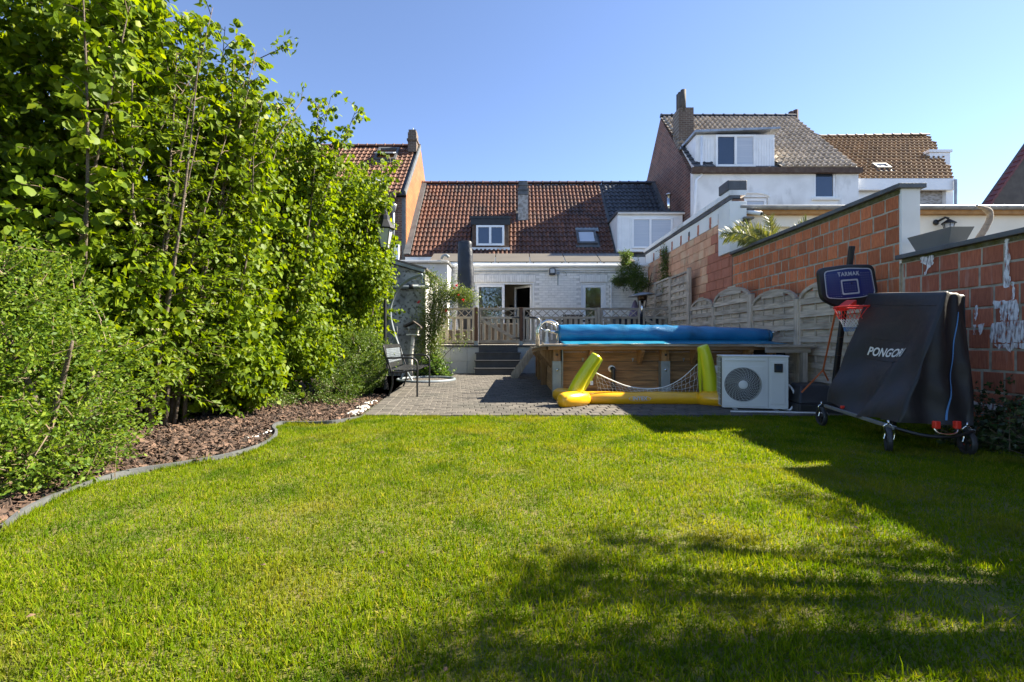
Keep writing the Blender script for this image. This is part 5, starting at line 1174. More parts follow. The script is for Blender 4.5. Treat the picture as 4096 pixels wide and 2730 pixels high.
for k in range(26):
    a = 2 * math.pi * k / 26; gm.tube([hpt(fcx + r * math.cos(a + (r - .05) * 4.2), -.022 + .012 * (r / .22) ** 3, fcz + r * math.sin(a + (r - .05) * 4.2)) for r in (.05, .085, .12, .155, .19, .222)], .0019, 4)
gm.build('fan_grille', M['heatpump'], hp)
MB().lathe([(.055, 0), (.052, .008), (.045, .011), (.01, .011)], hpt(fcx, -.016, fcz), 24, B3 @ Matrix.Rotation(R(90), 3, 'X')).build('grille_hub', M['heatpump'], hp, smooth=True)
for k in range(3):
    a = 2 * math.pi * k / 3 + .5; q = [hpt(fcx + .03 * math.cos(a), .07, fcz + .03 * math.sin(a)), hpt(fcx + .20 * math.cos(a - .15), .06, fcz + .20 * math.sin(a - .15)), hpt(fcx + .205 * math.cos(a + .6), .12, fcz + .205 * math.sin(a + .6)), hpt(fcx + .04 * math.cos(a + 1.1), .12, fcz + .04 * math.sin(a + 1.1))]
    MB().prism(q, ey * .006).build('fan_blade', M['darkplastic'], hp)
hb = MB(); hbox(hb, -.008, .0, .045, HD - .01, H0 + .02, H1 - .02); hb.build('coil', M['black'], hp)
hb = MB()
for k in range(9): hbox(hb, -.017, -.012, .035, HD, H0 + .03 + k * .07, H0 + .034 + k * .07)
for k in range(5): hbox(hb, -.021, -.0175, .045 + k * .055, .048 + k * .055, H0 + .015, H1 - .015)
hb.build('side_grille', M['heatpump'], hp)
hb = MB()
for u in (.13, HW - .16): hbox(hb, u, u + .05, -.03, HD, 0, .022)
hb.build('mounting_feet', M['heatpump'], hp)
tag(MB().tube(smoothpath([hpt(HW + .005, .18, .36), hpt(HW + .07, .12, .30), hpt(HW + .10, .06, .16), hpt(HW + .03, .02, .03), hpt(HW - .05, .05, .012)], 6), .014, 8).build('white_hose', M['whitecord'], smooth=True), 'white hose looping down from the right side of the heat pump', 'hose')
tag(MB().tube(smoothpath([(2.7, 5.62, .03), (3.1, 5.585, .03), (3.5, 5.53, .03), (3.82, 5.52, .025)], 6), .011, 8).build('ground_pipe', M['whitecord'], smooth=True), 'thin white pipe lying on the paving before the heat pump', 'pipe')

# ================================================================ COVERED TABLE TENNIS TABLE
tt = thing('covered_table_tennis_table', 'folded table tennis table under a charcoal fabric cover', 'table', (3.4, 4.2, 0))
NB, NL = Vector((3.10, 3.66, .245)), Vector((3.545, 3.72, 1.295))       # near-left edge, foot and top
FB, FL = Vector((3.295, 4.76, .27)), Vector((3.68, 4.70, 1.395))
NRB, NRT = Vector((3.63, 3.58, .235)), Vector((3.75, 3.76, 1.27))
FRB, FRT = Vector((3.98, 4.72, .27)), Vector((3.92, 4.72, 1.36))
NM = Vector((3.66, 3.71, 1.335)); FM = Vector((3.82, 4.72, 1.42))
loop = [(FB, FL), (NB, NL), (NRB, NRT), (FRB, FRT)]
def cover(side, s, v):
    """side 0: long left face, 1: near end, 2: right, 3: far"""
    (b0, t0), (b1, t1) = loop[side], loop[(side + 1) % 4]
    b = b0.lerp(b1, s); t = t0.lerp(t1, s); p = b.lerp(t, v); nrm = ((b1 - b0).cross(t0 - b0)).normalized() * 1.0
    off = 0
    if side == 0:
        off += -.085 * math.sin(math.pi * s) * math.sin(math.pi * min(1, v * 1.05)) ** 1.2      # sags between the edges
        off += .020 * math.sin(9 * s + 7 * v) * (1 - v) + .016 * math.sin(15 * v - 8 * s) * (1 - v) ** 1.5 * 1.2
        off += .055 * max(0, 1 - abs((s - .62) - .30 * (v - .2)) / .10) * max(0, 1 - v * 1.3)
        p = p + Vector((0, 0, -.075 * math.exp(-((s - .47) / .22) ** 2) * (1 - v) ** 3))
    elif side == 1:
        off += .018 * math.sin(11 * s + 8 * v) * (1 - v * .5) + .012 * math.sin(23 * v + 4 * s) * (1 - v) + .04 * math.sin(math.pi * v) * (1 - s) * 1.0
    else: off += .012 * math.sin(9 * s + 6 * v)
    return p + nrm * off
V = []; fs = []; NS = (48, 30, 20, 20); NV = 46
ring = [(sd_, q / NS[sd_]) for sd_ in range(4) for q in range(NS[sd_])]; nr = len(ring)
for j in range(NV + 1):
    for sd_, s in ring:
        p = cover(sd_, s, j / NV)
        # round the four upright edges and the top
        V.append(p)
for j in range(NV):
    for k in range(nr): fs.append((j * nr + k, j * nr + (k + 1) % nr, (j + 1) * nr + (k + 1) % nr, (j + 1) * nr + k))
# roof of the cover
topc = [V[NV * nr + k] for k in range(nr)]; rim = []
cen = sum(topc, Vector()) / nr
for f_, dz in ((.86, .006), (.5, .012), (.12, .014)):
    b = len(V); V += [Vector((cen.x + (p.x - cen.x) * f_, cen.y + (p.y - cen.y) * (f_ if f_ < .8 else .97), p.z * f_ + cen.z * (1 - f_) + dz)) for p in topc]
    o_ = b - nr; fs += [(o_ + k, o_ + (k + 1) % nr, b + (k + 1) % nr, b + k) for k in range(nr)]
fs.append(tuple(len(V) - nr + k for k in range(nr)))
cv = MB().add(V, fs).build('cover', M['tarp'], tt, smooth=True)
def on_cover(side, s, v, off):
    p = cover(side, s, v); e = .004; a = cover(side, min(1, s + e), v) - cover(side, max(0, s - e), v); b = cover(side, s, min(1, v + e)) - cover(side, s, max(0, v - e)); return p + a.cross(b).normalized() * off
def to_sv(x, y):
    """place on the left face of the cover that shows at a spot of the photograph"""
    best = None; s, v = .5, .5
    for it in range(40):
        p = cover(0, s, v); X = 2048 + F * p.x / p.y; Y = 1365 - F * (p.z - EYE) / p.y
        e = 1e-3; ps = cover(0, s + e, v); pv = cover(0, s, v + e)
        J = np.array([[(2048 + F * ps.x / ps.y - X) / e, (2048 + F * pv.x / pv.y - X) / e], [(1365 - F * (ps.z - EYE) / ps.y - Y) / e, (1365 - F * (pv.z - EYE) / pv.y - Y) / e]])
        d_ = np.linalg.solve(J, np.array([x - X, y - Y])); s = min(max(s + .6 * d_[0], 0), 1); v = min(max(v + .6 * d_[1], 0), 1)
    return s, v
V_, Fc = text_mesh('PONGORI', 1.0, .22, .025, 1.0)
xa = min(v.x for v in V_); xb = max(v.x for v in V_); ya = min(v.y for v in V_); yb = max(v.y for v in V_)
sA, vA = to_sv(3474, 1404); sB, vB = to_sv(3618, 1411); s1, v1 = to_sv(3545, 1388); s2, v2 = to_sv(3545, 1425)
P_ = []
for v in V_:
    t = (v.x - xa) / (xb - xa); q = (v.y - ya) / (yb - ya) - .5
    P_.append(on_cover(0, sA + (sB - sA) * t, vA + (vB - vA) * t + q * abs(v1 - v2), .006))
MB().add(P_, Fc).build('brand_print', M['whiteprint'], cv)
def strip(side, pts, w, m, name, off=.004, n=26):
    P = []
    for k in range(n + 1):
        t = k / n; L = (len(pts) - 1) * t; i = min(int(L), len(pts) - 2); u = L - i; s = pts[i][0] + (pts[i + 1][0] - pts[i][0]) * u; v = pts[i][1] + (pts[i + 1][1] - pts[i][1]) * u
        P += [on_cover(side, max(s - w, 0), v, off), on_cover(side, min(s + w, 1), v, off)]
    MB().add(P, [(2 * k, 2 * k + 1, 2 * k + 3, 2 * k + 2) for k in range(n)]).build(name, m, cv)
strip(1, [(.62, .03), (.62, .86)], .014, M['bluestripe'], 'blue_strip', .005)
# pocket seams
sv = [to_sv(x, y) for x, y in ((3455, 1428), (3600, 1450))]; sv2 = [to_sv(x, y) for x, y in ((3495, 1355), (3635, 1368))]
for q in (sv, sv2): MB().tube([on_cover(0, q[0][0] + (q[1][0] - q[0][0]) * k / 12, q[0][1] + (q[1][1] - q[0][1]) * k / 12, .002) for k in range(13)], .0022, 5).build('seam', M['tarp'], cv)
MB().tube([on_cover(0, k / 20, .90, .002) for k in range(1, 20)], .0025, 5).build('seam', M['tarp'], cv)
# chassis
fr1 = Vector((3.08, 3.66, .20)); fr2 = Vector((3.29, 4.78, .22)); fr3 = Vector((3.62, 3.57, .19)); fr4 = Vector((4.0, 4.75, .22)); mid = Vector((3.33, 3.50, .165))
MB().bar(fr1, fr2, .03, .03).build('chassis_rail', M['planter'], tt, bevel=.004); MB().bar(fr3, fr4, .03, .03).build('chassis_rail', M['planter'], tt, bevel=.004)
MB().tube(smoothpath([fr1, Vector((3.18, 3.55, .17)), Vector((3.27, 3.51, .162)), mid, Vector((3.42, 3.505, .165)), fr3], 5), .013, 8).build('chassis_rail', M['blackmetal'], tt, smooth=True)
MB().bar(Vector((3.16, 3.9, .25)), Vector((3.45, 3.62, .25)), .03, .04).build('cross_bar', M['blackmetal'], tt)
MB().tube(smoothpath([(3.255, 3.52, .27), (3.26, 3.50, .205), (3.31, 3.49, .185), (3.385, 3.49, .185), (3.425, 3.50, .21), (3.43, 3.52, .26)], 5), .009, 8).build('release_loop', M['steel'], tt, smooth=True)
for x in (3.265, 3.425): MB().box(x - .022, x + .022, 3.485, 3.52, .225, .285).build('release_handle', M['red'], tt, bevel=.008)
MB().box(3.235, 3.262, 4.46, 4.49, .235, .265).build('release_handle', M['red'], tt, bevel=.006)
def wheel(c, yaw, lock, r=.098):
    c = Vector(c); Mz = Matrix.Rotation(yaw, 3, 'Z') @ Matrix.Rotation(R(90), 3, 'X')
    w = MB().lathe([(r * .72, -.017), (r * .93, -.019), (r, -.010), (r, .010), (r * .93, .019), (r * .72, .017)], c, 28, Mz); w.f = w.f[:-2]; w.f += [(5 * 28 + k, 5 * 28 + (k + 1) % 28, (k + 1) % 28, k) for k in range(28)]
    wo = w.build('wheel', M['darkplastic'], tt, smooth=False)
    sp = MB(); ax = Mz @ Vector((0, 0, 1))
    sp.lathe([(.018, -.016), (.018, .016)], c, 12, Mz)
    for k in range(3):
        a = k * 2 * math.pi / 3 + .5; d_ = Mz @ Vector((math.cos(a), math.sin(a), 0)); sp.bar(c + d_ * .012, c + d_ * r * .78, .024, .02, ax)
    sp.build('spokes', M['black'], wo)
    fk = MB()
    for s_ in (-1, 1):
        o_ = ax * .030 * s_; fk.tube(smoothpath([c + o_, c + o_ + Vector((.012, 0, .05)), c + o_ * 1.0 + Vector((0, 0, r + .005)), c + o_ * .4 + Vector((0, 0, r + .026)), c + Vector((0, 0, r + .03))], 5), .0065, 7)
    fk.tube([c + Vector((0, 0, r + .025)), c + Vector((0, 0, r + .06))], .009, 8); fk.build('fork', M['steel'], wo, smooth=True)
    if lock: MB().obox(c + ax * -.0 + Matrix.Rotation(yaw, 3, 'Z') @ Vector((.045, -.03, -.01)), (.045, .03, .045), Matrix.Rotation(yaw + .4, 3, 'Z')).build('brake', M['red'], wo, bevel=.006)
wheel((3.06, 3.70, .098), R(58), 0); wheel((3.60, 3.60, .098), R(75), 1); wheel((3.285, 4.83, .098), R(80), 1); wheel((3.98, 4.78, .098), R(70), 0)

# ================================================================ BASKETBALL HOOP
bh_ = thing('basketball_hoop', 'portable basketball hoop with navy board and red rim behind the covered table', 'basketball hoop', (3.8, 5.6, 0))
BD = 5.05; bc = W(3398, 1140, BD)
byaw = R(14); Mb = Matrix.Rotation(byaw, 3, 'Z') @ Matrix.Rotation(R(-4), 3, 'X') @ Matrix.Rotation(R(-5.5), 3, 'Y')
def bpt(u, z, d=0): return bc + Mb @ Vector((u * 1.17, d, z * 1.02))
# outline traced in board coordinates (rounded trapezoid, pointed bottom)
def rounded(pts, rad, n=5):
    out = []
    for i in range(len(pts)):
        p = Vector((*pts[i], 0)); a = Vector((*pts[i - 1], 0)); b = Vector((*pts[(i + 1) % len(pts)], 0)); da = (a - p).normalized(); db = (b - p).normalized(); r = min(rad, (a - p).length * .45, (b - p).length * .45)
        s, e = p + da * r, p + db * r
        for k in range(n + 1): t = k / n; q = s * (1 - t) ** 2 + p * 2 * t * (1 - t) + e * t * t; out.append((q.x, q.y))
    return out
outer = rounded([(-.345, -.13), (-.335, .205), (0, .225), (.335, .205), (.345, -.13), (.17, -.235), (-.17, -.235)], .075)
MB().prism([bpt(u, z, 0) for u, z in outer], Mb @ Vector((0, .045, 0))).build('backboard', M['black'], bh_, bevel=.008)
def ringface(pts, w, d, name, m, par):
    cx = sum(p[0] for p in pts) / len(pts); cz = sum(p[1] for p in pts) / len(pts); n = len(pts)
    hx_ = max(abs(p[0] - cx) for p in pts); hz_ = max(abs(p[1] - cz) for p in pts)
    inn = [(cx + (x - cx) * (1 - w / hx_), cz + (z - cz) * (1 - w / hz_)) for x, z in pts]
    MB().add([bpt(x, z, d) for x, z in pts] + [bpt(x, z, d) for x, z in inn], [(k, (k + 1) % n, n + (k + 1) % n, n + k) for k in range(n)]).build(name, m, par)
face = rounded([(-.298, -.125), (-.288, .165), (0, .187), (.288, .165), (.298, -.125), (.12, -.150), (-.12, -.150)], .045)
fo_ = MB().prism([bpt(u, z, -.004) for u, z in face], Mb @ Vector((0, .003, 0))).build('board_face', M['boardblue'], bh_)
ringface(face, .011, -.0055, 'board_line', M['greyprint'], fo_)
sqo = rounded([(-.105, -.105), (-.105, .06), (.105, .06), (.105, -.105)], .018); ringface(sqo, .017, -.0055, 'target_square', M['greyprint'], fo_)
V_, Fc = text_mesh('TARMAK', .060, 0, .0022, 1.15); MB().add([bpt(v.x, v.y + .118, -.006) for v in V_], Fc).build('brand_print', M['greyprint'], fo_)
dots = MB()
for i in range(19):
    for j in range(11):
        u, z = -.27 + i * .03, -.118 + j * .0265
        if abs(u) < .10 and (z > .085): continue
        if (abs(abs(u) - .098) < .022 and -.125 < z < .08) or (abs(u) < .12 and (abs(z + .098) < .02 or abs(z - .052) < .02)): continue
        if z > .145: continue
        dots.add([bpt(u - .0055, z - .0022, -.0056), bpt(u + .0055, z - .0022, -.0056), bpt(u + .0055, z + .0022, -.0056), bpt(u - .0055, z + .0022, -.0056)], [(0, 1, 2, 3)])
dots.build('dot_print', M['greyprint'], fo_)
rc = W(3420, 1230, 4.80); RR = .185
rm_ = MB().tube([rc + Vector((RR * math.cos(2 * math.pi * k / 40), RR * math.sin(2 * math.pi * k / 40), 0)) for k in range(40)], .010, 8, closed=True)
rm_.build('rim', M['red'], bh_, smooth=True)
b0 = bpt(-.01, -.20, -.01)
MB().hexa([rc + Vector((-.075, RR - .01, -.03)), rc + Vector((.04, RR - .01, -.03)), b0 + Vector((.05, 0, -.02)), b0 + Vector((-.06, 0, -.02)), rc + Vector((-.075, RR - .01, .012)), rc + Vector((.04, RR - .01, .012)), b0 + Vector((.05, 0, .035)), b0 + Vector((-.06, 0, .035))]).build('rim_bracket', M['red'], bh_, bevel=.004)
def netpart(f0, f1, m, name):
    mb = MB(); n = 12; lv = [(.0, RR), (.10, .145), (.15, .115), (.19, .098), (.225, .088), (.255, .08)]
    def at(t): 
        k = min(int(t), len(lv) - 2); u = t - k; return lv[k][0] + (lv[k + 1][0] - lv[k][0]) * u, lv[k][1] + (lv[k + 1][1] - lv[k][1]) * u
    for k in range(n):
        for sgn in (-1, 1):
            P = []
            for q in range(f0, f1 + 1):
                dz, r = at(q / 2); a = 2 * math.pi * (k + sgn * .25 * (q % 4 if q % 4 < 3 else 1)) / n; sw = .012 * (dz / .25); P.append(rc + Vector((r * math.cos(a) - sw, r * math.sin(a), -dz)))
            mb.tube(P, .0030, 5, caps=False)
    mb.build(name, m, bh_)
netpart(0, 3, M['red'], 'net_top'); netpart(3, 7, M['whitecord'], 'net_middle'); netpart(7, 10, M['bluestripe'], 'net_bottom')
pt_, pb_ = W(3408, 985, 5.22), W(3330, 1600, 5.50)
MB().bar(pb_, pt_, .05, .05, (0, 1, 0)).build('pole', M['blackmetal'], bh_, bevel=.008)
for t in (.30, .42, .86): q = pb_.lerp(pt_, t); MB().obox(q, (.053, .053, .004), Matrix.Rotation(R(-7), 3, 'Y')).build('pole_ring', M['steel'], bh_)
MB().bar(bpt(0, 0, .045), pb_.lerp(pt_, .80), .12, .06).build('board_mount', M['blackmetal'], bh_)
hb = MB(); bb = [(3.50, 5.55), (4.02, 5.50), (4.10, 6.0), (3.62, 6.05)]; tb = [(3.56, 5.60), (3.98, 5.56), (4.04, 5.95), (3.66, 6.0)]
hb.hexa([(x, y, 0) for x, y in bb] + [(x, y, .13) for x, y in bb]); hb.build('water_base', M['darkplastic'], bh_, bevel=.02)
MB().hexa([(x, y, .131) for x, y in bb] + [(x, y, .135) for x, y in tb[:0]] + [(3.62, 5.72, .34), (3.98, 5.70, .34), (4.04, 5.95, .36), (3.68, 6.0, .36)]).build('base_top', M['darkplastic'], bh_, bevel=.025)
st = thing('orange_strap', 'orange tie-down strap hanging from the basketball board', 'strap', (3.75, 5.4, 0))
s0, s1_, s2_, s3_ = W(3345, 1238, 5.1), W(3292, 1482, 5.45), W(3206, 1571, 5.5), W(3314, 1524, 5.5)
MB().bar(s0, s1_, .022, .003, (0, 1, 0)).build('upper_strap', M['orange'], st); MB().bar(s1_, s2_, .018, .003, (0, 1, 0)).build('lower_strap', M['orange'], st); MB().bar(s1_, s3_, .02, .003, (0, 1, 0)).build('lower_strap', M['orange'], st)

# ================================================================ BENCH
be = thing('metal_bench', 'black metal garden bench with openwork back on the paving', 'bench', (-1.8, 8, 0))
fn, ff, rn, rf = Vector((-1.503, 7.22, 0)), Vector((-1.607, 8.85, 0)), Vector((-1.967, 7.22, 0)), Vector((-2.12, 8.85, 0))
def bside(fp, rp):
    fwd = (fp - rp); L = fwd.length; fwd.normalize(); z = Vector((0, 0, 1)); r = .016
    MB().tube(smoothpath([fp, fp + z * .30, fp + z * .52, fp - fwd * .03 + z * .60, fp - fwd * .13 + z * .635, rp + fwd * .09 + z * .63, rp - fwd * .02 + z * .63], 5), r, 8).build('armrest', M['blackmetal'], be, smooth=True)
    MB().tube(smoothpath([rp, rp + fwd * .07 + z * .22, rp + fwd * .05 + z * .42, rp - fwd * .02 + z * .63, rp - fwd * .08 + z * .83], 5), r, 8).build('rear_leg', M['blackmetal'], be, smooth=True)
    MB().tube(smoothpath([rp + fwd * .06 + z * .415, rp + fwd * .22 + z * .405, fp - fwd * .10 + z * .435, fp + z * .425], 5), r * .9, 8).build('seat_rail', M['blackmetal'], be, smooth=True)
    return fwd
fw = bside(fn, rn); bside(ff, rf)
for k in range(7):
    t = .10 + k * .13; zz = .432 + .008 * math.sin(t * 5) ; a = rn.lerp(fn, t) + Vector((0, .01, zz)); b = rf.lerp(ff, t) + Vector((0, -.01, zz)); MB().bar(a, b, .048, .008).build('slat', M['blackmetal'], be)
def bk(t, h): # point on the back: t along, h up the back
    base = rn.lerp(rf, t); return base + Vector((0, 0, .46 + h)) - fw * (.0 + .17 * h)
for h0, h1 in ((.0, .08), (.32, .385)): MB().add([bk(0, h0), bk(1, h0), bk(1, h1), bk(0, h1), *[bk(a, h) - fw * .02 for a, h in ((0, h0), (1, h0), (1, h1), (0, h1))]], [(0, 1, 2, 3), (7, 6, 5, 4), (0, 4, 5, 1), (1, 5, 6, 2), (2, 6, 7, 3), (3, 7, 4, 0)]).build('back_rail', M['blackmetal'], be)
for t in (.02, .98): MB().bar(bk(t, .07), bk(t, .33), .05, .02, (1, 0, 0)).build('back_stile', M['blackmetal'], be)
ow = MB()
for k in range(26):
    for sg in (-1, 1):
        t0 = .02 + k * .96 / 26; P = []
        for q in range(5): h = .08 + .24 * q / 4; P.append(bk(min(.98, max(.02, t0 + sg * .035 * math.sin(math.pi * q / 2))), h) - fw * .008)
        ow.tube(P, .0065, 5, caps=False)
ow.build('openwork_back', M['greytube'], be)

# ================================================================ HANGING CHAIR STAND, LAMP POST, BIRD TABLE
hs = thing('hanging_chair_stand', 'grey curved pole on a round floor ring beside the bench', 'chair stand', (-1.93, 10.2, 0))
rc_ = Vector((-1.93, 10.25, .035)); MB().tube([rc_ + Vector((.63 * math.cos(2 * math.pi * k / 48), .66 * math.sin(2 * math.pi * k / 48), 0)) for k in range(48)], .032, 10, closed=True).build('floor_ring', M['greytube'], hs, smooth=True)
jn = W(1622, 1478, 10.5)
MB().tube(smoothpath([jn, W(1600, 1400, 10.6), W(1578, 1340, 10.6), W(1562, 1270, 10.6), W(1565, 1215, 10.6), W(1590, 1160, 10.5), W(1635, 1120, 10.4), W(1690, 1099, 10.3)], 6), .034, 10).build('curved_pole', M['greytube'], hs, smooth=True)
MB().tube([jn, W(1650, 1526, 9.85)], .024, 8).build('strut', M['greytube'], hs, smooth=True); MB().tube([jn, W(1600, 1524, 10.2)], .024, 8).build('strut', M['greytube'], hs, smooth=True)
c = W(1690, 1100, 10.3)
for k in range(5): MB().tube([c + Vector((.008 * math.cos(a), .003 * k, -.028 - .035 * k + .018 * math.sin(a))) for a in (2 * math.pi * q / 8 for q in range(8))], .004, 5, closed=True).build('chain_link', M['steel'], hs)
lp = thing('lamp_post', 'black lantern lamp post standing in the hedge beside the shed', 'lamp post', (-2.37, 8.5, 0)); LD = 8.5
def lz(y): return W(0, y, LD).z
lx = W(1540, 0, LD).x; ly = LD
MB().lathe([(.07, 0), (.06, .1), (.032, .2), (.030, lz(1100)), (.05, lz(1095)), (.05, lz(1085)), (.028, lz(1080)), (.028, lz(1010)), (.055, lz(1005)), (.04, lz(998))], (lx, ly, 0), 12).build('post', M['blackmetal'], lp, smooth=False)
lt = Matrix.Rotation(R(45), 3, 'Z')
for sgn in ((-1, -1), (1, -1), (1, 1), (-1, 1)): MB().tube([(lx + sgn[0] * .06, ly + sgn[1] * .06, lz(993)), (lx + sgn[0] * .115, ly + sgn[1] * .115, lz(918))], .009, 6).build('lantern_bar', M['blackmetal'], lp)
for (a, b) in (((-1, -1), (1, -1)), ((1, -1), (1, 1)), ((1, 1), (-1, 1)), ((-1, 1), (-1, -1))):
    MB().add([(lx + a[0] * .058, ly + a[1] * .058, lz(992)), (lx + b[0] * .058, ly + b[1] * .058, lz(992)), (lx + b[0] * .112, ly + b[1] * .112, lz(919)), (lx + a[0] * .112, ly + a[1] * .112, lz(919))], [(0, 1, 2, 3)]).build('lantern_pane', M['lampglass'], lp)
MB().lathe([(.19, lz(916)), (.185, lz(912)), (.09, lz(882)), (.085, lz(866)), (.05, lz(858)), (.05, lz(850)), (.022, lz(842)), (.03, lz(830)), (.012, lz(822)), (.014, lz(808))], (lx, ly, 0), 8).build('lantern_roof', M['blackmetal'], lp)
MB().box(lx - .07, lx + .07, ly - .07, ly + .07, lz(996), lz(992.5)).build('lantern_base', M['blackmetal'], lp)
bt = thing('bird_table', 'rustic bird table with thatched roof on a birch trunk', 'bird table', (-2.35, 10.9, 0)); bd = 10.9
tp = W(1652, 1342, bd)
MB().tube([W(1641, 1505, bd), W(1643, 1430, bd), W(1650, 1380, bd), tp], [.06, .05, .046, .04], 10).build('birch_trunk', M['birch'], bt, smooth=True)
pk_, el_, er_ = W(1657, 1288, bd), W(1619, 1307, bd), W(1688, 1311, bd)
for a, b in ((pk_, el_), (pk_, er_)): MB().hexa([a + Vector((0, -.16, -.02)), b + Vector((0, -.16, -.02)), b + Vector((0, .2, -.02)), a + Vector((0, .2, -.02)), a + Vector((0, -.16, .02)), b + Vector((0, -.16, .02)), b + Vector((0, .2, .02)), a + Vector((0, .2, .02))]).build('roof_board', M['roughwood'], bt)
for x, y, m in ((1633, 1308, 'birch'), (1674, 1310, 'birch')): a = W(x, y, bd - .1); b = W(x + (6 if x < 1650 else -3), 1333, bd - .1); MB().tube([a, b], .022, 8).build('roof_post', M[m], bt)
MB().box(W(1622, 0, bd).x, W(1684, 0, bd).x, bd - .16, bd + .18, W(0, 1318, bd).z - .004, W(0, 1318, bd).z + .006).build('feeder_rail', M['roughwood'], bt)
MB().box(W(1630, 0, bd).x, W(1676, 0, bd).x, bd - .15, bd + .17, tp.z, tp.z + .03).build('tray', M['birch'], bt)
bo = thing('grey_board', 'pale grey plastic board leaning against the shed behind the bench', 'board', W(1585, 1480, 11.3)); MB().obox(W(1584, 1395, 11.35), (.12, .03, 1.1), Matrix.Rotation(R(-3), 3, 'Y')).build('sheet', M['galv'], bo, bevel=.01)

# ================================================================ ON THE TERRACE
um = thing('covered_parasol', 'closed parasol in a dark charcoal cover standing left of the patio door', 'parasol', (-1.35, 13.4, TERR_Z)); ud = 13.4
V = []; n = 20; sec = [(967, 1862, 20), (970, 1860, 26), (1000, 1860, 28), (1080, 1863, 31), (1160, 1865, 33), (1240, 1866, 35), (1330, 1867, 34)]
for i in range(len(sec) * 5 - 4):
    k = min(i // 5, len(sec) - 2); u = (i - k * 5) / 5; y = sec[k][0] * (1 - u) + sec[k + 1][0] * u; xm = sec[k][1] * (1 - u) + sec[k + 1][1] * u; w = sec[k][2] * (1 - u) + sec[k + 1][2] * u
    c = W(xm, y, ud)
    for q in range(n):
        a = 2 * math.pi * q / n; rr_ = w / F * ud * (1 + .05 * math.sin(i * 1.3 + q) + .03 * math.sin(q * 3 + i * .7)); s4 = (abs(math.cos(a)) ** 4 + abs(math.sin(a)) ** 4) ** -.25
        V.append((c.x + rr_ * math.cos(a) * s4, c.y + rr_ * math.sin(a) * s4 * .8, c.z))
m_ = len(V) // n
MB().add(V, [(i * n + q, i * n + (q + 1) % n, (i + 1) * n + (q + 1) % n, (i + 1) * n + q) for i in range(m_ - 1) for q in range(n)] + [tuple(range(n)), tuple((m_ - 1) * n + q for q in range(n))[::-1]]).build('cover', M['parasoltarp'], um, smooth=True)
MB().tube([(W(1867, 0, ud).x, ud, TERR_Z), (W(1867, 0, ud).x, ud, 1.2)], .04, 10).build('pole', M['blackmetal'], um); MB().box(W(1867, 0, ud).x - .4, W(1867, 0, ud).x + .4, ud - .3, ud + .3, TERR_Z, TERR_Z + .06).build('base_plate', M['darkplastic'], um)
ph_ = thing('patio_heater', 'mushroom patio heater with tilted steel hood near the tall screens', 'patio heater', (W(2568, 0, 13.2).x, 13.2, TERR_Z)); pd = 13.2; px_ = W(2569, 0, pd).x
Mh = Matrix.Rotation(R(-5), 3, 'Y')
MB().lathe([(.40, .0), (.36, .025), (.2, .07), (.03, .10), (.03, .095), (.2, .06), (.38, .0)], W(2567, 1184, pd), 28, Mh).build('hood', M['zinc'], ph_, smooth=True)
MB().lathe([(.10, W(0, 1203, pd).z), (.13, W(0, 1197, pd).z), (.13, W(0, 1180, pd).z), (.08, W(0, 1172, pd).z)], (px_, pd, 0), 16).build('burner', M['burnermetal'], ph_, smooth=False)
MB().tube([(px_, pd, TERR_Z + .8), (px_, pd, W(0, 1204, pd).z)], .045, 12).build('pole', M['steel'], ph_, smooth=True); MB().lathe([(.24, TERR_Z), (.2, TERR_Z + .7), (.08, TERR_Z + .82)], (px_, pd, 0), 16).build('tank_housing', M['darkplastic'], ph_, smooth=False)
tag(MB().lathe([(.30, TERR_Z), (.32, 1.2), (.26, 1.45), (.15, 1.75), (.06, 2.05), (.02, 2.12)], (W(2540, 0, 13.6).x, 13.6, 0), 11, None).build('lavender_cover', M['plum']), 'lavender fabric cover slumped over a parasol behind the gates', 'cover')
bx = thing('dark_storage_box', 'dark plastic storage box behind the double lattice gate', 'box', (W(2550, 0, 13.1).x, 13.1, TERR_Z)); MB().box(W(2462, 0, 12.95).x, W(2648, 0, 12.95).x, 12.95, 13.3, TERR_Z, 1.55).build('body', mat('navy_plastic', (.025, .03, .045), .5), bx, bevel=.02); MB().box(W(2456, 0, 12.95).x, W(2654, 0, 12.95).x, 12.9, 13.33, 1.552, 1.60).build('lid', M['darkplastic'], bx, bevel=.015)
tb_ = thing('dining_table', 'dark garden table behind the long fence panel', 'table', (1.3, 13.9, TERR_Z)); MB().box(.95, 2.4, 13.6, 14.4, 1.50, 1.535).build('table_top', M['darkplastic'], tb_)
for x, y in ((1.0, 13.65), (2.35, 13.65), (1.0, 14.35), (2.35, 14.35)): MB().box(x - .03, x + .03, y - .03, y + .03, TERR_Z, 1.499).build('leg', M['darkplastic'], tb_)
for k, (cx, lab) in enumerate(((1.75, 'brown sling garden chair seen through the lattice of the long panel'),)):
    c = thing('garden_chair', lab, 'chair', (cx, 13.3, TERR_Z)); w = .27
    for s in (-1, 1):
        MB().tube([(cx + s * w, 13.05, TERR_Z), (cx + s * w, 13.10, 1.66)], .015, 8).build('rear_leg', M['blackmetal'], c); MB().tube([(cx + s * w, 13.5, TERR_Z), (cx + s * w, 13.5, 1.22)], .015, 8).build('front_leg', M['blackmetal'], c); MB().tube([(cx + s * w, 13.5, 1.4), (cx + s * w, 13.08, 1.42)], .015, 8).build('armrest', M['blackmetal'], c)
    MB().box(cx - w + .02, cx + w - .02, 13.07, 13.085, 1.28, 1.66).build('backrest', M['wicker'], c); MB().box(cx - w + .02, cx + w - .02, 13.1, 13.5, 1.21, 1.225).build('seat', M['wicker'], c)
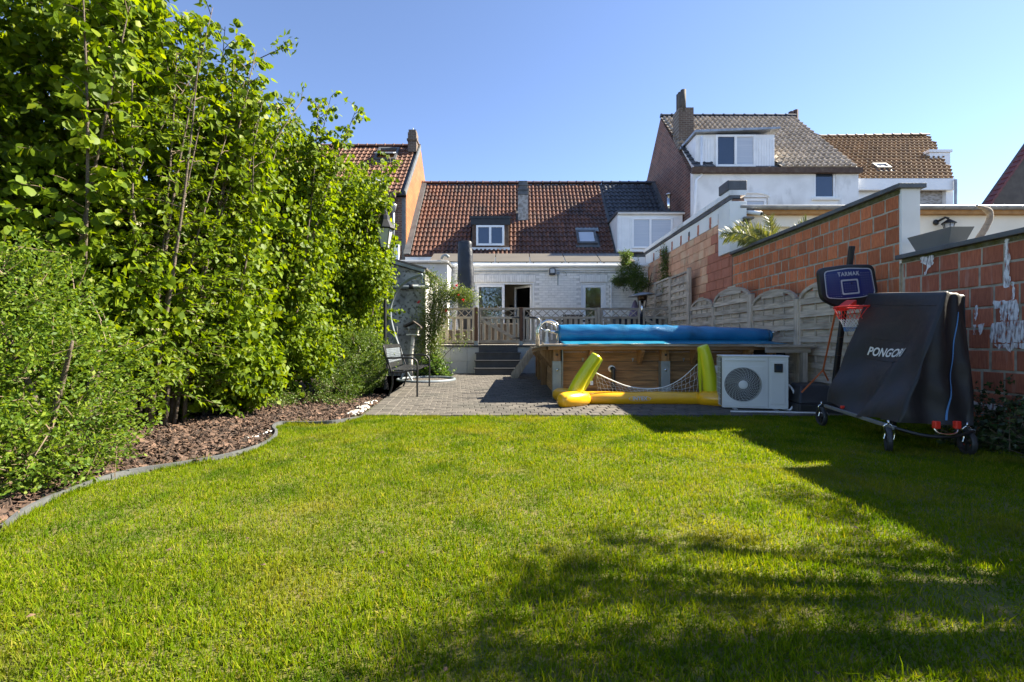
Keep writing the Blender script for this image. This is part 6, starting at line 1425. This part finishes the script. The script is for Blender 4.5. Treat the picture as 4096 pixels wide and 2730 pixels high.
wk = thing('wicker_sofa', 'brown wicker sofa behind the gate above the steps', 'sofa', (-.4, 13.1, TERR_Z)); MB().box(-.92, .18, 12.9, 13.02, TERR_Z + .02, 1.40).build('backrest', M['wicker'], wk, bevel=.03); MB().box(-.92, .18, 13.025, 13.6, TERR_Z + .02, 1.12).build('seat_box', M['wicker'], wk, bevel=.03); MB().box(-.88, .14, 13.03, 13.58, 1.121, 1.22).build('cushion', M['darkplastic'], wk, bevel=.04)
wk = thing('wicker_armchair', 'brown wicker armchair behind the short fence panel by the rose', 'armchair', (-1.8, 13.0, TERR_Z)); MB().box(-2.05, -1.05, 12.85, 12.97, TERR_Z + .02, 1.22).build('backrest', M['wicker'], wk, bevel=.03); MB().box(-2.05, -1.72, 12.975, 13.15, TERR_Z + .02, 1.05).build('seat_box', M['wicker'], wk, bevel=.03)

# ================================================================ UNSEEN FENCE ADDED AS DARK BACKDROP BEHIND THE HEDGE
nf = thing('board_fence', 'brown board fence added as a dark backdrop behind the hedge on the left', 'fence', (-7.2, 6, 0))
for k in range(10): MB().box(-7.22, -7.18, 1.2 + k * 1.25, 2.42 + k * 1.25, .03, 1.85).build('fence_board', M['roughwood'], nf)
# ================================================================ PLANTS
LEAF_ROUND = ([(0, 0, 0), (0, .5, -.05), (0, 1, -.16), (-.36, .22, .03), (-.46, .58, .0), (-.24, .88, -.08), (.36, .22, .03), (.46, .58, .0), (.24, .88, -.08)],
              [(0, 1, 3), (3, 1, 4), (4, 1, 5), (5, 1, 2), (0, 6, 1), (6, 7, 1), (7, 8, 1), (8, 2, 1)])
LEAF_SIX = ([(0, 0, 0), (0, .5, -.05), (0, 1, -.16), (-.42, .35, .02), (-.32, .8, -.06), (.42, .35, .02), (.32, .8, -.06)], [(0, 1, 3), (3, 1, 4), (4, 1, 2), (0, 5, 1), (5, 6, 1), (6, 2, 1)])
LEAF_OVAL = ([(0, 0, 0), (0, .5, -.03), (0, 1, -.14), (-.20, .45, .05), (.20, .45, .05)], [(0, 1, 3), (3, 1, 2), (0, 4, 1), (4, 2, 1)])
LEAF_FLAT = ([(0, 0, 0), (-.26, .5, .03), (0, 1, -.05), (.26, .5, .03)], [(0, 3, 1), (1, 3, 2)])
LEAF_IVY = ([(0, 0, 0), (-.45, .25, 0), (-.2, .5, .03), (0, 1, -.06), (.2, .5, .03), (.45, .25, 0)], [(0, 2, 1), (0, 3, 2), (0, 4, 3), (0, 5, 4)])
def rnd(n): return rng.random(n)
def unit(a): return a / np.maximum(np.linalg.norm(a, axis=1, keepdims=True), 1e-6)
def leaves(name, P, Dr, size, tpl, m, parent, droop=.6, up=1.0, spread=.8):
    """leaves at points P, pointing out along Dr with droop; upper sides face up and outwards"""
    n = len(P); d = unit(Dr * .6 + rng.normal(0, spread * .7, (n, 3)) + np.array([0, 0, -droop]))
    nn = unit(np.array([0, 0, up * .5]) + rng.normal(0, .6, (n, 3)) + unit(Dr) * .7)
    return stuff(scatter(name, tpl[0], tpl[1], P, frames(d, nn), size, m, parent, True))
def shrub(name, label, base, nst, height, spread, lsize, seed, lean=(0, 0), tpl=LEAF_ROUND, lm='leaf_hazel', dens=1.0, low=.06, rb=.3, stem_r=.022, leaf_n=9, blen=(.85, .3), droop=1.25, group=None, clip=None, cat='shrub', side_bias=(0, 0)):
    rr = random.Random(seed); t = thing(name, label, cat, base, group); base = Vector(base)
    LP = []; LD = []; tw = MB()
    for i in range(nst):
        az = rr.uniform(0, 2 * math.pi); o = Vector((math.cos(az), math.sin(az), 0)) * rr.uniform(0, rb); az += rr.gauss(0, .5)
        out = Vector((math.cos(az), math.sin(az), 0)) * spread * rr.uniform(.25, 1.0) + Vector((*lean, 0)); h = height * rr.uniform(.68, 1.03); bend = Vector((rr.gauss(0, .1), rr.gauss(0, .1), 0))
        def sp(u): return base + o + out * (u ** 1.35) + bend * math.sin(u * 3) + Vector((0, 0, h * u * (1 - .06 * u)))
        N = 9; pts = [sp(k / (N - 1)) for k in range(N)]
        MB().tube(pts, [stem_r * (1 - .85 * k / (N - 1)) * rr.uniform(.9, 1.1) for k in range(N)], 6).build('stem', M['bark'], t, smooth=True)
        nb = int(h / .125 * dens)
        for b in range(nb):
            u = low + (1 - low) * (b + rr.random()) / nb; p = sp(min(u, 1)); a = rr.uniform(0, 2 * math.pi); L = (blen[0] + (blen[1] - blen[0]) * u) * rr.uniform(.5, 1.15)
            d = Vector((math.cos(a) + side_bias[0], math.sin(a) + side_bias[1], rr.uniform(.1, .8) + .5 * u)); d.normalize()
            q = [p + d * L * s + Vector((0, 0, -.35 * L * s * s)) for s in (0, .35, .7, 1)]
            if clip and not clip(q[2]): continue
            tw.tube(q, [.005, .004, .003, .0015], 3, caps=False)
            k_ = max(4, int(leaf_n * 1.35 * L / .5))
            for s in range(k_):
                f_ = .18 + .82 * (s + rr.random()) / k_; x = p + d * L * f_ + Vector((0, 0, -.35 * L * f_ * f_))
                if x.z < .02 or (clip and not clip(x)): continue
                LP.append(x + Vector((rr.gauss(0, .02), rr.gauss(0, .02), rr.gauss(0, .02)))); LD.append(d)
    stuff(tw.build('twigs', M['twig'], t))
    P = np.array([tuple(p) for p in LP]); Dd = np.array([tuple(p) for p in LD])
    leaves('foliage', P, Dd, lsize * rng.uniform(.55, 1.2, len(P)), tpl, M[lm], t, droop)
    return t, P
def fill(t, lobes, n, size, lm='leaf_hazel', tpl=None):
    """short leafy shoots through the crown of a shrub, in uneven lobes"""
    P = []; Dd = []
    for c, r in lobes:
        ns = n // (len(lobes) * 12); d = unit(rng.normal(0, 1, (ns, 3))); bump = 1 + .22 * np.sin(d[:, 0] * 5 + c[1] * 3) * np.sin(d[:, 2] * 6 + c[0]) + .12 * np.sin(d[:, 1] * 13) + rng.normal(0, .06, ns)
        tip = np.array(c) + d * np.array(r) * ((.45 + .55 * rnd(ns) ** .5) * bump)[:, None]; dirs = unit(d + np.array([0, 0, .7]) + rng.normal(0, .4, (ns, 3)))
        for k in range(12): P.append(tip - dirs * (rnd(ns) * .32)[:, None] + rng.normal(0, .035, (ns, 3))); Dd.append(dirs + rng.normal(0, .5, (ns, 3)))
    P = np.concatenate(P); Dd = np.concatenate(Dd); k = P[:, 2] > .08
    leaves('inner_foliage', P[k], Dd[k], size * rng.uniform(.55, 1.25, k.sum()), tpl or LEAF_OVAL2, M[lm], t, 1.1)
LEAF_OVAL2 = ([(0, 0, 0), (0, .5, -.05), (0, 1, -.16), (-.34, .45, .03), (.34, .45, .03)], [(0, 1, 3), (3, 1, 2), (0, 4, 1), (4, 2, 1)])
HZ = []
GR = 'large shrubs of the left border'
HZ.append(shrub('hazel_bush', 'tall hazel at the left edge, its stems rising out of the picture', (-4.45, 4.35, -.02), 30, 5.3, 1.1, .088, 11, tpl=LEAF_ROUND, dens=1.5, group=GR, leaf_n=13, lean=(.2, 0))[0])
HZ.append(shrub('hazel_bush', 'hazel with drooping lower branches over the bark bed', (-3.9, 5.5, -.02), 28, 5.0, 1.1, .082, 12, dens=1.55, group=GR, leaf_n=13, low=.03, lean=(.1, .1))[0])
HZ.append(shrub('hazel_bush', 'dense round-leaved hazel in the middle of the hedge', (-3.6, 6.9, -.02), 28, 4.85, 1.05, .078, 13, dens=1.55, group=GR, leaf_n=13, tpl=LEAF_SIX, lean=(.1, .2))[0])
HZ.append(shrub('hazel_bush', 'hazel at the far end of the hedge around the lamp post', (-3.25, 8.6, -.02), 28, 4.7, .95, .076, 14, dens=1.6, group=GR, leaf_n=13, lean=(.1, .1), tpl=LEAF_SIX, clip=lambda p: p.x < -2.0 - max(0, 1.7 - p.z) * .55)[0])
HZ.append(shrub('hazel_bush', 'hazel farthest back, its shoots crossing the left roof', (-3.55, 9.9, -.02), 18, 4.9, .7, .08, 15, dens=1.3, group=GR, leaf_n=12, tpl=LEAF_SIX, clip=lambda p: p.x < -2.55)[0])
HZ.append(shrub('hazel_bush', 'background hazel deep behind the leftmost stems', (-6.1, 5.8, -.02), 18, 4.9, 1.1, .11, 16, dens=1.0, group=GR, leaf_n=9, tpl=LEAF_OVAL)[0])
HZ.append(shrub('hazel_bush', 'background hazel behind the middle of the hedge', (-5.3, 8.0, -.02), 16, 4.2, 1.0, .11, 17, dens=1.0, group=GR, leaf_n=9, tpl=LEAF_OVAL)[0])
fill(HZ[0], [((-4.5, 4.4, 2.6), (.95, .9, 1.9)), ((-4.2, 4.5, 4.0), (.8, .8, .9)), ((-3.9, 4.5, 1.2), (.7, .6, .9))], 13000, .085)
fill(HZ[1], [((-3.7, 5.5, 2.3), (.85, .85, 1.7)), ((-3.75, 5.7, 3.7), (.75, .8, .8)), ((-3.45, 5.5, 1.0), (.65, .7, .75)), ((-3.3, 5.6, .55), (.5, .6, .4))], 15000, .078)
fill(HZ[2], [((-3.4, 6.9, 2.2), (.8, .9, 1.6)), ((-3.4, 7.0, 3.6), (.75, .8, .8)), ((-3.2, 6.9, .9), (.6, .7, .6))], 14000, .075)
fill(HZ[3], [((-2.95, 8.4, 2.5), (.66, .9, 1.2)), ((-2.95, 8.6, 3.5), (.6, .7, .7)), ((-3.05, 8.3, 1.3), (.55, .8, .7)), ((-2.5, 8.15, 2.1), (.35, .4, .5))], 14000, .072)
fill(HZ[4], [((-3.3, 9.9, 2.9), (.6, .6, 1.2)), ((-3.3, 9.9, 3.9), (.5, .5, .6))], 7000, .075)
el, ep = shrub('elder_bush', 'narrow-leaved elder with cream flower heads among the hazels', (-3.8, 4.8, -.02), 18, 4.5, 1.1, .085, 21, tpl=LEAF_OVAL, lm='leaf_elder', dens=1.0, leaf_n=16, group=GR, lean=(.25, .4), droop=.35)
# long elder branch reaching into the sky
bp = [W(760, 420, 5.3), W(880, 330, 5.4), W(980, 265, 5.5), W(1080, 215, 5.6), W(1175, 175, 5.7)]
MB().tube(smoothpath(bp, 4), [.012 - .0006 * k for k in range(17)], 5).build('long_branch', M['bark'], el)
P = []; Dd = []
for k in range(150):
    u = random.random() ** .8; q = smoothpath(bp, 6); p = q[int(u * (len(q) - 1))]
    if .55 < u < .80 and random.random() < .85: continue
    P.append(tuple(p + Vector((random.gauss(0, .05), random.gauss(0, .05), random.gauss(.02, .04))))); Dd.append((random.gauss(.5, .6), random.gauss(0, .6), random.gauss(.3, .4)))
leaves('branch_leaves', np.array(P), np.array(Dd), .085 * rng.uniform(.7, 1.2, len(P)), LEAF_OVAL, M['leaf_elder'], el, .2)
fl = MB(); idx = rng.choice(len(ep), 26); FP = []
for i in idx:
    c = ep[i] + np.array([.06, -.06, .03])
    for k in range(26): a = rng.uniform(0, 6.28); r = .05 * math.sqrt(rng.random()); FP.append(c + np.array([r * math.cos(a), r * math.sin(a), rng.normal(0, .006)]))
FP = np.array(FP); leaves('flower_heads', FP, rng.normal(0, 1, FP.shape), np.full(len(FP), .016), LEAF_FLAT, M['cream_flower'], el, 0)
def lobebush(name, label, lobes, nleaf, size, tpl, lm, cat='shrub', group=None, stems=None, seed=0, shell=.55, droop=.1, twigs=60):
    """bush made of uneven lobes: shoots end in small leaves spread through the outer volume"""
    c0 = Vector(lobes[0][0]); t = thing(name, label, cat, (c0.x, c0.y, 0), group); P = []; Dd = []; tw = MB()
    vol = np.array([l[1][0] * l[1][1] * l[1][2] for l in lobes]) ** .67; vol /= vol.sum()
    for (c, r), f_ in zip(lobes, vol):
        n = int(nleaf * f_); ns = max(10, n // 16)
        d = unit(rng.normal(0, 1, (ns, 3))); rad = shell + (1 - shell) * rnd(ns) ** .6; bumps = 1 + .16 * np.sin(d[:, 0] * 7 + c[0]) * np.sin(d[:, 2] * 9 + c[1] * 3) + rng.normal(0, .07, ns)
        tip = np.array(c) + d * np.array(r) * (rad * bumps)[:, None]; dirs = unit(d * np.array([1, 1, .6]) + rng.normal(0, .35, (ns, 3)) + np.array([0, 0, .45]))
        Lw = size * 5.5
        for k in range(16):
            u = rnd(ns); P.append(tip - dirs * (u * Lw)[:, None] + rng.normal(0, size * .3, (ns, 3))); Dd.append(dirs + rng.normal(0, .6, (ns, 3)))
        for i in range(0, ns, max(1, ns // twigs)): tw.tube([Vector(tip[i] - dirs[i] * Lw * 1.2), Vector(tip[i])], [.0035, .0012], 3, caps=False)
    P = np.concatenate(P); Dd = np.concatenate(Dd); k = P[:, 2] > .01
    stuff(tw.build('twigs', M['twig'], t))
    for s in (stems or []): MB().tube(smoothpath(s, 4), [.03 - .022 * q / (4 * (len(s) - 1)) for q in range(4 * (len(s) - 1) + 1)], 6).build('stem', M['bark'], t, smooth=True)
    leaves('foliage', P[k], Dd[k], size * rng.uniform(.6, 1.25, k.sum()), tpl, M[lm], t, droop, spread=.5); return t
lobebush('privet_bush', 'bright green small-leaved bush in the lower left corner', [((-3.15, 3.05, .55), (.62, .72, .62)), ((-3.45, 3.0, 1.15), (.55, .65, .55)), ((-2.95, 2.85, .25), (.50, .55, .38)), ((-3.6, 2.4, .7), (.6, .6, .7))], 46000, .033, LEAF_FLAT, 'leaf_privet', twigs=160,
         stems=[[(-3.2, 3.1, 0), (-3.25, 3.1, .5), (-3.5, 3.0, 1.3)], [(-3.15, 3.0, 0), (-3.0, 3.0, .5), (-2.8, 2.9, .9)]])
t_ = thing('tree_stump', 'short bare brown trunk at the back of the bark bed', 'trunk', (-3.79, 4.08, 0)); MB().tube([(-3.80, 4.10, -.03), (-3.79, 4.08, .2), (-3.76, 4.1, .45), (-3.80, 4.2, .9)], [.09, .07, .06, .05], 9).build('trunk', M['bark'], t_, smooth=True)
lobebush('clipped_bush', 'dark glossy small-leaved bush beside the metal bench', [((-2.72, 7.9, .62), (.62, .85, .60)), ((-2.55, 7.5, .35), (.45, .6, .38)), ((-2.9, 8.3, .85), (.5, .7, .48)), ((-2.62, 6.9, .22), (.38, .5, .26))], 44000, .027, LEAF_FLAT, 'leaf_box', twigs=80, shell=.7,
         stems=[[(-2.75, 7.9, 0), (-2.7, 7.9, .5), (-2.6, 7.9, 1.0)]])
lobebush('ground_cover_plant', 'low green ground cover at the back of the bark bed', [((-3.0, 6.5, .10), (.55, .45, .15)), ((-3.4, 6.2, .12), (.5, .5, .18)), ((-2.45, 6.5, .05), (.25, .4, .09)), ((-3.9, 6.3, .2), (.5, .5, .3))], 9000, .028, LEAF_FLAT, 'leaf_box')
# climbing rose
ro_ = thing('climbing_rose', 'climbing rose with small red flowers at the shed corner', 'rose', (-2.15, 11.45, 0)); P = []; Dd = []; RD_ = 11.35
stems = [[W(1730, 1495, RD_), W(1722, 1400, RD_), W(1712, 1300, RD_), W(1745, 1200, RD_), W(1790, 1130, RD_)], [W(1735, 1495, RD_), W(1740, 1400, RD_), W(1725, 1290, RD_), W(1720, 1180, RD_), W(1728, 1105, RD_)], [W(1728, 1495, RD_), W(1700, 1390, RD_), W(1705, 1260, RD_), W(1780, 1180, RD_), W(1840, 1195, RD_)], [W(1740, 1300, RD_), W(1790, 1190, RD_), W(1850, 1180, RD_), W(1885, 1195, RD_)], [W(1735, 1490, RD_), W(1765, 1440, 11.1), W(1800, 1400, 11.1), W(1830, 1375, 11.1), W(1855, 1345, 11.1)], [W(1720, 1400, RD_), W(1735, 1340, RD_), W(1760, 1290, RD_), W(1775, 1240, RD_)]]
for i, s in enumerate(stems):
    q = smoothpath(s, 8); MB().tube(q, .008, 5).build('stem', M['bark'], ro_, smooth=True)
    for p in q[3 if i != 4 else 24:]:
        for k in range(110 if i != 4 else 18): P.append(tuple(p + Vector((random.gauss(0, .13), random.gauss(0, .10), random.gauss(0, .11))))); Dd.append((random.gauss(0, 1), random.gauss(-.3, 1), random.gauss(.1, .6)))
leaves('foliage', np.array(P), np.array(Dd), .052 * rng.uniform(.6, 1.25, len(P)), LEAF_OVAL, M['leaf_rose'], ro_, .5)
for (x, y) in ((1824, 1142), (1852, 1201), (1674, 1208), (1785, 1243), (1817, 1152), (1834, 1180)):
    c = W(x, y, RD_ - .22); n = 16; Pp = np.array(c)[None] + rng.normal(0, .011, (n, 3)); leaves('flower', Pp, Pp - np.array(c) + np.array([0, 0, .02]), np.full(n, .034 if y not in (1152, 1180) else .02), LEAF_ROUND, M['rose'], ro_, 0)
lobebush('geranium_clump', 'green geranium clump under the climbing rose', [((W(1740, 0, 11.2).x, 11.2, .28), (.42, .36, .34)), ((W(1700, 0, 11.3).x, 11.35, .22), (.35, .3, .24)), ((W(1775, 0, 11.2).x, 11.2, .14), (.28, .3, .18))], 3600, .062, LEAF_IVY, 'leaf_ger', cat='plant', droop=.3)
# climber over the peach wall
cl = lobebush('wall_climber', 'bushy green climber hanging from the wall corner above the patio heater', [((W(2520, 0, 14.2).x, 14.2, W(0, 1090, 14.2).z), (.50, .4, .42)), ((W(2555, 0, 14.0).x, 14.0, W(0, 1130, 14).z), (.42, .35, .34)), ((W(2505, 0, 14.2).x, 14.2, W(0, 1030, 14.2).z), (.26, .3, .30)), ((W(2480, 0, 14.2).x, 14.3, W(0, 1120, 14.2).z), (.3, .3, .2)), ((4.42, 13.2, 3.1), (.12, .3, .7)), ((4.42, 12.9, 2.5), (.1, .25, .35))], 15000, .05, LEAF_OVAL, 'leaf_climb', droop=.3,
              stems=[[(4.1, 14.6, .8), (4.05, 14.5, 1.8), (3.9, 14.3, 2.7)], [(4.1, 14.6, .8), (4.2, 14.4, 1.9), (4.3, 14.0, 3.0)]])
# ivy at the wall foot on the right
lobebush('ivy_clump', 'dark ivy clump at the foot of the wall in the lower right', [((4.25, 4.0, .22), (.34, .55, .34)), ((4.05, 3.55, .16), (.32, .5, .24)), ((4.3, 3.4, .30), (.22, .5, .36)), ((3.85, 3.9, .08), (.2, .3, .12)), ((4.2, 2.8, .2), (.3, .5, .25))], 6500, .042, LEAF_IVY, 'leaf_ivy', cat='ivy', droop=.3)
# palm behind the wall
pa = thing('palm', 'young palm with yellowing fronds showing above the garden wall', 'palm', (5.05, 8.6, 0)); MB().lathe([(.16, 0), (.14, 1.2), (.11, 2.0), (.06, 2.3)], (5.05, 8.6, 0), 10).build('trunk', M['roughwood'], pa)
pc = W(3130, 1045, 8.6); PD = 8.6
for (x, y, mx, my, dd) in ((2885, 935, 3010, 905, -.3), (2900, 955, 3000, 915, .0), (2955, 965, 3030, 930, -.1), (3075, 868, 3090, 960, .0), (3225, 880, 3185, 940, .1), (3190, 935, 3160, 975, -.3), (3120, 950, 3120, 985, .2), (3025, 915, 3075, 960, -.2), (3000, 960, 3060, 930, .3), (2940, 905, 3060, 900, .4)):
    tip = W(x, y, PD + dd); mid_ = W(mx, my, PD + dd * .5); q = [pc.lerp(mid_, t).lerp(mid_.lerp(tip, t), t) for t in (k / 14 for k in range(15))]
    fr = MB().tube(q, [.012 - .0007 * k for k in range(15)], 5).build('frond', M['leaf_palm'], pa)
    P = []; Dd = []
    for k in range(110):
        u = .12 + .88 * k / 110; i_ = min(int(u * 14), 13); p = q[i_].lerp(q[i_ + 1], u * 14 - i_); d = (q[i_ + 1] - q[i_]).normalized(); sd_ = d.cross(Vector((0, 1, .2))).normalized() * (1 if k % 2 else -1)
        P.append(tuple(p)); Dd.append(tuple(d * .9 + sd_ * .9 + Vector((0, random.gauss(0, .2), -.1))))
    n = len(P); Pn = np.array(P); d = unit(np.array(Dd)); A_ = frames(d, unit(rng.normal(0, .5, (n, 3)) + np.array([0, -1, .6]))); ln = .33 * (1 - .55 * (np.arange(n) / n)) * rng.uniform(.8, 1.1, n)
    stuff(scatter('leaflets', [(-.5, 0, 0), (.5, 0, 0), (.45, .5, .02), (-.45, .5, .02), (0, 1, -.06)], [(0, 1, 2), (0, 2, 3), (3, 2, 4)], Pn, A_, np.stack([np.full(n, .016), ln, ln], 1), M['leaf_palm'], fr))
# trees: one beside the wall whose shade falls on the lawn, others behind the viewer that the windows mirror
def tree(label, base, h, lobes, nleaf, size, seed, group):
    rr = random.Random(seed); t = thing('garden_tree', label, 'tree', base, group); b = Vector(base)
    top = b + Vector((0, 0, h)); MB().tube([b, b + Vector((.04, .03, h * .4)), b + Vector((-.03, .05, h * .8)), top], [.13, .10, .07, .03], 9).build('trunk', M['bark'], t, smooth=True)
    P = []; Dd = []
    for (c, r) in lobes:
        c = Vector(c); s = b + Vector((0, 0, h * rr.uniform(.4, .7))); MB().tube(smoothpath([s, s.lerp(c, .5) + Vector((0, 0, .1)), c], 4), [.045, .042, .04, .035, .03, .026, .02, .015, .01], 6).build('limb', M['bark'], t, smooth=True)
        n = nleaf // len(lobes); ns = n // 14; d = unit(rng.normal(0, 1, (ns, 3))); rad = rnd(ns) ** .45 * (1 + .2 * np.sin(d[:, 0] * 6 + seed) * np.sin(d[:, 2] * 7)); tip = np.array(c) + d * np.array(r) * rad[:, None]
        for k in range(14): P.append(tip + rng.normal(0, size * 1.1, (ns, 3))); Dd.append(d + rng.normal(0, .5, (ns, 3)))
    P = np.concatenate(P); Dd = np.concatenate(Dd); leaves('crown', P, Dd, size * rng.uniform(.6, 1.2, len(P)), LEAF_OVAL, M['leaf_tree'], t, .4)
TG = 'trees around the garden outside the picture'
spots = [(3350, 2060, .10), (3200, 1985, .08), (3440, 2190, .09), (2480, 2170, .17), (2250, 2265, .10), (2780, 2195, .10), (2060, 2420, .10), (2560, 2370, .15), (2300, 2330, .08), (2950, 2420, .12), (1880, 2590, .12), (2330, 2600, .12), (2680, 2540, .14), (3080, 2620, .17), (3330, 2440, .16), (3560, 2330, .20), (1560, 2700, .12), (3720, 2180, .22), (3900, 2220, .22), (3700, 2480, .25), (3950, 2420, .25), (3450, 2640, .22), (3800, 2660, .28), (3980, 2640, .28), (2900, 2760, .2), (2450, 2780, .17), (2000, 2740, .12), (3300, 2900, .3), (2600, 3050, .3), (3000, 3300, .4)]
lob = []
for i, (x, y, r) in enumerate(spots):
    D = EYE * F / (y - 1365); g_ = Vector(((x - 2048) / F * D, D, 0)); h = 3.35 + .8 * ((i * 7) % 5) / 5; c = g_ + SUN / SUN.z * h; lob.append(((c.x, c.y, c.z), (r * .85, r * .8, r * .55)))
tree('shade tree beyond the right wall, seen only by its shadow', (5.9, 2.2, 0), 4.0, lob, 4600, .07, 3, TG)
for k, (x, y, h, s) in enumerate(((-6, -14, 6, 2.2), (0.5, -16, 7, 2.5), (7, -15, 6.5, 2.3))):
    tree(('left', 'middle', 'right')[k] + ' tree behind the viewer, mirrored in the patio glass', (x, y, 0), h, [((x, y, h), (s, s, s * .9)), ((x - s * .6, y, h * .72), (s, s * .8, s * .7)), ((x + s * .7, y + .3, h * .65), (s, s * .8, s * .8)), ((x, y - .5, h * .45), (s * 1.1, s, s * .6))], 6000, .30, 40 + k, TG)
